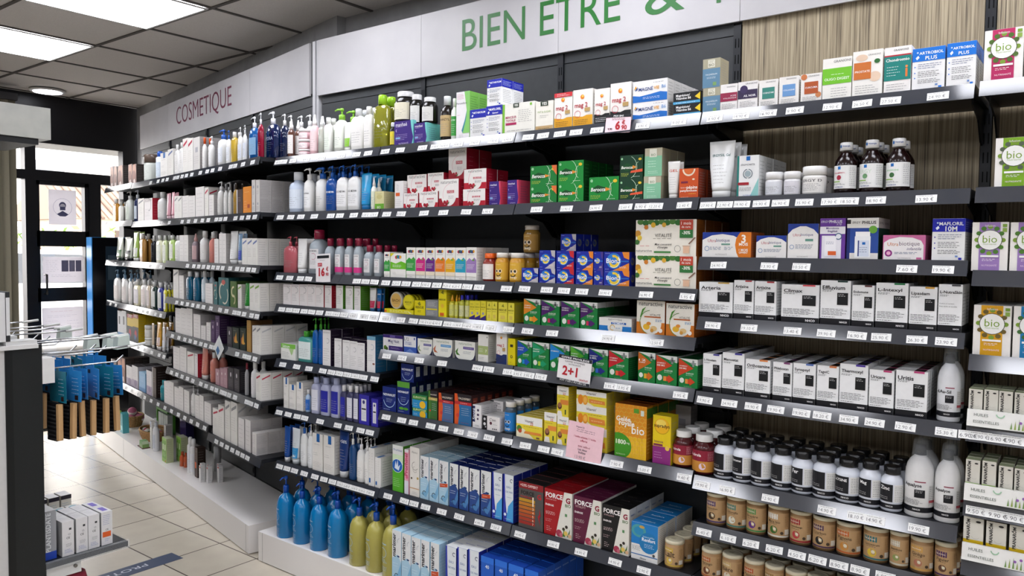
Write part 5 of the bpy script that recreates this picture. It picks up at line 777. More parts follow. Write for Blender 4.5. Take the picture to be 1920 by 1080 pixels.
# frame, place, level, shelf height, row start behind the front edge, [pack, x, width, height, depth, rows, set back, stacked at]
SHELF_STOCK = [
 ('B', 'first dark bay', 'top shelf', 1.815, 0.012, [
  (0,-2.9,0.052,0.194,0.032,2,0,0),(1,-2.854,0.034,0.168,0.034,2,0,0),(2,-2.773,0.06,0.031,0.06,1,0,0),(2,-2.772,0.06,0.043,0.06,1,0,0.031),
  (2,-2.772,0.06,0.043,0.06,1,0,0.074),(3,-2.878,0.038,0.195,0.038,1,0.07,0),(3,-2.82,0.04,0.194,0.04,1,0.07,0),(4,-2.698,0.041,0.172,0.041,2,0,0),
  (5,-2.645,0.03,0.158,0.03,1,0,0),(6,-2.598,0.041,0.149,0.026,2,0,0),(7,-2.533,0.06,0.183,0.06,2,0,0),(8,-2.476,0.043,0.118,0.027,1,0,0),
  (9,-2.415,0.072,0.167,0.035,2,0,0),(10,-2.351,0.047,0.169,0.031,2,0,0),(11,-2.282,0.083,0.207,0.045,2,0,0),
 ]),
 ('B', 'second dark bay', 'top shelf', 1.815, 0.012, [
  (12,-2.211,0.031,0.093,0.031,1,0,0),(13,-2.142,0.102,0.092,0.07,2,0,0),(14,-2.18,0.086,0.119,0.086,1,0.004,0.092),
  (13,-2.054,0.065,0.076,0.07,2,0,0),(15,-2.107,0.051,0.115,0.051,1,0.01,0.076),(15,-2.043,0.06,0.098,0.06,1,0.01,0.076),
  (16,-1.942,0.051,0.167,0.051,1,0,0),(17,-1.894,0.026,0.152,0.026,1,0,0),(18,-1.844,0.062,0.167,0.05,3,0,0),(19,-1.773,0.073,0.098,0.06,1,0,0),
  (20,-1.701,0.07,0.103,0.06,2,0,0),(19,-1.7,0.065,0.09,0.06,2,0,0.103),(21,-1.595,0.135,0.101,0.08,1,0,0),
 ]),
 ('B', 'third dark bay', 'top shelf', 1.815, 0.012, [
  (22,-1.488,0.07,0.095,0.06,1,0,0),(23,-1.413,0.069,0.114,0.05,1,0,0),(24,-1.339,0.073,0.116,0.05,1,0,0),(25,-1.268,0.055,0.11,0.05,1,0,0),
  (25,-1.202,0.072,0.12,0.05,1,0,0),(26,-1.102,0.114,0.053,0.045,5,0,0),(26,-1.103,0.114,0.063,0.045,5,0,0.053),(27,-0.983,0.084,0.034,0.05,1,0,0),
  (27,-0.984,0.084,0.033,0.05,1,0,0.034),
 ]),
 ('B', 'wood-backed bay', 'top shelf', 1.815, 0.012, [
  (28,-0.908,0.052,0.071,0.06,1,0,0),(28,-0.91,0.052,0.081,0.06,1,0,0.071),(29,-0.857,0.049,0.074,0.05,1,0,0),(30,-0.803,0.055,0.075,0.05,1,0,0),
  (31,-0.746,0.051,0.072,0.05,1,0,0),(32,-0.691,0.051,0.074,0.05,1,0,0),(33,-0.633,0.053,0.074,0.05,1,0,0),(34,-0.569,0.071,0.106,0.05,1,0,0),
  (35,-0.496,0.07,0.114,0.05,1,0,0),(36,-0.427,0.06,0.113,0.06,1,0,0),(37,-0.359,0.07,0.101,0.06,1,0,0),(37,-0.29,0.06,0.103,0.06,2,0,0),
 ]),
 ('B', 'end bay', 'top shelf', 1.818, 0.012, [
  (38,-0.206,0.076,0.117,0.07,1,0,0),(39,-0.126,0.074,0.118,0.07,2,0,0),
 ]),
 ('B', 'first dark bay', 'second shelf', 1.574, 0.012, [
  (40,-2.835,0.08,0.18,0.08,2,0,0),(41,-2.738,0.052,0.19,0.052,3,0,0),(42,-2.656,0.062,0.19,0.062,3,0,0),(43,-2.578,0.063,0.19,0.035,3,0,0),
  (44,-2.509,0.066,0.188,0.035,3,0,0),(44,-2.438,0.069,0.188,0.035,3,0,0),(45,-2.369,0.061,0.148,0.037,4,0,0),(46,-2.319,0.024,0.127,0.024,2,0,0),
  (47,-2.275,0.051,0.071,0.09,1,0,0),
 ]),
 ('B', 'second dark bay', 'second shelf', 1.574, 0.012, [
  (48,-2.166,0.046,0.106,0.05,1,0,0),(49,-2.102,0.076,0.057,0.05,2,0,0),(49,-2.09,0.101,0.071,0.05,1,0.02,0.057),(49,-2.01,0.094,0.06,0.05,2,0,0),
  (49,-1.993,0.08,0.07,0.05,1,0.02,0.06),(50,-1.909,0.096,0.101,0.07,3,0,0),(50,-1.894,0.087,0.113,0.07,2,0.03,0.101),
  (51,-1.788,0.103,0.061,0.06,2,0,0),(51,-1.784,0.103,0.07,0.06,2,0,0.061),(52,-1.694,0.049,0.083,0.07,1,0,0),(52,-1.615,0.047,0.084,0.07,2,0,0),
 ]),
 ('B', 'third dark bay', 'second shelf', 1.574, 0.012, [
  (53,-1.488,0.107,0.058,0.045,2,0,0),(53,-1.488,0.107,0.067,0.045,2,0,0.058),(54,-1.38,0.097,0.062,0.045,4,0,0),
  (54,-1.381,0.097,0.073,0.045,4,0,0.062),(54,-1.257,0.107,0.077,0.05,1,0,0),(55,-1.161,0.08,0.065,0.05,1,0,0),(55,-1.161,0.078,0.073,0.05,1,0,0.065),
  (56,-1.089,0.057,0.071,0.05,3,0,0),(56,-1.087,0.057,0.083,0.05,3,0,0.071),(57,-1.024,0.039,0.112,0.022,2,0,0),(58,-0.972,0.059,0.087,0.06,3,0,0),
 ]),
 ('B', 'wood-backed bay', 'second shelf', 1.573, 0.012, [
  (59,-0.881,0.077,0.162,0.043,3,0,0),(60,-0.797,0.061,0.114,0.055,4,0,0),(61,-0.73,0.048,0.066,0.048,2,0,0),(62,-0.681,0.044,0.065,0.044,2,0,0),
  (63,-0.626,0.062,0.076,0.062,2,0,0),(64,-0.548,0.055,0.133,0.055,3,0,0),(65,-0.485,0.056,0.135,0.056,3,0,0),(66,-0.423,0.055,0.134,0.055,2,0,0),
 ]),
 ('B', 'end bay', 'second shelf', 1.574, 0.012, [
  (39,-0.177,0.074,0.113,0.07,2,0,0),
 ]),
 ('B', 'first dark bay', 'third shelf', 1.310, 0.012, [
  (67,-2.858,0.091,0.161,0.03,2,0,0),(68,-2.779,0.061,0.151,0.038,2,0,0),(69,-2.689,0.078,0.19,0.078,1,0,0),(69,-2.597,0.046,0.153,0.046,2,0,0),
  (70,-2.532,0.046,0.153,0.046,3,0,0),(70,-2.472,0.04,0.153,0.04,3,0,0),(70,-2.415,0.042,0.153,0.042,3,0,0),(69,-2.354,0.047,0.125,0.047,3,0,0),
  (69,-2.294,0.039,0.125,0.039,3,0,0),
 ]),
 ('B', 'second dark bay', 'third shelf', 1.309, 0.012, [
  (71,-2.231,0.032,0.099,0.035,2,0,0),(72,-2.169,0.084,0.094,0.05,1,0,0),(71,-2.1,0.047,0.117,0.045,1,0,0),(73,-2.049,0.046,0.117,0.045,1,0,0),
  (74,-1.999,0.045,0.117,0.045,1,0,0),(75,-1.949,0.047,0.118,0.045,1,0,0),(76,-1.899,0.046,0.118,0.045,1,0,0),(77,-1.849,0.048,0.118,0.045,1,0,0),
  (78,-1.798,0.047,0.119,0.045,4,0,0),(79,-1.733,0.052,0.099,0.052,2,0,0),(80,-1.675,0.05,0.103,0.05,2,0,0),(81,-1.611,0.056,0.103,0.056,3,0,0),
  (82,-1.59,0.058,0.096,0.058,1,0.05,0.103),  # stacked gummies jar: the shade it stands in is put into its darker colours
 ]),
 ('B', 'third dark bay', 'third shelf', 1.311, 0.012, [
  (83,-1.539,0.068,0.049,0.045,2,0,0),(83,-1.468,0.064,0.049,0.045,1,0,0),(83,-1.469,0.063,0.06,0.045,1,0,0.049),(84,-1.397,0.068,0.049,0.045,4,0,0),
  (84,-1.398,0.068,0.059,0.045,3,0,0.049),(83,-1.406,0.06,0.055,0.045,3,0.03,0.108),(85,-1.324,0.063,0.047,0.045,3,0,0),
  (85,-1.323,0.063,0.06,0.045,3,0,0.047),(86,-1.271,0.034,0.047,0.045,1,0,0),(86,-1.272,0.034,0.059,0.045,1,0,0.047),
  (85,-1.206,0.09,0.048,0.045,2,0,0),(85,-1.207,0.09,0.058,0.045,2,0,0.048),(87,-1.041,0.197,0.096,0.06,4,0,0),(87,-1.043,0.197,0.107,0.06,4,0,0.096),
 ]),
 ('B', 'wood-backed bay', 'third shelf', 1.404, 0.012, [
  (88,-0.854,0.143,0.072,0.05,2,0,0),(89,-0.727,0.082,0.062,0.045,1,0,0),(90,-0.643,0.079,0.093,0.045,1,0,0),(91,-0.568,0.063,0.106,0.06,1,0,0),
  (92,-0.495,0.075,0.106,0.06,2,0,0),(93,-0.399,0.095,0.062,0.045,2,0,0),(94,-0.303,0.069,0.101,0.06,2,0,0),
 ]),
 ('B', 'end bay', 'third shelf', 1.382, 0.012, [
  (95,-0.218,0.072,0.113,0.07,1,0,0),(95,-0.141,0.074,0.112,0.07,2,0,0),
 ]),
 ('B', 'first dark bay', 'fourth shelf', 1.170, 0.012, [
  (96,-2.864,0.057,0.089,0.05,1,0,0),(96,-2.807,0.056,0.091,0.05,1,0,0),(96,-2.75,0.055,0.093,0.05,1,0,0),(96,-2.695,0.054,0.095,0.05,1,0,0),
  (96,-2.641,0.053,0.094,0.05,1,0,0),(96,-2.585,0.044,0.094,0.06,1,0,0),(97,-2.513,0.043,0.097,0.05,1,0,0),(97,-2.452,0.045,0.097,0.05,1,0,0),
  (97,-2.403,0.038,0.098,0.05,3,0,0),(98,-2.321,0.036,0.094,0.022,3,0,0),(99,-2.282,0.026,0.093,0.016,2,0,0),
 ]),
 ('B', 'second dark bay', 'fourth shelf', 1.170, 0.012, [
  (100,-2.165,0.157,0.017,0.06,4,0,0),(101,-2.184,0.067,0.047,0.018,3,0.004,0.017),(102,-2.117,0.059,0.05,0.018,3,0.004,0.017),
  (103,-2.052,0.055,0.056,0.05,1,0,0),(104,-1.99,0.062,0.061,0.06,1,0,0),(105,-1.936,0.039,0.105,0.05,2,0,0),(106,-1.897,0.024,0.084,0.024,3,0,0),
  (106,-1.872,0.013,0.085,0.013,2,0,0),(107,-1.849,0.022,0.086,0.022,3,0,0),(107,-1.821,0.021,0.087,0.021,3,0,0),(108,-1.792,0.025,0.067,0.04,3,0,0),
  (108,-1.767,0.024,0.068,0.04,3,0,0),(108,-1.741,0.024,0.069,0.04,3,0,0),(109,-1.714,0.023,0.068,0.04,4,0,0),(109,-1.69,0.023,0.069,0.04,4,0,0),
  (109,-1.653,0.039,0.068,0.05,3,0,0),(109,-1.617,0.027,0.068,0.05,2,0,0),
 ]),
 ('B', 'third dark bay', 'fourth shelf', 1.170, 0.012, [
  (110,-1.528,0.068,0.086,0.05,3,0,0),(111,-1.453,0.072,0.084,0.05,3,0,0),(111,-1.375,0.069,0.085,0.05,3,0,0),(111,-1.304,0.063,0.086,0.05,4,0,0),
  (112,-1.208,0.115,0.042,0.05,2,0,0),(113,-1.086,0.094,0.101,0.07,2,0,0),(113,-0.99,0.089,0.097,0.08,2,0,0),
 ]),
 ('B', 'wood-backed bay', 'fourth shelf', 1.233, 0.012, [
  (114,-0.882,0.1,0.101,0.05,2,0,0),(115,-0.8,0.056,0.109,0.05,2,0,0),(115,-0.739,0.059,0.108,0.06,3,0,0),(116,-0.646,0.098,0.102,0.06,2,0,0),
  (117,-0.556,0.074,0.116,0.06,3,0,0),(118,-0.489,0.052,0.106,0.06,3,0,0),(119,-0.422,0.073,0.114,0.06,2,0,0),(120,-0.352,0.06,0.107,0.06,2,0,0),
  (121,-0.294,0.05,0.115,0.06,2,0,0),
 ]),
 ('B', 'end bay', 'fourth shelf', 1.185, 0.012, [
  (122,-0.207,0.075,0.117,0.07,3,0,0),(123,-0.13,0.071,0.118,0.07,3,0,0),
 ]),
 ('B', 'first dark bay', 'fifth shelf', 0.926, 0.012, [
  (124,-2.858,0.102,0.07,0.06,2,0,0),(125,-2.749,0.099,0.134,0.035,2,0,0),(126,-2.68,0.036,0.196,0.023,2,0,0),(126,-2.641,0.029,0.199,0.018,3,0,0),
  (127,-2.595,0.051,0.15,0.06,3,0,0),(127,-2.522,0.046,0.12,0.05,2,0,0),(127,-2.471,0.045,0.117,0.05,2,0,0),(127,-2.425,0.045,0.116,0.05,2,0,0),
  (127,-2.38,0.044,0.113,0.05,1,0,0),(128,-2.32,0.049,0.144,0.06,2,0,0),(129,-2.318,0.029,0.139,0.019,3,0.03,0),
 ]),
 ('B', 'second dark bay', 'fifth shelf', 1.024, 0.012, [
  (130,-2.197,0.109,0.061,0.05,4,0,0),(131,-2.102,0.068,0.064,0.05,4,0,0),(132,-2.023,0.077,0.059,0.045,2,0,0),(133,-1.933,0.098,0.065,0.045,5,0,0),
  (134,-1.823,0.098,0.066,0.045,3,0,0),(135,-1.74,0.046,0.097,0.07,1,0,0),(136,-1.657,0.046,0.115,0.05,2,0,0),(137,-1.613,0.031,0.092,0.05,3,0,0),
 ]),
 ('B', 'third dark bay', 'fifth shelf', 1.022, 0.012, [
  (138,-1.557,0.06,0.09,0.055,3,0,0),(139,-1.49,0.067,0.09,0.055,3,0,0),(140,-1.414,0.075,0.09,0.055,3,0,0),(141,-1.338,0.066,0.088,0.055,3,0,0),
  (142,-1.266,0.068,0.087,0.055,3,0,0),(143,-1.193,0.069,0.087,0.055,4,0,0),(144,-1.096,0.057,0.092,0.055,3,0,0),(145,-1.03,0.067,0.088,0.055,4,0,0),
  (145,-0.961,0.059,0.085,0.055,4,0,0),
 ]),
 ('B', 'wood-backed bay', 'fifth shelf', 1.017, 0.012, [
  (146,-0.888,0.054,0.111,0.06,3,0,0),(147,-0.825,0.063,0.119,0.06,4,0,0),(148,-0.755,0.069,0.107,0.06,3,0,0),(149,-0.687,0.051,0.106,0.06,4,0,0),
  (150,-0.629,0.058,0.108,0.06,4,0,0),(151,-0.569,0.054,0.108,0.06,4,0,0),(152,-0.505,0.068,0.118,0.06,4,0,0),(153,-0.439,0.057,0.11,0.06,4,0,0),
  (154,-0.371,0.07,0.115,0.045,5,0,0),(155,-0.293,0.051,0.178,0.051,2,0,0),
 ]),
 ('B', 'end bay', 'fifth shelf', 1.034, 0.012, [
  (156,-0.234,0.028,0.069,0.03,3,0,0),(156,-0.203,0.028,0.071,0.03,3,0,0),(156,-0.174,0.027,0.071,0.03,3,0,0),(156,-0.143,0.028,0.071,0.03,3,0,0),
 ]),
 ('B', 'first dark bay', 'sixth shelf', 0.709, 0.012, [
  (157,-2.874,0.034,0.136,0.05,2,0,0),(157,-2.828,0.048,0.109,0.05,1,0,0),(157,-2.777,0.044,0.125,0.05,2,0,0),(158,-2.733,0.026,0.099,0.026,1,0,0),
  (159,-2.68,0.049,0.159,0.031,3,0,0),(160,-2.616,0.055,0.163,0.035,3,0,0),(160,-2.55,0.054,0.17,0.035,3,0,0),(161,-2.496,0.034,0.145,0.022,4,0,0),
  (162,-2.454,0.037,0.148,0.024,4,0,0),(162,-2.415,0.03,0.15,0.02,4,0,0),(163,-2.362,0.06,0.12,0.05,2,0,0),(163,-2.299,0.039,0.112,0.06,2,0,0),
 ]),
 ('B', 'second dark bay', 'sixth shelf', 0.784, 0.012, [
  (164,-2.215,0.077,0.094,0.05,1,0,0),(165,-2.137,0.066,0.124,0.04,6,0,0),(164,-2.126,0.069,0.069,0.04,5,0.01,0.124),
  (166,-2.049,0.078,0.032,0.05,2,0,0),(166,-2.05,0.078,0.051,0.05,2,0,0.032),(167,-1.981,0.045,0.108,0.04,6,0,0),(168,-1.915,0.073,0.105,0.04,6,0,0),
  (169,-1.832,0.081,0.112,0.04,6,0,0),(170,-1.766,0.039,0.082,0.06,2,0,0),(171,-1.701,0.079,0.05,0.05,4,0,0),
  (171,-1.748,0.059,0.036,0.05,2,0.09,0.05),(172,-1.629,0.044,0.112,0.044,4,0,0),
 ]),
 ('B', 'third dark bay', 'sixth shelf', 0.782, 0.012, [
  (173,-1.534,0.109,0.073,0.03,8,0,0),(174,-1.447,0.049,0.1,0.05,2,0,0),(174,-1.397,0.045,0.094,0.05,1,0,0),(174,-1.399,0.045,0.099,0.05,1,0,0.094),
  (175,-1.287,0.111,0.075,0.05,3,0,0),(175,-1.289,0.111,0.068,0.05,3,0,0.075),(175,-1.29,0.111,0.047,0.05,3,0,0.143),
  (176,-1.147,0.109,0.165,0.035,7,0,0),(177,-1.041,0.059,0.146,0.05,1,0,0),(178,-1.069,0.059,0.143,0.05,1,0.2,0),(179,-0.983,0.061,0.107,0.061,3,0,0),
 ]),
 ('B', 'wood-backed bay', 'sixth shelf', 0.771, 0.012, [
  (179,-0.919,0.067,0.116,0.067,3,0,0),(180,-0.855,0.061,0.118,0.061,3,0,0),(181,-0.8,0.056,0.117,0.056,3,0,0),(180,-0.746,0.058,0.116,0.058,3,0,0),
  (180,-0.689,0.061,0.116,0.061,3,0,0),(182,-0.634,0.058,0.115,0.058,3,0,0),(180,-0.577,0.062,0.115,0.062,3,0,0),(183,-0.518,0.063,0.113,0.063,3,0,0),
  (184,-0.463,0.054,0.118,0.054,3,0,0),(185,-0.412,0.053,0.113,0.053,3,0,0),(186,-0.351,0.066,0.192,0.066,2,0,0),(186,-0.288,0.056,0.19,0.056,2,0,0),
 ]),
 ('B', 'end bay', 'sixth shelf', 0.857, 0.012, [
  (156,-0.234,0.029,0.078,0.03,3,0,0),(156,-0.201,0.028,0.08,0.03,3,0,0),(156,-0.168,0.028,0.074,0.03,4,0,0),(156,-0.137,0.028,0.073,0.03,4,0,0),
 ]),
 ('B', 'first dark bay', 'lowest shelf', 0.466, 0.012, [
  (187,-2.881,0.042,0.157,0.026,3,0,0),(188,-2.823,0.055,0.156,0.034,2,0,0),(189,-2.761,0.044,0.194,0.027,2,0,0),(190,-2.713,0.036,0.191,0.023,2,0,0),
  (157,-2.656,0.067,0.16,0.06,2,0,0),(157,-2.58,0.069,0.162,0.06,2,0,0),(191,-2.503,0.06,0.197,0.038,2,0,0),(192,-2.442,0.04,0.198,0.026,2,0,0),
  (193,-2.393,0.045,0.181,0.03,2,0,0),(193,-2.351,0.026,0.183,0.018,3,0,0),(194,-2.317,0.034,0.153,0.07,2,0,0),(194,-2.279,0.033,0.121,0.08,1,0,0),
 ]),
 ('B', 'second dark bay', 'lowest shelf', 0.473, 0.012, [
  (195,-2.166,0.058,0.182,0.05,3,0,0),(196,-2.118,0.022,0.174,0.05,1,0,0),(197,-2.075,0.05,0.189,0.055,4,0,0),(198,-2.022,0.044,0.163,0.045,5,0,0),
  (198,-1.973,0.046,0.165,0.045,5,0,0),(199,-1.924,0.045,0.162,0.045,5,0,0),(200,-1.873,0.041,0.161,0.045,5,0,0),(200,-1.824,0.043,0.16,0.045,5,0,0),
  (200,-1.774,0.047,0.159,0.045,5,0,0),(201,-1.721,0.046,0.162,0.045,5,0,0),(202,-1.67,0.045,0.166,0.05,4,0,0),(202,-1.62,0.044,0.168,0.05,4,0,0),
 ]),
 ('B', 'third dark bay', 'lowest shelf', 0.472, 0.012, [
  (203,-1.523,0.102,0.157,0.05,5,0,0),(204,-1.412,0.11,0.154,0.045,5,0,0),(205,-1.299,0.104,0.152,0.045,5,0,0),(206,-1.194,0.097,0.147,0.045,5,0,0),
  (207,-1.092,0.09,0.115,0.06,4,0,0),(208,-1.004,0.058,0.082,0.058,4,0,0),
 ]),
 ('B', 'wood-backed bay', 'seventh shelf', 0.634, 0.012, [
  (209,-0.874,0.058,0.092,0.058,1,0,0),(210,-0.814,0.058,0.095,0.058,1,0,0),(211,-0.756,0.056,0.095,0.056,2,0,0),(212,-0.695,0.059,0.095,0.059,2,0,0),
  (213,-0.635,0.057,0.092,0.057,2,0,0),(214,-0.574,0.059,0.089,0.059,2,0,0),(215,-0.511,0.061,0.087,0.061,2,0,0),(216,-0.444,0.061,0.089,0.061,2,0,0),
  (217,-0.389,0.044,0.092,0.044,2,0,0),(218,-0.339,0.052,0.089,0.052,2,0,0),(219,-0.286,0.048,0.089,0.048,3,0,0),
 ]),
 ('B', 'end bay', 'seventh shelf', 0.715, 0.012, [
  (220,-0.228,0.041,0.082,0.04,2,0,0),(220,-0.182,0.04,0.081,0.04,2,0,0),(220,-0.136,0.04,0.082,0.04,3,0,0),
 ]),
 ('B', 'wood-backed bay', 'lowest shelf', 0.472, 0.012, [
  (221,-0.886,0.059,0.085,0.059,2,0,0),(222,-0.824,0.058,0.085,0.058,3,0,0),(223,-0.759,0.057,0.085,0.057,2,0,0),(224,-0.702,0.052,0.085,0.052,3,0,0),
  (225,-0.643,0.058,0.084,0.058,3,0,0),(226,-0.583,0.056,0.085,0.056,3,0,0),(227,-0.523,0.056,0.086,0.056,3,0,0),(208,-0.463,0.054,0.086,0.054,3,0,0),
  (228,-0.402,0.056,0.086,0.056,2,0,0),
 ]),
 ('B', 'white plinth', 'plinth', 0.136, -0.035, [
  (229,-2.867,0.083,0.269,0.083,2,0,0),(229,-2.751,0.08,0.265,0.08,3,0,0),(229,-2.633,0.08,0.265,0.08,3,0,0),(229,-2.514,0.083,0.273,0.083,3,0,0),
  (230,-2.381,0.082,0.272,0.082,3,0,0),(230,-2.28,0.085,0.273,0.085,3,0,0),(230,-2.184,0.086,0.283,0.086,1,0,0),(198,-2.122,0.049,0.205,0.045,6,0,0),
  (198,-2.07,0.048,0.203,0.045,6,0,0),(198,-2.019,0.047,0.201,0.045,6,0,0),(198,-1.971,0.043,0.202,0.045,6,0,0),(199,-1.922,0.042,0.204,0.045,6,0,0),
  (202,-1.843,0.051,0.21,0.045,5,0,0),(202,-1.789,0.045,0.218,0.045,5,0,0),(202,-1.736,0.049,0.223,0.045,5,0,0),(231,-1.673,0.057,0.215,0.045,5,0,0),
  (231,-1.612,0.053,0.218,0.045,5,0,0),(231,-1.548,0.063,0.218,0.045,5,0,0),(231,-1.482,0.054,0.218,0.045,6,0,0),
 ]),
 ('A', 'cosmetics wall', 'top shelf', 1.819, 0.012, [
  (232,2.395,0.09,0.148,0.05,1,0,0),(232,2.305,0.088,0.142,0.05,1,0,0),(232,2.181,0.131,0.138,0.05,2,0,0),(232,1.943,0.091,0.128,0.05,1,0,0),
  (232,1.852,0.089,0.121,0.05,1,0,0),(233,1.638,0.095,0.166,0.095,1,0,0),(234,1.4,0.049,0.164,0.049,1,0,0),(157,1.253,0.127,0.141,0.05,1,0,0),
  (235,1.133,0.093,0.15,0.05,1,0,0),(236,1.039,0.058,0.167,0.021,1,0,0),(236,0.963,0.049,0.171,0.018,1,0,0),(237,0.882,0.081,0.184,0.05,1,0,0),
  (237,0.801,0.079,0.176,0.05,1,0,0),(178,0.704,0.096,0.172,0.06,2,0,0),(238,0.617,0.025,0.164,0.025,2,0,0),(239,0.528,0.034,0.16,0.034,1,0,0),
  (240,0.396,0.057,0.18,0.057,1,0,0),(240,0.283,0.05,0.162,0.021,1,0,0),(241,0.212,0.054,0.147,0.023,2,0,0),(242,0.137,0.047,0.161,0.02,2,0,0),
  (242,0.079,0.036,0.164,0.016,1,0,0),(243,-0.004,0.09,0.193,0.04,1,0,0),(244,-0.094,0.048,0.198,0.022,1,0,0),(245,-0.091,0.123,0.211,0.05,1,0.045,0),
 ]),
 ('A', 'cosmetics wall', 'second shelf', 1.576, 0.012, [
  (246,2.355,0.108,0.168,0.032,2,0,0),(247,2.219,0.083,0.144,0.025,2,0,0),(248,2.057,0.058,0.207,0.058,1,0,0),(249,1.865,0.045,0.204,0.045,1,0,0),
  (250,1.719,0.125,0.142,0.05,1,0,0),(96,1.562,0.163,0.136,0.04,2,0,0),(251,1.372,0.06,0.168,0.06,1,0,0),(252,1.202,0.069,0.15,0.025,2,0,0),
  (253,1.116,0.052,0.152,0.019,2,0,0),(250,1.042,0.063,0.126,0.05,1,0,0),(250,0.978,0.062,0.123,0.05,1,0,0),(254,0.886,0.103,0.12,0.05,1,0,0),
  (254,0.784,0.099,0.115,0.05,1,0,0),(254,0.662,0.127,0.155,0.05,2,0,0),(237,0.564,0.053,0.147,0.05,2,0,0),(254,0.495,0.066,0.106,0.05,1,0,0),
  (255,0.407,0.039,0.169,0.039,2,0,0),(256,0.325,0.024,0.153,0.024,1,0,0),(256,0.266,0.02,0.15,0.02,2,0,0),(257,0.202,0.029,0.151,0.029,2,0,0),
  (258,0.127,0.07,0.114,0.05,1,0,0),(259,0.039,0.092,0.122,0.05,1,0,0),(178,-0.035,0.041,0.066,0.055,1,0,0),(178,-0.083,0.04,0.064,0.055,3,0,0),
  (178,-0.036,0.041,0.084,0.055,3,0,0.064),(178,-0.083,0.04,0.081,0.055,3,0,0.064),
 ]),
 ('A', 'cosmetics wall, far part', 'third shelf', 1.324, 0.012, [
  (260,2.286,0.148,0.161,0.045,2,0,0),(261,2.069,0.157,0.152,0.045,1,0,0),(262,1.882,0.104,0.192,0.033,2,0,0),(263,1.729,0.11,0.177,0.03,2,0,0),
  (264,1.512,0.036,0.165,0.036,2,0,0),(265,1.385,0.111,0.164,0.03,2,0,0),(266,1.274,0.062,0.163,0.022,2,0,0),
 ]),
 ('A', 'cosmetics wall', 'third shelf', 1.340, 0.012, [
  (267,1.152,0.083,0.146,0.03,2,0,0),(236,1.044,0.073,0.142,0.027,1,0,0),(254,0.954,0.07,0.144,0.05,1,0,0),(254,0.883,0.068,0.144,0.05,2,0,0),
  (268,0.782,0.039,0.151,0.039,1,0,0),(251,0.659,0.051,0.166,0.051,2,0,0),(269,0.527,0.043,0.159,0.043,2,0,0),(254,0.43,0.057,0.121,0.05,1,0,0),
  (254,0.37,0.045,0.147,0.05,1,0,0),(254,0.324,0.045,0.147,0.05,3,0,0),(270,0.24,0.088,0.158,0.038,2,0,0),(271,0.143,0.047,0.145,0.021,2,0,0),
  (235,0.071,0.06,0.122,0.05,1,0,0),(235,0.01,0.059,0.122,0.05,1,0,0),(235,-0.049,0.057,0.121,0.05,3,0,0),
 ]),
 ('A', 'cosmetics wall, far part', 'fourth shelf', 1.042, 0.012, [
  (272,2.361,0.14,0.22,0.042,5,0,0),(272,2.165,0.123,0.218,0.038,5,0,0),(272,2.011,0.078,0.204,0.025,2,0,0),(273,1.864,0.137,0.161,0.03,2,0,0),
  (274,1.711,0.09,0.17,0.03,3,0,0),(275,1.603,0.06,0.17,0.02,3,0,0),(276,1.5,0.084,0.167,0.029,3,0,0),(277,1.374,0.081,0.166,0.028,3,0,0),
  (278,1.273,0.047,0.157,0.017,3,0,0),
 ]),
 ('A', 'cosmetics wall', 'fourth shelf', 1.134, 0.012, [
  (250,1.059,0.091,0.159,0.05,3,0,0),(254,0.964,0.079,0.129,0.05,2,0,0),(279,0.863,0.082,0.154,0.031,3,0,0),(279,0.749,0.072,0.154,0.028,3,0,0),
  (280,0.644,0.035,0.165,0.035,2,0,0),(254,0.539,0.106,0.101,0.05,1,0,0),(281,0.445,0.051,0.113,0.04,1,0,0),(281,0.337,0.133,0.137,0.05,3,0,0),
  (282,0.209,0.079,0.124,0.05,3,0,0),(283,0.133,0.044,0.112,0.05,1,0,0),(284,0.066,0.062,0.121,0.027,1,0,0),(283,-0.013,0.057,0.123,0.045,4,0,0),
  (283,-0.07,0.056,0.125,0.045,3,0,0),
 ]),
 ('A', 'cosmetics wall, far part', 'fifth shelf', 0.805, 0.012, [
  (285,2.242,0.107,0.179,0.05,1,0,0),(285,2.136,0.103,0.186,0.05,1,0,0),(286,1.993,0.13,0.173,0.045,1,0,0),(286,1.864,0.125,0.182,0.045,4,0,0),
  (287,1.664,0.074,0.05,0.074,1,0,0),(287,1.663,0.074,0.077,0.074,1,0,0.05),(288,1.514,0.042,0.152,0.014,1,0,0),(289,1.419,0.09,0.165,0.031,3,0,0),
  (290,1.31,0.047,0.145,0.017,2,0,0),
 ]),
 ('A', 'cosmetics wall', 'fifth shelf', 0.940, 0.012, [
  (254,1.025,0.097,0.138,0.05,1,0,0),(254,0.929,0.094,0.144,0.05,1,0,0),(254,0.836,0.09,0.15,0.05,2,0,0),(254,0.721,0.105,0.125,0.05,3,0,0),
  (254,0.624,0.07,0.072,0.05,1,0,0),(254,0.55,0.06,0.094,0.05,1,0,0),(291,0.485,0.051,0.111,0.05,1,0,0),(291,0.423,0.058,0.139,0.05,4,0,0),
  (292,0.263,0.061,0.096,0.05,1,0,0),(293,0.186,0.079,0.099,0.05,2,0,0),(293,0.097,0.07,0.104,0.05,1,0,0),(294,0.025,0.049,0.145,0.05,2,0,0),
  (250,-0.037,0.047,0.125,0.055,4,0,0),(250,-0.085,0.046,0.129,0.055,4,0,0),
 ]),
 ('A', 'cosmetics wall, far part', 'lowest shelf', 0.509, 0.012, [
  (258,2.408,0.14,0.125,0.05,1,0,0),(232,2.263,0.094,0.151,0.05,1,0,0),(232,2.169,0.091,0.161,0.05,3,0,0),(295,2.028,0.138,0.125,0.05,2,0,0),
  (295,1.892,0.132,0.141,0.05,3,0,0),(296,1.732,0.138,0.119,0.05,1,0,0),(295,1.585,0.109,0.149,0.05,1,0,0),(258,1.481,0.074,0.18,0.08,2,0,0),
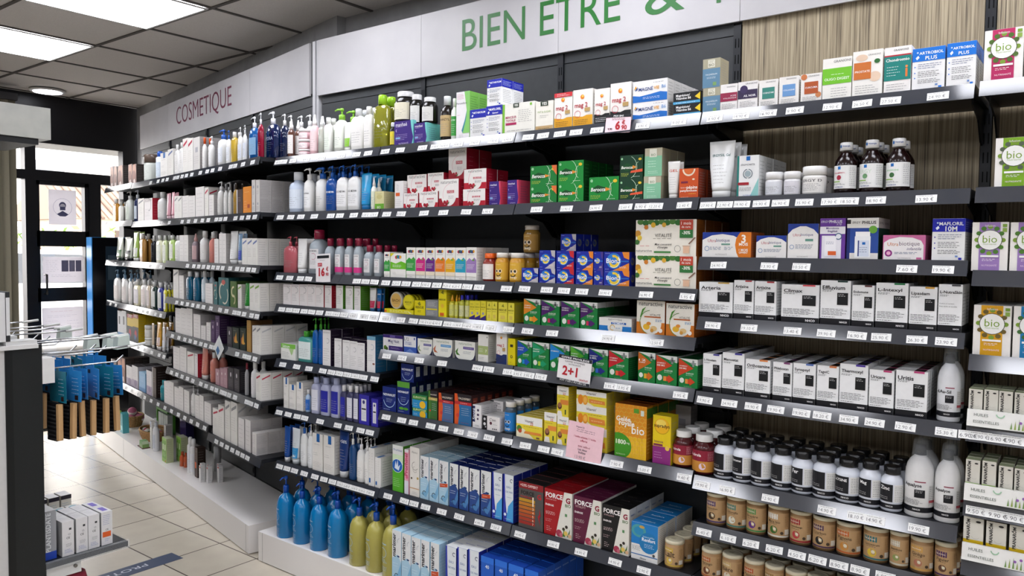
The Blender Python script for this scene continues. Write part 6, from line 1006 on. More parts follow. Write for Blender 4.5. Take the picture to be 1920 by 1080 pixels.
  (297,1.361,0.042,0.12,0.042,1,0,0),(254,1.245,0.088,0.126,0.05,2,0,0),(254,1.158,0.085,0.138,0.05,2,0,0),(254,1.066,0.078,0.12,0.05,1,0,0),
  (254,0.988,0.076,0.132,0.05,2,0,0),(254,0.896,0.087,0.126,0.05,3,0,0),(298,0.81,0.054,0.165,0.021,2,0,0),(254,0.727,0.065,0.123,0.05,2,0,0),
  (254,0.661,0.063,0.133,0.05,3,0,0),(254,0.571,0.1,0.11,0.05,3,0,0),
 ]),
 ('A', 'cosmetics wall', 'sixth shelf', 0.731, 0.012, [
  (254,1.06,0.115,0.126,0.05,2,0,0),(254,0.946,0.11,0.137,0.05,2,0,0),(237,0.826,0.11,0.123,0.05,2,0,0),(96,0.738,0.049,0.124,0.05,2,0,0),
  (299,0.645,0.083,0.17,0.033,2,0,0),(300,0.524,0.043,0.155,0.043,2,0,0),(301,0.426,0.058,0.079,0.05,1,0,0),(301,0.367,0.046,0.092,0.05,1,0,0),
  (301,0.32,0.045,0.098,0.05,1,0,0),(292,0.249,0.067,0.107,0.05,3,0,0),(292,0.175,0.065,0.111,0.05,3,0,0),(302,0.074,0.02,0.153,0.02,1,0,0),
  (303,-0.001,0.037,0.166,0.037,2,0,0),(237,-0.08,0.053,0.124,0.05,4,0,0),
 ]),
 ('A', 'cosmetics wall', 'lowest shelf', 0.471, 0.012, [
  (237,0.459,0.077,0.134,0.05,1,0,0),(237,0.382,0.075,0.163,0.05,1,0,0),(250,0.295,0.069,0.198,0.05,1,0,0),(250,0.213,0.08,0.205,0.05,3,0,0),
  (254,0.123,0.071,0.142,0.05,3,0,0),(254,0.043,0.062,0.149,0.05,3,0,0),(254,-0.032,0.048,0.042,0.055,3,0,0),(254,-0.032,0.048,0.06,0.055,3,0,0.042),
 ]),
]
PRICE_TAGS = [
 ('B',1.781,'top shelf, first dark bay',[(-2.899,'7.80'),(-2.858,'6.90'),(-2.794,'9.80'),(-2.703,'8.90'),(-2.601,'12.50'),(-2.477,'9.90'),(-2.387,'11.90'),(-2.318,'14.90')]),
 ('B',1.781,'top shelf, second dark bay',[(-2.222,'9.90'),(-2.14,'10.90'),(-2.023,'26.90'),(-1.958,'27.90'),(-1.911,'26.90'),(-1.847,'19.90'),(-1.77,'17.90'),(-1.686,'17.90'),(-1.623,'14.90')]),
 ('B',1.781,'top shelf, third dark bay',[(-1.538,'13.90'),(-1.478,'12.90'),(-1.411,'7.50'),(-1.35,'12.90'),(-1.273,'18.90'),(-1.114,'14.90'),(-0.997,'9.00')]),
 ('B',1.781,'top shelf, wood-backed bay',[(-0.888,'9.90'),(-0.812,'14.90'),(-0.738,'16.90'),(-0.667,'9.90'),(-0.573,'12.90'),(-0.501,'26.50'),(-0.436,'27.50'),(-0.333,'24.90')]),
 ('B',1.54,'second shelf, first dark bay',[(-2.885,'13.90'),(-2.81,'14.90'),(-2.74,'14.90'),(-2.65,'17.90'),(-2.544,'15.90'),(-2.487,'15.90'),(-2.402,'9.90'),(-2.33,'8.90'),(-2.284,'10.90')]),
 ('B',1.54,'second shelf, second dark bay',[(-2.212,'12.90'),(-2.133,'8.90'),(-2.013,'17.90'),(-1.916,'25.90'),(-1.807,'12.90'),(-1.709,'6.90')]),
 ('B',1.541,'second shelf, third dark bay',[(-1.5,'13.90'),(-1.382,'13.90'),(-1.272,'24.90'),(-1.167,'12.60'),(-1.112,'6.90'),(-1.066,'12.20'),(-0.975,'12.40')]),
 ('B',1.539,'second shelf, wood-backed bay',[(-0.903,'27.90'),(-0.853,'12.90'),(-0.804,'19.90'),(-0.75,'19.90'),(-0.698,'16.90'),(-0.636,'35.90'),(-0.57,'17.90'),(-0.525,'18.50'),(-0.462,'18.90'),(-0.35,'13.90')]),
 ('B',1.276,'third shelf, first dark bay',[(-2.89,'7.90'),(-2.818,'6.90'),(-2.744,'14.90'),(-2.69,'8.90'),(-2.383,'11.90'),(-2.332,'11.90'),(-2.28,'14.90')]),
 ('B',1.275,'third shelf, second dark bay',[(-2.216,'9.90'),(-2.157,'8.20'),(-2.105,'8.20'),(-2.049,'7.60'),(-2.0,'8.90'),(-1.946,'7.80'),(-1.893,'9.20'),(-1.849,'8.20'),(-1.799,'8.20'),(-1.744,'7.90'),(-1.623,'11.90')]),
 ('B',1.277,'third shelf, third dark bay',[(-1.546,'25.90'),(-1.455,'14.90'),(-1.388,'13.90'),(-1.319,'13.90'),(-1.233,'20.90'),(-1.092,'16.90'),(-0.96,'5.95')]),
 ('B',1.37,'third shelf, wood-backed bay',[(-0.867,'24.90'),(-0.724,'13.90'),(-0.639,'10.50'),(-0.387,'7.60'),(-0.309,'19.90')]),
 ('B',1.136,'fourth shelf, first dark bay',[(-2.876,'12.90'),(-2.823,'16.90'),(-2.774,'8.90'),(-2.719,'17.90'),(-2.669,'17.90'),(-2.616,'14.90'),(-2.554,'12.90'),(-2.51,'12.90'),(-2.46,'15.90'),(-2.405,'16.90'),(-2.341,'7.80'),(-2.285,'7.90')]),
 ('B',1.136,'fourth shelf, second dark bay',[(-2.212,'4.90'),(-2.133,'6.90'),(-2.065,'8.90'),(-2.012,'7.90'),(-1.974,'9.50'),(-1.942,'6.90'),(-1.889,'10.90'),(-1.843,'11.90'),(-1.795,'11.60'),(-1.748,'11.80'),(-1.69,'11.20'),(-1.612,'12.20')]),
 ('B',1.136,'fourth shelf, third dark bay',[(-1.531,'3.80'),(-1.431,'3.95'),(-1.22,'24.90'),(-1.054,'12.50')]),
 ('B',1.199,'fourth shelf, wood-backed bay',[(-0.88,'28.90'),(-0.775,'19.10'),(-0.657,'13.40'),(-0.571,'39.90'),(-0.496,'16.90'),(-0.439,'25.90'),(-0.359,'26.30'),(-0.297,'23.90')]),
 ('B',0.892,'fifth shelf, first dark bay',[(-2.869,'14.90'),(-2.771,'7.50'),(-2.687,'8.90'),(-2.595,'14.80'),(-2.54,'8.90'),(-2.49,'12.90'),(-2.44,'8.90'),(-2.391,'11.90'),(-2.343,'12.90'),(-2.278,'8.60')]),
 ('B',0.99,'fifth shelf, second dark bay',[(-2.209,'11.90'),(-2.124,'8.95'),(-2.033,'7.20'),(-1.917,'12.50'),(-1.748,'14.90'),(-1.697,'15.90'),(-1.61,'7.50')]),
 ('B',0.988,'fifth shelf, third dark bay',[(-1.567,'3.95'),(-1.524,'3.95'),(-1.474,'3.95'),(-1.208,'3.95'),(-1.161,'3.95'),(-0.974,'3.95')]),
 ('B',0.983,'fifth shelf, wood-backed bay',[(-0.899,'19.90'),(-0.826,'24.90'),(-0.758,'19.90'),(-0.696,'19.90'),(-0.628,'19.90'),(-0.575,'18.20'),(-0.509,'34.90'),(-0.448,'24.90'),(-0.378,'12.90'),(-0.29,'25.30')]),
 ('B',0.675,'sixth shelf, first dark bay',[(-2.897,'8.90'),(-2.832,'11.75'),(-2.768,'16.70'),(-2.717,'13.90'),(-2.613,'7.90'),(-2.499,'18.40'),(-2.43,'6.90'),(-2.359,'12.90'),(-2.305,'12.90')]),
 ('B',0.75,'sixth shelf, second dark bay',[(-2.211,'7.95'),(-2.125,'11.90'),(-2.062,'7.20'),(-1.973,'14.50'),(-1.909,'14.90'),(-1.833,'13.80'),(-1.768,'11.90'),(-1.692,'9.90'),(-1.612,'11.80')]),
 ('B',0.748,'sixth shelf, third dark bay',[(-1.534,'10.90'),(-1.459,'11.90'),(-1.404,'11.90'),(-1.182,'7.90'),(-1.086,'15.00'),(-0.956,'9.40')]),
 ('B',0.737,'sixth shelf, wood-backed bay',[(-0.9,'19.90'),(-0.826,'16.90'),(-0.704,'12.90'),(-0.556,'14.90'),(-0.482,'18.10'),(-0.439,'14.90'),(-0.341,'19.90')]),
 ('B',0.432,'lowest shelf, first dark bay',[(-2.895,'9.90'),(-2.841,'12.75'),(-2.788,'9.90'),(-2.721,'11.90'),(-2.648,'18.90'),(-2.588,'13.80'),(-2.533,'15.90'),(-2.482,'12.90'),(-2.439,'6.40'),(-2.393,'14.90'),(-2.348,'10.90'),(-2.301,'7.90')]),
 ('B',0.439,'lowest shelf, second dark bay',[(-2.2,'10.80'),(-2.109,'7.60'),(-2.057,'8.90'),(-1.996,'6.20'),(-1.914,'6.90'),(-1.828,'7.50'),(-1.732,'4.90'),(-1.657,'7.50')]),
 ('B',0.438,'lowest shelf, third dark bay',[(-1.552,'14.90'),(-1.415,'14.90'),(-1.307,'14.90'),(-1.182,'14.90'),(-1.082,'12.90')]),
 ('B',0.6,'seventh shelf, wood-backed bay',[(-0.892,'6.40'),(-0.82,'6.10'),(-0.754,'6.20'),(-0.689,'6.20'),(-0.629,'4.50'),(-0.576,'6.20'),(-0.522,'8.90'),(-0.471,'8.90'),(-0.411,'6.90')]),
 ('B',0.984,'fifth shelf, end bay',[(-0.241,'6.90'),(-0.219,'20.90'),(-0.183,'16.90'),(-0.155,'4.90')]),
 ('B',0.807,'sixth shelf, end bay',[(-0.22,'9.50'),(-0.177,'9.90'),(-0.145,'5.90')]),
 ('A',1.785,'top shelf, cosmetics wall',[(1.451,'9.90'),(1.306,'12.90'),(1.217,'8.90'),(1.139,'14.90'),(1.009,'7.90'),(0.954,'11.90'),(0.884,'9.90'),(0.815,'12.90'),(0.731,'8.90'),(0.602,'14.90'),(0.502,'7.90'),(0.428,'11.90'),(0.327,'9.90'),(0.19,'12.90'),(0.137,'8.90'),(0.042,'14.90'),(-0.068,'7.90')]),
 ('A',1.542,'second shelf, cosmetics wall',[(1.264,'9.90'),(1.109,'12.90'),(0.89,'8.90'),(0.787,'14.90'),(0.68,'7.90'),(0.577,'11.90'),(0.492,'9.90'),(0.382,'12.90'),(0.325,'8.90'),(0.262,'14.90'),(0.135,'7.90'),(0.058,'11.90'),(-0.017,'9.90'),(-0.089,'12.90')]),
 ('A',1.306,'third shelf, cosmetics wall',[(0.81,'9.90'),(0.71,'12.90'),(0.637,'8.90'),(0.566,'14.90'),(0.497,'7.90'),(0.43,'11.90'),(0.364,'9.90'),(0.301,'12.90'),(0.205,'8.90'),(0.119,'14.90'),(0.055,'7.90'),(-0.014,'11.90'),(-0.075,'9.90')]),
 ('A',1.29,'third shelf, far cosmetics wall',[(2.267,'9.90'),(2.068,'12.90'),(1.88,'8.90'),(1.48,'14.90'),(1.273,'7.90')]),
 ('A',1.1,'fourth shelf, cosmetics wall',[(0.992,'9.90'),(0.902,'12.90'),(0.816,'8.90'),(0.731,'14.90'),(0.65,'7.90'),(0.571,'11.90'),(0.464,'9.90'),(0.34,'12.90'),(0.256,'8.90'),(0.154,'14.90'),(0.102,'7.90'),(0.038,'11.90'),(-0.048,'9.90'),(-0.108,'12.90')]),
 ('A',1.008,'fourth shelf, far cosmetics wall',[(2.407,'9.90'),(2.268,'12.90'),(1.772,'8.90'),(1.634,'14.90'),(1.545,'7.90'),(1.384,'11.90'),(1.282,'9.90')]),
 ('A',0.906,'fifth shelf, cosmetics wall',[(1.072,'9.90'),(0.961,'12.90'),(0.864,'8.90'),(0.778,'14.90'),(0.695,'7.90'),(0.614,'11.90'),(0.544,'9.90'),(0.468,'12.90'),(0.416,'8.90'),(0.358,'14.90'),(0.125,'7.90'),(0.035,'11.90'),(-0.015,'9.90'),(-0.082,'12.90')]),
 ('A',0.771,'fifth shelf, far cosmetics wall',[(1.903,'9.90'),(1.747,'12.90'),(1.609,'8.90'),(1.467,'14.90'),(1.32,'7.90'),(1.23,'11.90')]),
 ('A',0.697,'sixth shelf, cosmetics wall',[(1.097,'9.90'),(1.004,'12.90'),(0.913,'8.90'),(0.826,'14.90'),(0.741,'7.90'),(0.619,'11.90'),(0.541,'9.90'),(0.457,'12.90'),(0.398,'8.90'),(0.326,'14.90'),(0.283,'7.90'),(0.228,'11.90'),(0.154,'9.90'),(0.012,'12.90'),(-0.037,'8.90'),(-0.097,'14.90')]),
 ('A',0.475,'lowest shelf, far cosmetics wall',[(2.041,'9.90'),(1.903,'12.90'),(1.759,'8.90'),(1.621,'14.90'),(1.488,'7.90'),(1.351,'11.90'),(1.22,'9.90'),(1.103,'12.90'),(0.982,'8.90'),(0.875,'14.90'),(0.772,'7.90'),(0.673,'11.90'),(0.569,'9.90')]),
 ('A',0.437,'lowest shelf, cosmetics wall',[(0.403,'9.90'),(0.33,'12.90'),(0.26,'8.90'),(0.191,'14.90'),(0.125,'7.90'),(0.066,'11.90'),(0.009,'9.90')]),
]
PROMO = [('six', -1.199, -0.012, 1.78, 0.087, 0.056), ('sixteen', -2.589, -0.012, 1.279, 0.093, 0.118), ('two', -1.346, -0.012, 0.996, 0.126, 0.084), ('pink', -1.304, -0.012, 0.75, 0.132, 0.119)]

# ------------------------------------------------------------------ frames of the two shelf walls
YF = 2.091                      # front edge of the straight shelf run
A_ORG = Vector((-3.100+.20388*.005, 2.0595+.979*.005, 0)); A_ROT = -0.20533
AX = Vector((.979, -.20388, 0)); AY = Vector((.20388, .979, 0))
def at(fr, x, y, z):
    if fr == 'B': return Vector((x, YF+y, z))
    return A_ORG + AX*(-x) + AY*y + Vector((0, 0, z))
def rot(fr): return 0.0 if fr == 'B' else A_ROT

# ------------------------------------------------------------------ room shell
def room():
    b = MB(); b.box(-6.6, -4.0, -.05, 4.0, 3.4, 0, FLOOR); struct('floor', b)
    b = MB(); b.box(-6.6, -4.0, CEIL, 4.0, 3.4, CEIL+.05, CEILM)
    g = M('#5c5856', 'd')
    for i in range(-4, 18):
        x = -4.03+.59*(i-4)
        if -6.5 < x < 4: b.box(x-.009, -4, CEIL-.006, x+.009, 3.3, CEIL-.0005, g)
    for j in range(-10, 3):
        y = 2.1+.6*j
        if y > -4: b.box(-6.5, y-.009, CEIL-.0065, 4, y+.009, CEIL-.0007, g)
    struct('ceiling', b)
    wm = speckle_mat('painted_wall', '#8f8f90', '#99999a', 12, 0.8)
    b = MB(); b.box(-3.29, 2.583, 0, 4.0, 2.66, CEIL, wm); struct('wall_back', b)
    b = MB()
    L = 3.5
    b.box(-.25, .472, 0, -.25+.001, .473, .001, wm)
    b.box(-L, .472, 0, -.05, .54, CEIL, wm)
    struct('wall_angled', b, A_ORG, A_ROT)
    lw = speckle_mat('pale_wall', '#cfcdca', '#d6d4d0', 8, 0.8)
    b = MB(); b.box(3.95, -4, 0, 4.05, 2.6, CEIL, lw); struct('wall_right', b)
    b = MB(); b.box(-6.6, -4.05, 0, 4.05, -3.95, CEIL, lw); struct('wall_front', b)
    # shop front: dark frame with openings
    dk = M('#0d0c0f', 'p'); X0, X1 = -6.53, -6.45
    b = MB()
    b.box(X0, -4, 2.2, X1, 3.4, CEIL, dk)            # header
    b.box(X0-.3, -4, 2.2, X0, 3.4, 2.9, dk)
    b.box(X0, 2.40, 0, X1, 2.475, 2.2, dk)           # door jamb
    b.box(X0, 3.13, 0, X1, 3.4, 2.2, dk)
    b.box(X0, 2.475, 1.915, X1, 3.13, 1.995, dk)     # transom
    b.box(X0, 2.86, 0, X1, 2.95, 1.915, dk)
    b.box(X0, -4, 0, X1, 1.3, 2.2, dk)
    struct('trim_1', b)
    b = MB()
    b.box(X0+.01, 2.475, 1.415, X1-.01, 2.86, 1.535, dk); b.box(X0+.01, 2.475, .99, X1-.01, 2.86, 1.094, dk)
    b.box(X0+.01, 2.475, 0, X1-.01, 2.50, 1.915, dk); b.box(X0+.01, 2.83, 0, X1-.01, 2.86, 1.915, dk)
    b.box(X0+.01, 2.475, 1.885, X1-.01, 2.86, 1.915, dk); b.box(X0+.01, 2.475, 0, X1-.01, 2.86, .06, dk)
    d = struct('door_1', b)
    b = MB(); b.box(-6.492, 2.5, .06, -6.488, 2.83, 1.885, GLASS); link('pane', b.mesh('pane'), d)
    b = MB(); b.tube([(-6.44, 2.52, 1.2), (-6.40, 2.52, 1.2), (-6.40, 2.52, 1.05), (-6.44, 2.52, 1.05)], .008, M('#2a2a2c', 'm')); link('door_handle', b.mesh('handle'), d)
    b = MB(); b.box(-6.492, 2.475, 1.995, -6.488, 3.13, 2.2, GLASS); struct('window_1', b)
    b = MB(); b.box(-6.492, 2.95, .0, -6.488, 3.13, 1.915, GLASS); struct('window_2', b)
    b = MB(); b.box(-6.492, 1.3, .0, -6.488, 2.40, 2.2, GLASS)
    b.box(X0, 1.3, 1.92, X1, 2.4, 1.99, dk); struct('window_3', b)
    b = MB(); b.box(-6.55, 2.3, 0.0, -6.40, 3.13, .012, M('#3a3836', 'm')); struct('trim_2', b)
room()

def ceiling_lights():
    fr = M('#c9c7c5', 'p')
    em = glow_mat('led_panel_diffuser', '#f4f6ff', PANEL_GLOW)
    first = True
    k = 0
    for j, (y0, y1) in enumerate(PANEL_ROWS):
        for i, x0 in enumerate(PANEL_COLS):
            x1 = x0+.575
            if j == 0 and i == 0: y0_ = 1.50
            else: y0_ = y0
            f = MB()
            z = CEIL-.012
            f.box(x0, y0_, z, x1, y0_+.012, CEIL-.0071, fr); f.box(x0, y1-.012, z, x1, y1, CEIL-.0071, fr)
            f.box(x0, y0_+.012, z, x0+.012, y1-.012, CEIL-.0071, fr); f.box(x1-.012, y0_+.012, z, x1, y1-.012, CEIL-.0071, fr)
            e = MB(); e.box(x0+.012, y0_+.012, z+.001, x1-.012, y1-.012, CEIL-.0072, em)
            w1 = ['nearest the display wall', 'over the middle aisle', 'over the far side of the shop'][j]
            w2 = ['second', 'first', 'third', 'fourth', 'fifth', 'sixth', 'seventh'][i] if False else ['first', 'second', 'third', 'fourth', 'fifth', 'sixth', 'seventh'][i]
            thing('ceiling_light', [('frame', f.mesh('frame')), ('diffuser', e.mesh('diffuser'), [])], None, 0,
                  'square white ceiling light panel, %s from the door, %s' % (w2, w1), 'ceiling light', 'light panels in the tiled ceiling')
    # round downlight near the door
    f = MB(); f.loft([(0, .115, .115), (.012, .12, .12)], fr, 0, 0, 0, 28)
    e = MB(); e.loft([(-.003, .092, .092), (0, .094, .094)], em, 0, 0, 0, 28)
    thing('downlight', [('rim', f.mesh('rim')), ('lamp', e.mesh('lamp'), [])], (-6.21, 2.47, CEIL-.0195), 0, 'round white downlight in the ceiling near the door', 'ceiling light')
ceiling_lights()

# ------------------------------------------------------------------ back panels, uprights, fascia signs
def slotted_upright(fr, x, y0, z0, z1, label):
    m = M('#14171c', 'p'); s = M('#050608', 'd'); hi = M('#2c3038', 'p')
    b = MB(); b.box(-.012, 0, z0, .012, .03, z1, m)
    n = int((z1-z0)/.05)
    for i in range(n):
        z = z0+.02+i*.05
        for q in (-.006, .004): b.box(q, -.0008, z, q+.003, .0005, z+.028, s)
    o = link('slotted_upright', b.mesh('upright'), None, at(fr, x, y0, 0), rot(fr))
    tag(o, label, 'upright', 'slotted shelf uprights')
def backs():
    q = M('#0a0b0e', 'd')
    xs = [-2.985, -2.305, -1.611, -.945, -.264, .42, 1.1]
    places = ['first dark bay', 'second dark bay', 'third dark bay', 'wood-backed bay', 'end bay beside the wood-backed bay', 'far right bay outside the dark section']
    for i in range(6):
        m = DARKP if i < 3 else WOOD
        b = MB(); x0, x1 = xs[i]+.014, xs[i+1]-.014
        if i < 3:
            for z0, z1 in ((.14, .52), (.523, .9), (.903, 1.3), (1.303, 1.7), (1.703, 2.0985), (2.1015, 2.137)): b.box(x0, 0, z0, x1, .014, z1, m)
            b.box(x0, .005, .14, x1, .0145, 2.13, q)
        else: b.box(x0, 0, .14, x1, .014, 2.52, m)
        o = link('back_panel', b.mesh('back_panel'), None, at('B', 0, .289, 0))
        tag(o, '%s back panel of the %s' % ('charcoal steel' if i < 3 else 'striped wood laminate', places[i]), 'back panel', 'back panels behind the shelves')
    for x, t in zip(xs[1:6], ('between the first and second dark bays', 'between the second and third dark bays', 'between the dark and wood-backed bays', 'between the wood-backed bay and end bay', 'at the right of the end bay')):
        slotted_upright('B', x, .283, .14, 2.137 if x < -1 else (2.13 if x < -.9 else 2.5), 'dark slotted steel upright '+t)
    # angled wall
    for k, (s0, s1, t) in enumerate(((.0, .714, 'right'), (.742, 1.424, 'middle right'), (1.452, 2.144, 'middle left'), (2.172, 2.84, 'left'))):
        b = MB()
        for z0, z1 in ((.14, .6), (.603, 1.1), (1.103, 1.6), (1.603, 2.098), (2.101, 2.149)): b.box(-s1, 0, z0, -s0, .014, z1, DARKP)
        o = link('back_panel', b.mesh('back_panel'), None, at('A', 0, .326, 0), A_ROT)
        tag(o, 'charcoal steel back panel behind the cosmetics shelves, %s section' % t, 'back panel', 'back panels behind the shelves')
    for s, t in ((.728, 'right'), (1.438, 'middle'), (2.158, 'left')):
        slotted_upright('A', s, .318, .14, 2.149, 'dark slotted steel upright in the cosmetics wall, %s' % t)
    # pale corner post
    b = MB(); b.box(-.018, 0, 0, .026, .022, 2.398, M('#c4c4c6', 'p')); b.box(.006, -.004, 0, .010, 0, 2.398, M('#8f9092', 'p'))
    tag(link('corner_post', b.mesh('post'), None, Vector((-3.012, 2.372, 0))), 'pale grey corner post between the two signs', 'post')
    # fascia signs
    def sign(fr, spans, y, z0, z1, label):
        b = MB()
        for x0, x1 in spans: b.box(x0+.0008, 0, z0, x1-.0008, .01, z1, WHITEP)
        b.box(spans[0][0], .0101, z0+.01, spans[-1][1], .016, z1-.01, M('#8a8a8c', 'd'))
        o = link('fascia_sign', None, None, at(fr, 0, y, 0), rot(fr))
        link('sign_board', b.mesh('sign_board'), o)
        tag(o, label, 'sign'); return o
    sb = sign('B', [(-2.982, -2.304), (-2.304, -1.613), (-1.613, -.933), (-.933, -.264), (-.264, .42), (.42, 1.1)], .270, 2.138, 2.395, 'long white fascia sign with green lettering above the dark bays')
    def letters(parent, txt, x0, x1, z0, z1, col, bold):
        vs, fs, tw, th = text_geo(txt, bold, 0.0, 5)
        # cap height from a plain H of the same type
        _, _, _, ch = text_geo('H', bold)
        m = M(col, 'p')
        sx = (x1-x0)/tw; sz = (z1-z0)/ch
        vb = [(v[0]*sx+(x0+x1)/2, v[1]) for v in vs]
        # baseline: bottom of the first glyph
        k0 = min(v[1] for v in vs if v[0] < -tw/2+.5)
        P0 = [(a, -.0012, z0+(c-k0)*sz) for a, c in vb]
        # one part per letter: islands of faces, joined where they share a stretch of the line
        par = list(range(len(P0)))
        def root(i):
            while par[i] != i: par[i] = par[par[i]]; i = par[i]
            return i
        for f in fs:
            for i in f[1:]: par[root(i)] = root(f[0])
        isl = {}
        for f in fs: isl.setdefault(root(f[0]), []).append(f)
        grp = []
        for fl in sorted(isl.values(), key=lambda fl: min(P0[i][0] for f in fl for i in f)):
            a = min(P0[i][0] for f in fl for i in f); c = max(P0[i][0] for f in fl for i in f)
            if grp and a < grp[-1][1]-.25*(c-a): grp[-1] = (grp[-1][0], max(c, grp[-1][1]), grp[-1][2]+fl)
            else: grp.append((a, c, fl))
        for a, c, fl in grp:
            b = MB()
            for f in fl: b.face([P0[i] for i in f], m)
            link('letter', b.mesh('letter'), parent)
    letters(sb, 'BIEN ÊTRE', -2.076, -1.357, 2.212, 2.334, '#246b2a', .0)
    letters(sb, '&', -1.262, -1.118, 2.207, 2.330, '#246b2a', .0)
    letters(sb, 'FORME', -1.01, -.55, 2.206, 2.328, '#246b2a', .0)
    sa = sign('A', [(-2.84, -2.176), (-2.176, -.752), (-.752, -.032)], .316, 2.150, 2.400, 'long white fascia sign reading COSMETIQUE in burgundy letters')
    letters(sa, 'COSMETIQUE', -1.992, -1.014, 2.238, 2.349, '#6e2440', -.006)
backs()

# ------------------------------------------------------------------ shelves, price rails and tags
BOARD = M('#14161b', 'p')
SHLAB = []
def shelf(fr, x0, x1, zb, where, light=0, depth=.275, plate=0.034):
    """x0..x1 local metres; zb underside of the price rail; top of board at zb+.034"""
    zt = zb+plate
    b = MB()
    if fr == 'A' and x1 > .1: b.prism([(x0+.001, .004), (x1-.003, .004), (x1-.003, .16), (x1-.045, depth), (x0+.001, depth)], zt-.018, zt, BOARD)
    else: b.box(x0+.001, .004, zt-.018, x1-.001, depth, zt, BOARD)
    b.box(x0+.001, .004, zb+.006, x1-.001, .012, zt-.018, BOARD)
    r = MB()
    yb = -.0135 if fr == 'B' else -.0085
    r.prism([(yb, zb-.001), (yb+.003, zb-.001), (.0038, zt+.001), (.0012, zt+.002)], x0+.001, x1-.001, RAILM, 'x')
    br = MB()
    k = M('#0c0d10', 'p')
    brs = []
    for q in (x0+.012, x1-.016 if not (fr == 'A' and x1 > .1) else x1-.06):
        br = MB(); brs.append(br)
        br.prism([(depth, zt-.0185), (depth, zt-.11), (depth-.03, zt-.105), (depth-.09, zt-.055), (depth-.2, zt-.035), (depth-.2, zt-.0185)], q, q+.004, k, 'x')
    thing('shelf', [('shelf_board', b.mesh('board')), ('price_rail', r.mesh('rail')), *[('bracket', q_.mesh('bracket')) for q_ in brs]], at(fr, 0, 0, 0), rot(fr),
          'charcoal shelf with grey price rail, %s' % where, 'shelf', 'charcoal shelves on the display wall')
X_B = [(-2.928, -2.256), (-2.254, -1.595), (-1.593, -.932), (-.930, -.258), (-.250, .420)]
BN = ['first dark bay', 'second dark bay', 'third dark bay', 'wood-backed bay', 'end bay']
ZB = {0: [1.781, 1.540, 1.276, 1.136, .892, .675, .432], 1: [1.781, 1.540, 1.275, 1.136, .990, .750, .439], 2: [1.781, 1.541, 1.277, 1.136, .988, .748, .438],
      3: [1.781, 1.539, 1.370, 1.199, .983, .737, .600, .438], 4: [1.784, 1.540, 1.348, 1.151, .984, .807, .665]}
ON = ['top', 'second', 'third', 'fourth', 'fifth', 'sixth', 'seventh', 'eighth']
for i in ZB:
    for j, z in enumerate(ZB[i]):
        shelf('B', X_B[i][0], X_B[i][1], z, '%s one down in the %s' % (ON[j], BN[i]) if j else 'topmost of the %s' % BN[i])
for nm, s0, s1, zs in (('rightmost quarter of cosmetics wall', -.134, .5305, [1.785, 1.542, 1.306, 1.10, .906, .697, .437]),
                       ('second quarter from right of cosmetics wall', .5315, 1.1955, [1.785, 1.542, 1.306, 1.10, .906, .697, .475]),
                       ('third quarter from right of cosmetics wall', 1.1965, 1.861, [1.785, 1.542, 1.29, 1.008, .771, .475]),
                       ('farthest quarter of cosmetics wall', 1.862, 2.526, [1.790, 1.552, 1.29, 1.008, .771, .475])):
    for j, z in enumerate(zs):
        shelf('A', -s1, -s0, z, '%s one down, %s' % (ON[j], nm) if j else 'topmost, %s' % nm, depth=.31)

TAGM = M('#e9e9e7', 'p')
def tag_mesh(txt, w=.046, h=.0195):
    b = MB()
    b.box(-w/2, 0, 0, w/2, .0006, h, TAGM)
    b.draw([('T', txt+' €', .46, .42, .78, '#26262a', -.01, 0, .5), ('F', .08, .78, .9, .92, 1, '#8a8a8a')], lambda u, v, e: (-w/2+u*w, -e, v*h), w, h)
    return b.mesh('price_tag')
TC = {}
def put_tags(fr, zb, where, lst):
    for k, (x, t) in enumerate(lst):
        if t not in TC: TC[t] = tag_mesh(t)
        p = at(fr, x, -.0124 if fr == 'B' else -.0079, zb+.0045)
        o = bpy.data.objects.new('price_tag', TC[t]); COL.objects.link(o)
        o.location = p; o.rotation_euler = (-.38 if fr == 'B' else -.26, random.Random(x*99+zb).uniform(-.03, .03), rot(fr))
        tag(o, 'small white price tag reading %s €, %s from left, %s' % (t, ordn(k+1), where), 'price tag', 'price tags, '+where)
ORD = 'first second third fourth fifth sixth seventh eighth ninth tenth eleventh twelfth thirteenth fourteenth fifteenth sixteenth seventeenth eighteenth nineteenth twentieth'.split()
def ordn(n):
    if n <= 20: return ORD[n-1]
    return ['twenty', 'thirty', 'forty', 'fifty'][n//10-2]+('-'+ORD[n % 10-1] if n % 10 else '-last')
for fr, zb, where, lst in PRICE_TAGS: put_tags(fr, zb, where, lst)

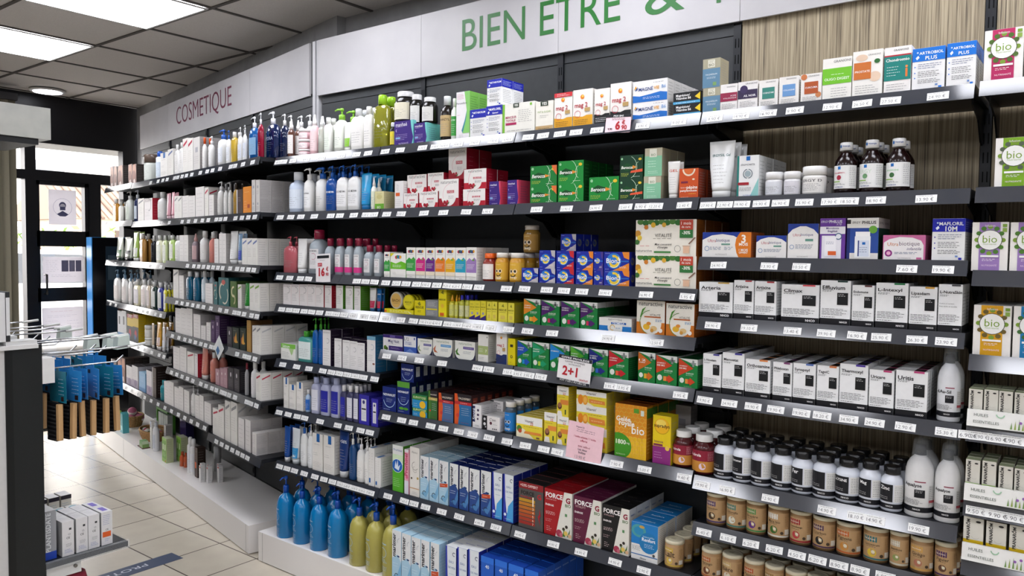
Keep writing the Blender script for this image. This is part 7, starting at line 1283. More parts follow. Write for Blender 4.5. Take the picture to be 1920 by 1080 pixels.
# ------------------------------------------------------------------ stock
def kind_of(spec):
    for keys, nm, cat in KINDS:
        if any(spec.startswith(k) for k in keys.split()): return nm, cat
    return 'skincare_carton', 'skincare box'
def label_for(look, k, level, bay, row, tier):
    tail = '%s, %s' % (level, bay)
    pre = ''
    if row: pre = '%s behind ' % ORD[row]
    if tier: pre += 'stacked above '
    core = '%s from left' % ordn(k)
    for lk in (look, look.split(',')[0], ' '.join(look.split(',')[0].split()[-4:])):
        s = '%s, %s%s, %s' % (lk, pre, core, tail)
        if len(s.split()) <= 16: return s
    s = '%s, %s%s, %s' % (' '.join(look.split(',')[0].split()[-2:]), pre, ordn(k), tail)
    return s
STOCK_REF = []
def stock():
    rnd = random.Random(7)
    for si, (fr, bay, level, z, off, items) in enumerate(SHELF_STOCK):
        order = sorted([it for it in items if it[7] == 0], key=lambda it: it[1] if fr == 'B' else -it[1])
        pos = {id(it): n+1 for n, it in enumerate(order)}
        last = None; seen = set(); below = 1
        for ii, it in enumerate(items):
            pk, x, w_, h, d, n, back, up = it
            spec = PACKS[pk]
            soft = '|' in spec
            if it[7] == 0: below = pos[id(it)]; tier = 0
            else: tier = 1
            if soft: parts = soft_mesh(spec, w_, h, d); nm, cat = FORM[spec[:2]]
            else: parts = [('carton', box_mesh(spec, w_, h, d))]; nm, cat = kind_of(spec)
            look = look_of(spec)
            for r in range(n):
                y = off+back+r*(d+.002)
                jx = rnd.uniform(-.0006, .0006) if r else 0
                lx = x if fr == 'B' else -x
                p = at(fr, (lx if fr == 'A' else x)+jx, y, z+up) if fr == 'B' else A_ORG+AX*(lx+jx)+AY*y+Vector((0, 0, z+up))
                lab = label_for(look, below, level, bay, r, tier)
                while lab in seen: lab = lab.replace('stacked above', 'topmost above') if 'stacked above' in lab else 'other '+lab
                seen.add(lab)
                o = thing(nm, parts if not (len(parts) == 1) else [parts[0]], p, rot(fr) + (rnd.uniform(-.035, .035) if soft else rnd.uniform(-.006, .006)), lab, cat,
                          '%s on the %s, %s' % (cat+('es' if cat.endswith('x') else 's'), level, bay))
                STOCK_REF.append((o.name, si, ii, r))
stock()

# ------------------------------------------------------------------ white plinths
def plinths():
    wm = speckle_mat('white_lacquered_plinth', '#e6e2de', '#eae6e2', 3, 0.3, 1)
    def pl(x0, x1, dep, seams):
        b = MB(); b.box(x0, 0, .004, x1, dep, .136, wm)
        for s in seams: b.box(s-.001, -.0004, .004, s+.001, .01, .1355, M('#9a9692', 'd'))
        return b.mesh('plinth')
    o = link('white_plinth', pl(0, 3.2, .33, [.03, .95, 1.87]), None, Vector((-3.004, 2.047, 0))); tag(o, 'long low white plinth under the dark bays with blue and yellow bottles', 'plinth')
    o = link('white_plinth', pl(-2.883, 0, .328, [-2.12, -.03]), None, Vector((-3.100, 2.0595, 0)), A_ROT); tag(o, 'long low white plinth under the cosmetics wall', 'plinth')
plinths()

def put(nm, parts, fr, x, y, z, rz, label, cat, group=None):
    return thing(nm, parts, at(fr, x, y, z), rot(fr)+rz, label, cat, group)
def one(nm, spec, s, off, w_, h, d, label, z=.136, rz=0, fr='A', group=None):
    x = -s if fr == 'A' else s
    p = A_ORG+AX*(-s)+AY*off+Vector((0, 0, z)) if fr == 'A' else at('B', s, off, z)
    if '|' in spec: parts = soft_mesh(spec, w_, h, d); n2, cat = FORM[spec[:2]]
    else: parts = [('carton', box_mesh(spec, w_, h, d))]; n2, cat = kind_of(spec)
    return thing(nm or n2, parts, p, (A_ROT if fr == 'A' else 0)+rz, label, cat, group)
def basket(s, off, L, Wd, H, label):
    b = MB()
    pr = [(0, L*.38, Wd*.38), (H*.5, L*.46, Wd*.46), (H, L*.5, Wd*.5)]
    n = 28
    for k in range(9):      # woven rows
        z = H*k/9; a, bb = prof_at(pr, z+H/18)
        rr = .0052
        pts = [(a*math.cos(t)*(1+.012*((j+k) % 2)), bb*math.sin(t)*(1+.012*((j+k) % 2)), z+H/18) for j, t in enumerate([2*math.pi*i/n for i in range(n+1)])]
        b.tube(pts, rr, WICKER, 5)
    b.loft([(0.0, L*.37, Wd*.37), (.006, L*.37, Wd*.37)], WICKER, 0, 0, 0, n)
    h = MB(); pts = [((L*.5)*math.cos(2*math.pi*i/n), (Wd*.5)*math.sin(2*math.pi*i/n), H+.004) for i in range(n+1)]
    h.tube(pts, .008, WICKER, 6)
    p = A_ORG+AX*(-s)+AY*off+Vector((0, 0, .1365))
    thing('wicker_basket', [('basket_body', b.mesh('basket')), ('rim', h.mesh('rim'), [])], p, A_ROT, label, 'basket')
    return p
def ball(p, r, c1, c2, label, grp):
    b = MB()
    rings = []
    for i in range(9):
        t = math.pi*(i+.001)/8.002 - math.pi/2
        rings.append([(r*math.cos(t)*math.cos(a), r*math.cos(t)*math.sin(a), r+r*math.sin(t)) for a in [2*math.pi*j/16 for j in range(16)]])
    b.rings(rings[:4], M(c2, 'd'), True, True, False); b.rings(rings[3:6], M('#e4e0da', 'd'), True, False, False); b.rings(rings[5:], M(c1, 'd'), True, False, True)
    o = link('bath_ball', b.mesh('ball'), None, p, random.Random(p.x).uniform(0, 3)); o.rotation_euler = (.5, .3, p.x*9)
    tag(o, label, 'bath ball', grp)
def plinth_goods():
    p = basket(2.50, .15, .2, .14, .07, 'round wicker basket of pink and white bath balls at the far end of the plinth')
    for k, (dx, dy, dz) in enumerate(((-.032, -.028, .03), (.036, -.026, .032), (-.03, .034, .035), (.036, .034, .034), (.0, .0, .078))):
        ball(p+AX*dx+AY*dy+Vector((0, 0, dz)), .031, '#b86a84', '#a8b49a', 'pink and pale green bath ball in the far basket, %s' % ['front left', 'front right', 'back left', 'back right', 'topmost'][k], 'bath balls in the far basket')
    p = basket(1.99, .15, .27, .16, .06, 'oval wicker basket filled with small wrapped soaps, nearer one')
    for k in range(10):
        cx, cy = (-.08+.04*(k % 5)), (-.028 if k < 5 else .03)
        ball(p+AX*cx+AY*cy+Vector((0, 0, .032+.004*(k % 3))), .0185, ['#e0dcd0', '#a82a4a', '#dcd8c8', '#4a6a3a'][k % 4], '#cfc8b8', 'small wrapped soap in the oval basket, %s from left in the %s row' % (ordn(k % 5+1), 'front' if k < 5 else 'back'), 'wrapped soaps in the oval basket')
    def pos(s, off): return A_ORG+AX*(-s)+AY*off+Vector((0, 0, .136))
    b = MB(); b.prism([(0, 0), (.15, 0), (.15, .03), (.08, .07), (0, .03)], 0, .10, M('#7aa03a', 'p'), 'y'); b.box(.01, -.001, .003, .14, -.0002, .025, M('#d8dcd0'))
    tag(link('leaflet_box', b.mesh('leaflet_box'), None, pos(2.82, .03), A_ROT+.1), 'open green and white leaflet box at the far end of the plinth', 'leaflet box')
    b = MB(); b.prism([(0, 0), (.07, 0), (.06, .13), (.015, .14)], 0, .04, M('#4a9aa0', 'p'), 'y'); b.prism([(.008, .02), (.062, .02), (.058, .05), (.01, .05)], -.001, 0, M('#8ac8c8'), 'y')
    tag(link('gift_bag', b.mesh('gift_bag'), None, pos(2.34, .03), A_ROT), 'small teal patterned gift bag beside the green display', 'gift bag')
    b = MB(); g = M('#4a8a2c', 'p'); b.box(0, 0, 0, .02, .055, .17, g); b.box(.02, .04, 0, .24, .055, .17, g); b.box(.02, 0, .15, .24, .04, .17, g)
    for k in range(8): b.box(.028+.026*k, .005, .0, .048+.026*k, .039, .135, M('#c8ccc8' if k % 2 else '#b0b4b0'))
    tag(link('display_box', b.mesh('display_box'), None, pos(2.26, .245), A_ROT), 'green cardboard counter display full of grey sachets', 'display box')
    b = MB(); b.box(0, 0, 0, .11, .05, .004, M('#5a3a30')); b.box(.03, .005, .004, .1, .045, .025, M('#7a9a5a'))
    for k in range(7): b.box(.035+.009*k, 0.004, .025, .040+.009*k, .042, .045, M('#4a9a3a' if k % 2 else '#b8c8a8'))
    tag(link('sachet_tray', b.mesh('sachet_tray'), None, pos(1.86, .012), A_ROT), 'small brown tray of green striped sachets on the plinth', 'tray')
    one(None, 'lrp', 1.735, .06, .032, .175, .04, 'tall white carton with blue mark, beside the grey-labelled pump bottle')
    one(None, 'pu|#e4e4e6|#d8dce4|#c8ccd4||', 1.66, .05, .045, .21, .04, 'white pump bottle with grey label on the plinth')
    one(None, 'greyblock', 1.615, .11, .04, .165, .04, 'silver-grey carton standing behind the white pump bottle')
    one(None, 'greyblock', 1.45, .06, .03, .13, .03, 'small silver-grey carton left of the green soap packs')
    one(None, 'kraftpack', 1.36, .03, .085, .145, .04, 'green twin soap pack on plinth, front one'); one(None, 'kraftpack', 1.32, .10, .085, .150, .04, 'green twin soap pack on plinth, one behind')
    one(None, 'bo|#c85a2c|#b84a22|||||', 1.205, .07, .03, .086, .03, 'short orange bottle on plinth, left of the pair'); one(None, 'bo|#c85a2c|#b84a22|||||', 1.165, .08, .024, .086, .024, 'short orange bottle on plinth, right of the pair')
    one(None, 'ae|#ecebea|#eeeeee|#e6e6ea||', 1.04, .06, .034, .205, .034, 'tall white aerosol can on plinth, left of the pair'); one(None, 'ae|#ecebea|#eeeeee|#e6e6ea||', .99, .06, .036, .204, .036, 'tall white aerosol can on plinth, next to the brown carton')
    one(None, 'brownaero', .925, .07, .046, .168, .045, 'dark brown carton with orange flash on the plinth'); one(None, 'ae|#b8b8b8|#9a9a9a|||', .985, .19, .04, .18, .04, 'grey aerosol can behind the brown carton')
    for k, (s, o_) in enumerate(((.865, .075), (.822, .055), (.825, .10), (.782, .08), (.80, .145), (.756, .13))):
        one(None, 'redtop', s, o_, .026, .09, .022, 'small white carton with red mark, %s' % ['left of the front pair', 'right of the front pair', 'left of the middle pair', 'right of the middle pair', 'left of the back pair', 'right of the back pair'][k], group='small white cartons on the plinth')
    b = MB(); b.prism([(0, 0), (.2, 0), (.23, .19), (.08, .2)], 0, .004, M('#c8c4bc', 'p'), 'y')
    o = link('white_folder', b.mesh('folder'), None, Vector((-3.085, 2.300, .137)), 0); o.rotation_euler = (-.12, 0, .2)
    tag(o, 'white cardboard folder leaning behind the blue bottles', 'folder')
    b = MB(); b.box(0, 0, 0, .12, .05, .17, M('#2a2450', 'g')); b.box(.0, 0, .17, .12, .05, .174, M('#6a648a', 'g'))
    for k in range(5): b.box(.006+.023*k, -.001, .01, .024+.023*k, 0, .16, M('#362e66', 'g'))
    tag(link('sample_case', b.mesh('case'), None, pos(1.80, .26), A_ROT), 'dark violet striped sample case standing behind the pump bottle', 'case')
plinth_goods()

# ------------------------------------------------------------------ promotional cards and essential-oil trays
def card(w_, h, ops, body, x, y, z, fr, label, tilt=-.05, ry=0):
    b = MB(); b.box(-w_/2, 0, 0, w_/2, .0012, h, M(body, 'g')); b.draw(ops, lambda u, v, e: (-w_/2+u*w_, -e, v*h), w_, h)
    o = link('promo_card', b.mesh('card'), None, at(fr, x, y, z) if fr == 'B' else A_ORG+AX*(-x)+AY*y+Vector((0, 0, z)))
    o.rotation_euler = (tilt, ry, rot(fr)); tag(o, label, 'price card')

def promos():
    P = {c[0]: c[1:] for c in PROMO}
    x, y, z, w_, h = P['six']
    card(w_, h, [('R', 0, .84, 1, 1, '#1a1c20'), ('T', 'PRIX BAS', .5, .92, .4, '#e8e8e8', .02, 0, .1), ('F', .25, .68, .8, .8, 2, '#3a3438'), ('T', '6', .5, .4, .2, '#b0202c', .04), ('T', '€', .72, .56, .13, '#b0202c', .03), ('T', '90', .76, .28, .22, '#b0202c', .03), ('T', '9,90', .2, .2, .18, '#2a2226', .02)], '#eec8d0', x, y, z, 'B', 'pink price card reading 6,90 on the top shelf of the third dark bay', -.08, .05)
    x, y, z, w_, h = P['sixteen']
    card(w_, h, [('R', .1, .84, .92, .94, '#1a1c20'), ('F', .3, .74, .7, .8, 1, '#3a3438'), ('R', .14, .56, .44, .68, '#b0202c'), ('T', 'LOT 2', .29, .62, .24, '#f4e8e8', .01), ('T', '16', .42, .36, .42, '#b0202c', .04), ('T', '€', .8, .46, .16, '#b0202c', .03), ('T', '90', .8, .27, .2, '#b0202c', .03)], '#e6e2e2', x, y, z, 'B', 'white price card reading 16,90 below clear bottles with burgundy caps', -.04, -.05)
    x, y, z, w_, h = P['two']
    card(w_, h, [('R', 0, .86, 1, 1, '#1c2028'), ('T', 'OFFRE PRIVILÈGE', .5, .93, .84, '#e8e8e8', .02, 0, .09), ('T', 'GAMME VITAMINES', .5, .78, .6, '#3a3438', .0, 0, .07), ('T', 'NUTRISANTÉ', .5, .69, .36, '#3a3438', .0, 0, .07), ('T', '2+1', .38, .42, .46, '#b0202c', .03), ('T', 'GRATUIT', .81, .17, .27, '#b0202c', .02), ('R', 0, 0, 1, .09, '#1c2028'), ('T', 'SOIT 3 LES 2 AU LIEU DE', .5, .045, .8, '#d8d8d8', .01)], '#e6e4e4', x, y, z, 'B', 'white 2+1 offer card hanging below the green vitamin cartons', -.06, .08)
    x, y, z, w_, h = P['pink']
    card(w_, h, [('T', "Vitamin'22", .34, .88, .24, '#3a2a3a', .01), ('F', .25, .74, .8, .84, 2, '#4a3a4a'), ('T', '1 boîte achetée / 1 boîte', .5, .62, .62, '#a82a44', .015), ('T', 'offerte', .48, .53, .2, '#a82a44', .015), ('T', 'avec celle-ci', .5, .38, .34, '#8a2a3a', .01), ('T', 'Les deux', .47, .29, .26, '#3a2a3a', .01), ('T', 'boîtes', .46, .21, .2, '#3a2a3a', .01), ('T', '13.90 €', .42, .08, .3, '#8a7a80')], '#ecc4cc', x, y, z, 'B', 'pink handwritten-style offer card in front of the yellow cartons', -.07, .06)
    # small leaning leaflet on the cosmetics wall
    card(.085, .085, [('R', .35, .1, .75, .5, '#3a6a9a'), ('F', .2, .6, .8, .85, 3, '#8a9aaa')], '#e4e6e4', .36, -.018, .90, 'A', 'white square leaflet with blue mark turned on its corner', -.05, .78)
    # essential oil display ledges in the end bay
    fl = [('T', 'HUILES', .17, .72, .17, '#3a4a3a', 0), ('T', 'ESSENTIELLES', .235, .3, .31, '#3a4a3a', 0), ('A', .4, .9, .04, .055, 190, 350, '#9ac0a0')] + \
         [('P', [(.52+.045*i, .05), (.535+.045*i, .5+.12*(i % 3)), (.545+.045*i, .07)], '#8a9a4a' if i % 2 else '#6a8a4a') for i in range(10)] + [('C', .64+.07*i, .5+.15*(i % 2), .018, '#8a5aa0') for i in range(5)]
    for z, n in ((.984, 'fifth'), (.807, 'sixth'), (.665, 'seventh')):
        b = MB(); m = M('#e4e3de', 'g')
        L = .665
        b.prism([(-.012, z+.036), (-.001, z+.036), (.004, z+.074), (-.004, z+.074)], 0, L, m, 'x')
        for q in range(4): b.draw(fl, lambda u, v, e, q=q: (q*.166+u*.166, -.0125+.008*v-e, z+.037+v*.036), .166, .036)
        o = link('display_ledge', None, None, at('B', -.248, 0, 0)); link('printed_front', b.mesh('ledge'), o); tag(o, 'white HUILES ESSENTIELLES ledge with lavender print, %s shelf of end bay' % n, 'display ledge')
        b = MB(); b.box(0.002, .0125, z+.0345, L-.002, .25, z+.0495, M('#dedcd6', 'p'))
        link('tray', b.mesh('tray'), o)
promos()

def left_fixture():
    X = -2.75
    # end of the aisle gondola: dark end panel with white body behind and to the left
    b = MB()
    b.box(X-.9, 0.2, 0, X, .955, 1.085, M('#c9c8c6', 'p'))
    g = MB(); g.box(X-.9, .955, 0, X+.002, 1.063, 1.095, M('#1c1f20', 'p')); g.box(X+.0015, .955, 0, X+.004, .976, 1.095, M('#101213', 'p'))
    t = MB(); t.box(X-.9, .2, 1.0855, X+.01, 1.05, 1.0985, M('#d8d7d5', 'p'))
    for i in range(5): t.box(X-.16*i-.06, .96, 1.0985, X-.16*i, 1.05, 1.112, M('#cfcfcd', 'p'))
    w_ = MB(); w_.box(X-.06, 1.063, .965, X+.004, 1.10, 1.048, M('#e0dfdd', 'p'))
    thing('gondola', [('body', b.mesh('body')), ('end_panel', g.mesh('end_panel')), ('top_ledge', t.mesh('top_ledge')), ('bracket_cover', w_.mesh('cover'), [])], None, 0, 'white aisle gondola with tall charcoal end panel at left', 'gondola')
    # sign holder on top
    b = MB(); b.box(-.17, 0, 0, .0, .13, .155, M('#d8d8d8', 'p')); 
    f = MB(); f.box(-.175, .13, 0, .002, .142, .158, M('#2a2c2e', 'p')); f.box(-.002, .131, .02, .004, .141, .14, M('#d8d8d8', 'p'))
    thing('sign_holder', [('panel', b.mesh('panel')), ('edge', f.mesh('edge'), [])], (X, .83, 1.112), 0, 'white sign holder with dark edge on the gondola top', 'sign holder')
    # hanging fascia box and its column
    m = speckle_mat('satin_aluminium', '#a9aaa4', '#b4b5ae', 14, 0.35)
    b = MB(); b.box(-.3, -.9, 1.775, 0, 0, 1.880, m); b.box(-.3, -.9, 1.755, -.01, -.035, 1.775, M('#15161a'))
    c = MB(); c.box(-.25, -.7, 1.13, -.1, -.6, 2.5649, M('#8a8a88'))
    thing('aisle_header', [('header_box', b.mesh('header')), ('column', c.mesh('column'), [])], (X-.1, 1.142, .0), 0, 'satin aluminium header box above the aisle gondola', 'header box')
    # vertical blind by the entrance
    b = MB()
    for i in range(23):
        y = 1.20+i*.046
        b.prism([(-6.28, y), (-6.25, y+.002), (-6.22, y+.048), (-6.25, y+.046)], .03, 2.45, M('#6f6a5a' if i % 3 else '#8a8472', 'd'), 'z')
    b.box(-6.3, 1.18, 2.45, -6.2, 2.27, 2.5, M('#3a3a3c'))
    tag(link('vertical_blind', b.mesh('blind')), 'beige vertical blind hanging beside the entrance door', 'blind')
    # wire hooks with price flaps
    metal = M('#b8babc', 'm')
    for k in range(8):
        x = X-.02-.13*k; z = [1.060, 1.083, 1.076, 1.062, 1.077, 1.078, 1.078, 1.088][k]
        L = [1.412, 1.414, 1.435, 1.421, 1.421, 1.429, 1.441, 1.407][k]
        r = MB(); r.tube([(0, 1.064, 0), (0, L-.1, .0), (0, L, .006)], .0034, metal, 6)
        r2 = MB(); r2.tube([(0, 1.064, -.05), (0, L-.16, -.05), (0, L-.1, -.05), (0, L-.075, -.03)], .003, metal, 6)
        parts = [('upper_rod', r.mesh('rod')), ('lower_rod', r2.mesh('rod'))]
        c = MB(); c.tube([(0, L-.06, .0), (0, L+.004, .0065)], .0052, M('#dcdcd8', 'p'), 8)
        if k in (1, 2, 3, 5):
            c.prism([(L-.045, -.046), (L+.004, -.042), (L+.0, .006), (L-.04, .0)], -.018, .018, M('#c8d4cc', 'g'), 'x')
        parts.append(('price_holder', c.mesh('holder'), []))
        thing('display_hook', parts, (x, 0, z), 0, 'chrome display hook, %s from the front of the gondola' % ordn(k+1), 'display hook', 'chrome hooks on the gondola')
    # one long hook to the front
    # blue carded brush packs
    n = 0
    for col, xk in ((0, X-.02), (1, X-.15)):
        for k in range(6):
            y = 1.118+.037*k
            b = MB(); bl = M('#2f7fc0' if (k+col) % 4 else '#1a6a80', 'g')
            b.box(-.05, 0, .13, .05, .0015, .235, bl); b.draw([('F', .55, .2, .92, .8, 5, '#c8dcf0'), ('R', .7, .05, .86, .2, '#2a1a1c'), ('R', .1, .78, .3, .9, '#1c2028')], lambda u, v, e: (-.05+u*.1, -e, .13+v*.105), .1, .105)
            b2 = MB(); b2.box(-.045, -.012, .0, .01, -.0005, .129, M('#15161a', 'p'))
            for q in range(9): b2.box(-.043, -.0135, .004+.0135*q, .008, -.012, .009+.0135*q, M('#3a3a3c', 'p'))
            b3 = MB(); b3.box(.014, -.016, .006, .036, -.0005, .126, M('#c09a6c', 'p'), None, .004)
            hk = MB(); hk.box(-.008, 0, .235, .008, .0015, .245, bl)
            o = thing('brush_pack', [('backing_card', b.mesh('card')), ('comb', b2.mesh('comb')), ('handle', b3.mesh('handle')), ('hang_tab', hk.mesh('tab'), [])], (xk, y, [1.007, 1.030][col]-.2425), .10+.16*math.sin(k*1.7),
                      'blue carded comb with pale handle, %s along the %s hook' % (ordn(k+1), ['front', 'second'][col]), 'comb pack', 'carded combs hanging on the gondola hooks')
            o.rotation_euler[1] = .05*math.sin(k*2.3+col)
            n += 1
    # lower shelf with medical cartons
    b = MB(); b.box(X-.75, 1.064, .345, X+.002, 1.335, .363, M('#1a1d24', 'p'))
    r = MB(); r.prism([(X+.002, .340), (X+.006, .340), (X+.002, .368), (X-.002, .368)], 1.064, 1.34, CLEAR, 'y')
    e = MB(); e.prism([(X-.75, .345), (X-.75, .366), (X-.02, .366), (X-.02, .345)], 1.336, 1.3385, CLEAR, 'y')
    w2 = MB(); w2.box(X-.5, 1.07, .30, X-.01, 1.18, .3445, M('#d8d8d6', 'p')); w2.tube([(X-.01, 1.16, .326), (X-.004, 1.16, .326)], .006, M('#888888', 'm'), 8)
    thing('gondola_shelf', [('shelf_board', b.mesh('board')), ('clear_rail', r.mesh('rail')), ('side_rail', e.mesh('rail')), ('support_arm', w2.mesh('arm'), [])], None, 0, 'dark shelf with clear edge carrying medical cartons at lower left', 'shelf')
    rz = math.pi/2
    def cart(spec, y, x, w_, h, d, label, grp=None, z=.3635):
        return thing('carton', [('carton', box_mesh(spec, w_, h, d))], (x, y, z), rz, label, 'box', grp)
    lay = [(1.143, 'ce_box'), (1.188, 'ce_box'), (1.228, 'ce_box'), (1.272, 'ce_sticker')]
    for k, (y, sp) in enumerate(lay):
        for r_ in range(2):
            cart(sp, y, X-.02-.012*(3-k)*0-.077*r_, .038, .118, .075, '%s medical carton, %s from left in the %s row at lower left' % ('orange-stickered white' if sp == 'ce_sticker' else 'white', ordn(k+1), ['front', 'second'][r_]), 'white medical cartons at lower left')
    for k in range(4):
        cart('creampack', 1.128+.042*k, X-.30, .036, .125, .06, 'cream carton with dark top edge, %s from left at lower left' % ordn(k+1), 'cream cartons on the lower left shelf')
    for k in range(3):
        b = MB(); b.box(-.02, 0, 0, .02, .06, .1, M('#dcdad4')); b.draw([('A', .5, .5, .22, .38, 20, 330, '#2a9ab4')], lambda u, v, e: (-.02+u*.04, v*.06, .1+e), .04, .06)
        tag(link('carton', b.mesh('carton'), None, (X-.19, 1.155+.045*k, .3635), rz), 'cream carton with teal ring on its lid, %s from left' % ordn(k+1), 'box', 'teal ringed cartons at lower left')
    for k in range(2):
        cart('bluepack', 1.122+.046*k, X-.50, .043, .22 if k else .205, .055, 'blue dental carton at lower left, %s one' % ['left', 'right'][k], 'blue cartons at lower left')
    cart('laxi', 1.089, X-.03, .042, .165, .12, 'grey and blue carton with vertical lettering beside the dark panel')
    # red object lower down
    b = MB(); b.box(X-.7, 1.064, .08, X-.05, 1.30, .095, M('#1a1d24')); tag(link('gondola_shelf', b.mesh('shelf')), 'lower dark shelf under the medical cartons', 'shelf')
    b = MB(); b.loft([(0, .03, .03), (.02, .034, .034), (.15, .034, .034), (.175, .028, .028)], M('#a83a4e', 'g'), 0, 0, 0, 20, 2.6)
    tag(link('red_tub', b.mesh('tub'), None, (X-.1, 1.20, .0951)), 'rounded red plastic tub on the lower shelf at left', 'tub')
    # blue-edged display totem by the door
    b = MB(); b.box(-.155, 0, .002, 0, .24, 1.485, M('#0c0c0f', 'g'))
    e = MB(); e.box(-.158, -.006, .002, .003, -.0002, 1.488, M('#1c78bc', 'p')); e.box(-.158, -.0002, 1.4855, .003, .24, 1.4885, M('#1c78bc', 'p'))
    s = MB(); s.box(.0004, .09, .75, .004, .235, 1.42, M('#22303c', 'g')); 
    s.draw([('R', .1, .62, .5, .9, '#3a4a56'), ('R', .55, .2, .9, .5, '#4a2a22'), ('C', .5, .35, .2, '#5a4a4a')], lambda u, v, e_: (.004+e_, .09+u*.145, .75+v*.67), .145, .67)
    thing('display_totem', [('panel', b.mesh('panel')), ('blue_frame', e.mesh('frame')), ('poster', s.mesh('poster'), [])], A_ORG+AX*(-3.02)+AY*(.02), A_ROT, 'tall dark display totem with bright blue edge beside the plinth', 'display stand')
    # floor strip
    b = MB(); b.box(-.5, -.05, .0003, .5, .05, .001, M('#3f4a60', 'p'))
    b.draw([('T', 'PROTÉGEZ-VOUS. RESPECTEZ', .56, .5, .84, '#c8ccd4', .005, 0, .4)], lambda u, v, e: (-.5+u, -.05+v*.1, .001+e), 1.0, .1)
    o = link('floor_strip', b.mesh('strip'), None, (-3.345, 1.35, 0)); o.rotation_euler = (0, 0, -1.571); tag(o, 'dark blue distancing strip stuck on the floor tiles', 'floor sticker')
    # papers on the door glass
    def paper(y0, z0, w_, h, ops, label):
        b = MB(); b.box(0, 0, 0, .0012, w_, h, NOTICE); b.draw(ops, lambda u, v, e: (.0012+e, u*w_, v*h), w_, h)
        tag(link('paper_notice', b.mesh('notice'), None, (-6.4875, y0, z0)), label, 'notice')
    paper(2.575, 1.585, .20, .27, [('A', .5, .5, .34, .35, 0, 360, '#7a7a9a'), ('C', .5, .56, .13, '#5a5a7a'), ('C', .5, .53, .1, '#cac6d0'), ('R', .4, .42, .6, .52, '#5a5a7a'), ('P', [(.28, .3), (.5, .4), (.72, .3), (.6, .24), (.4, .24)], '#5a5a7a')], 'paper notice with a masked face in a circle on the door glass')
    paper(2.525, 1.135, .30, .20, [('R', .45, .42, .62, .86, '#6a6880'), ('R', .64, .42, .78, .86, '#75738a'), ('R', .8, .42, .94, .86, '#6a6880'), ('F', .08, .4, .4, .88, 7, '#7a7888'), ('F', .2, .2, .8, .32, 2, '#7a7888')], 'landscape notice with three small pictures on the door glass')
    paper(2.515, .70, .30, .24, [('F', .2, .82, .8, .92, 1, '#a05a6a'), ('F', .12, .66, .88, .76, 2, '#8a8898'), ('F', .08, .2, .5, .6, 5, '#8a8898'), ('F', .6, .1, .95, .6, 5, '#7a7a98')], 'lower notice on the door glass, above the floor')
left_fixture()

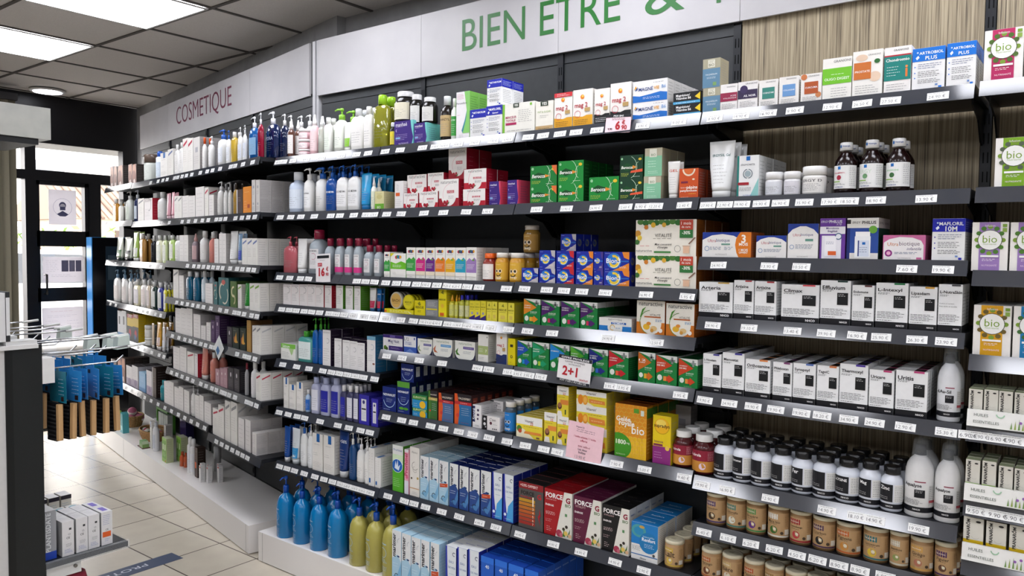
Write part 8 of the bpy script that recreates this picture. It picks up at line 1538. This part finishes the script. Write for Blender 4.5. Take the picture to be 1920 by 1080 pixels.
# ------------------------------------------------------------------ street outside
def outside():
    pav = speckle_mat('pavement', '#8a8784', '#969390', 3, 0.9)
    b = MB(); b.box(-40, -20, -.3, -6.65, 30, -.02, pav); tag(link('pavement', b.mesh('pavement')), None, None, None, 'structure')
    wall = speckle_mat('white_render', '#dcdad4', '#e6e4de', 2, 0.9)
    b = MB(); b.box(0, 0, 0, .5, 26, 11, wall); r = link('apartment_block', None, None, (-46, 9, -.1)); r.scale = (1.6, 1.6, 1.6); link('facade', b.mesh('facade'), r)
    for i in range(7):
        for j in range(3):
            w_ = MB(); y = 1.6+3.4*i; z = 2.2+3.0*j
            w_.box(.5, y, z, .52, y+1.1, z+1.6, M('#6a6e74', 'g')); w_.box(.52, y-.1, z-.12, .7, y+1.2, z, M('#b8b4ac')); link('window', w_.mesh('window'), r)
    tag(r, 'tall white apartment block across the street', 'building')
    roof = M('#7a685c', 'd'); 
    b = MB(); b.box(0, 0, 0, 4, 5.5, 2.3, speckle_mat('old_render', '#c8b8a0', '#d8c8b0', 3, .9)); 
    rf = MB(); rf.prism([(-.5, 2.3), (4.3, 2.3), (2.2, 3.5)], -.3, 5.8, roof, 'y')
    for i in range(30): rf.tube([(4.3, -.25+.2*i, 2.33), (2.2, -.25+.2*i, 3.52)], .05, M('#8f7f72' if i % 2 else '#6c5a50', 'd'), 5)
    wn = MB(); wn.box(4.0, 1.0, .9, 4.04, 1.8, 2.0, M('#4a3a30')); wn.box(4.0, 3.1, .0, 4.04, 4.1, 2.1, M('#5a4636'))
    thing('house', [('walls', b.mesh('walls')), ('tiled_roof', rf.mesh('roof')), ('openings', wn.mesh('openings'), [])], (-27, 9.9, -.1), 0, 'low house with brown tiled roof seen through the door', 'building')
    # parked white car
    b = MB(); wp = M('#dcdcdc', 'g')
    prof = [(-2.0, .25), (2.0, .25), (2.05, .6), (1.95, .85), (1.1, .95), (.5, 1.38), (-.9, 1.42), (-1.7, .98), (-2.05, .85), (-2.08, .5)]
    b.prism(prof, -.8, .8, wp, 'y')
    g_ = MB(); g_.prism([(.95, .97), (.45, 1.33), (-.85, 1.36), (-1.5, 1.0)], -.81, .81, M('#2a3036', 'g'), 'y')
    parts = [('car_body', b.mesh('car')), ('windows', g_.mesh('glass'))]
    for sx in (-1.25, 1.25):
        for sy in (-.82, .64):
            q = MB(); q.rings([[(sx+.31*math.cos(t), y, .31+.31*math.sin(t)) for t in [2*math.pi*j/24 for j in range(24)]] for y in (sy, sy+.18)], M('#18181a')); q.rings([[(sx+.18*math.cos(t), y, .31+.18*math.sin(t)) for t in [2*math.pi*j/16 for j in range(16)]] for y in (sy-.01, sy+.19)], M('#9a9a9c', 'm'))
            parts.append(('wheel', q.mesh('wheel'), []))
    thing('car', parts, (-11.2, 4.2, -.02), 1.45, 'white car parked in the street outside the door', 'car')
    b = MB(); rnd = random.Random(3)
    for i in range(260):
        a, c_, e_ = rnd.uniform(-1.2, 1.2), rnd.uniform(-.5, .5), rnd.uniform(.2, 1.8)
        s_ = .09; n = Vector((rnd.uniform(-1, 1), rnd.uniform(-1, 1), rnd.uniform(-1, 1))).normalized(); t = n.orthogonal()*s_; u = n.cross(t.normalized())*s_*.6
        p = Vector((c_, a, e_)); b.face([p-t, p-u, p+t, p+u], M('#5a7a3a' if i % 2 else '#7a9a4a', 'd'))
    tr = MB(); tr.tube([(0, 0, 0), (0, .1, 1.0), (.1, -.1, 1.6)], [.05, .035, .02], M('#5a4634'), 7)
    thing('shrub', [('foliage', b.mesh('foliage')), ('stem', tr.mesh('stem'), [])], (-15.5, 6.0, -.02), 0, 'green shrub behind the parked car', 'shrub')
outside()
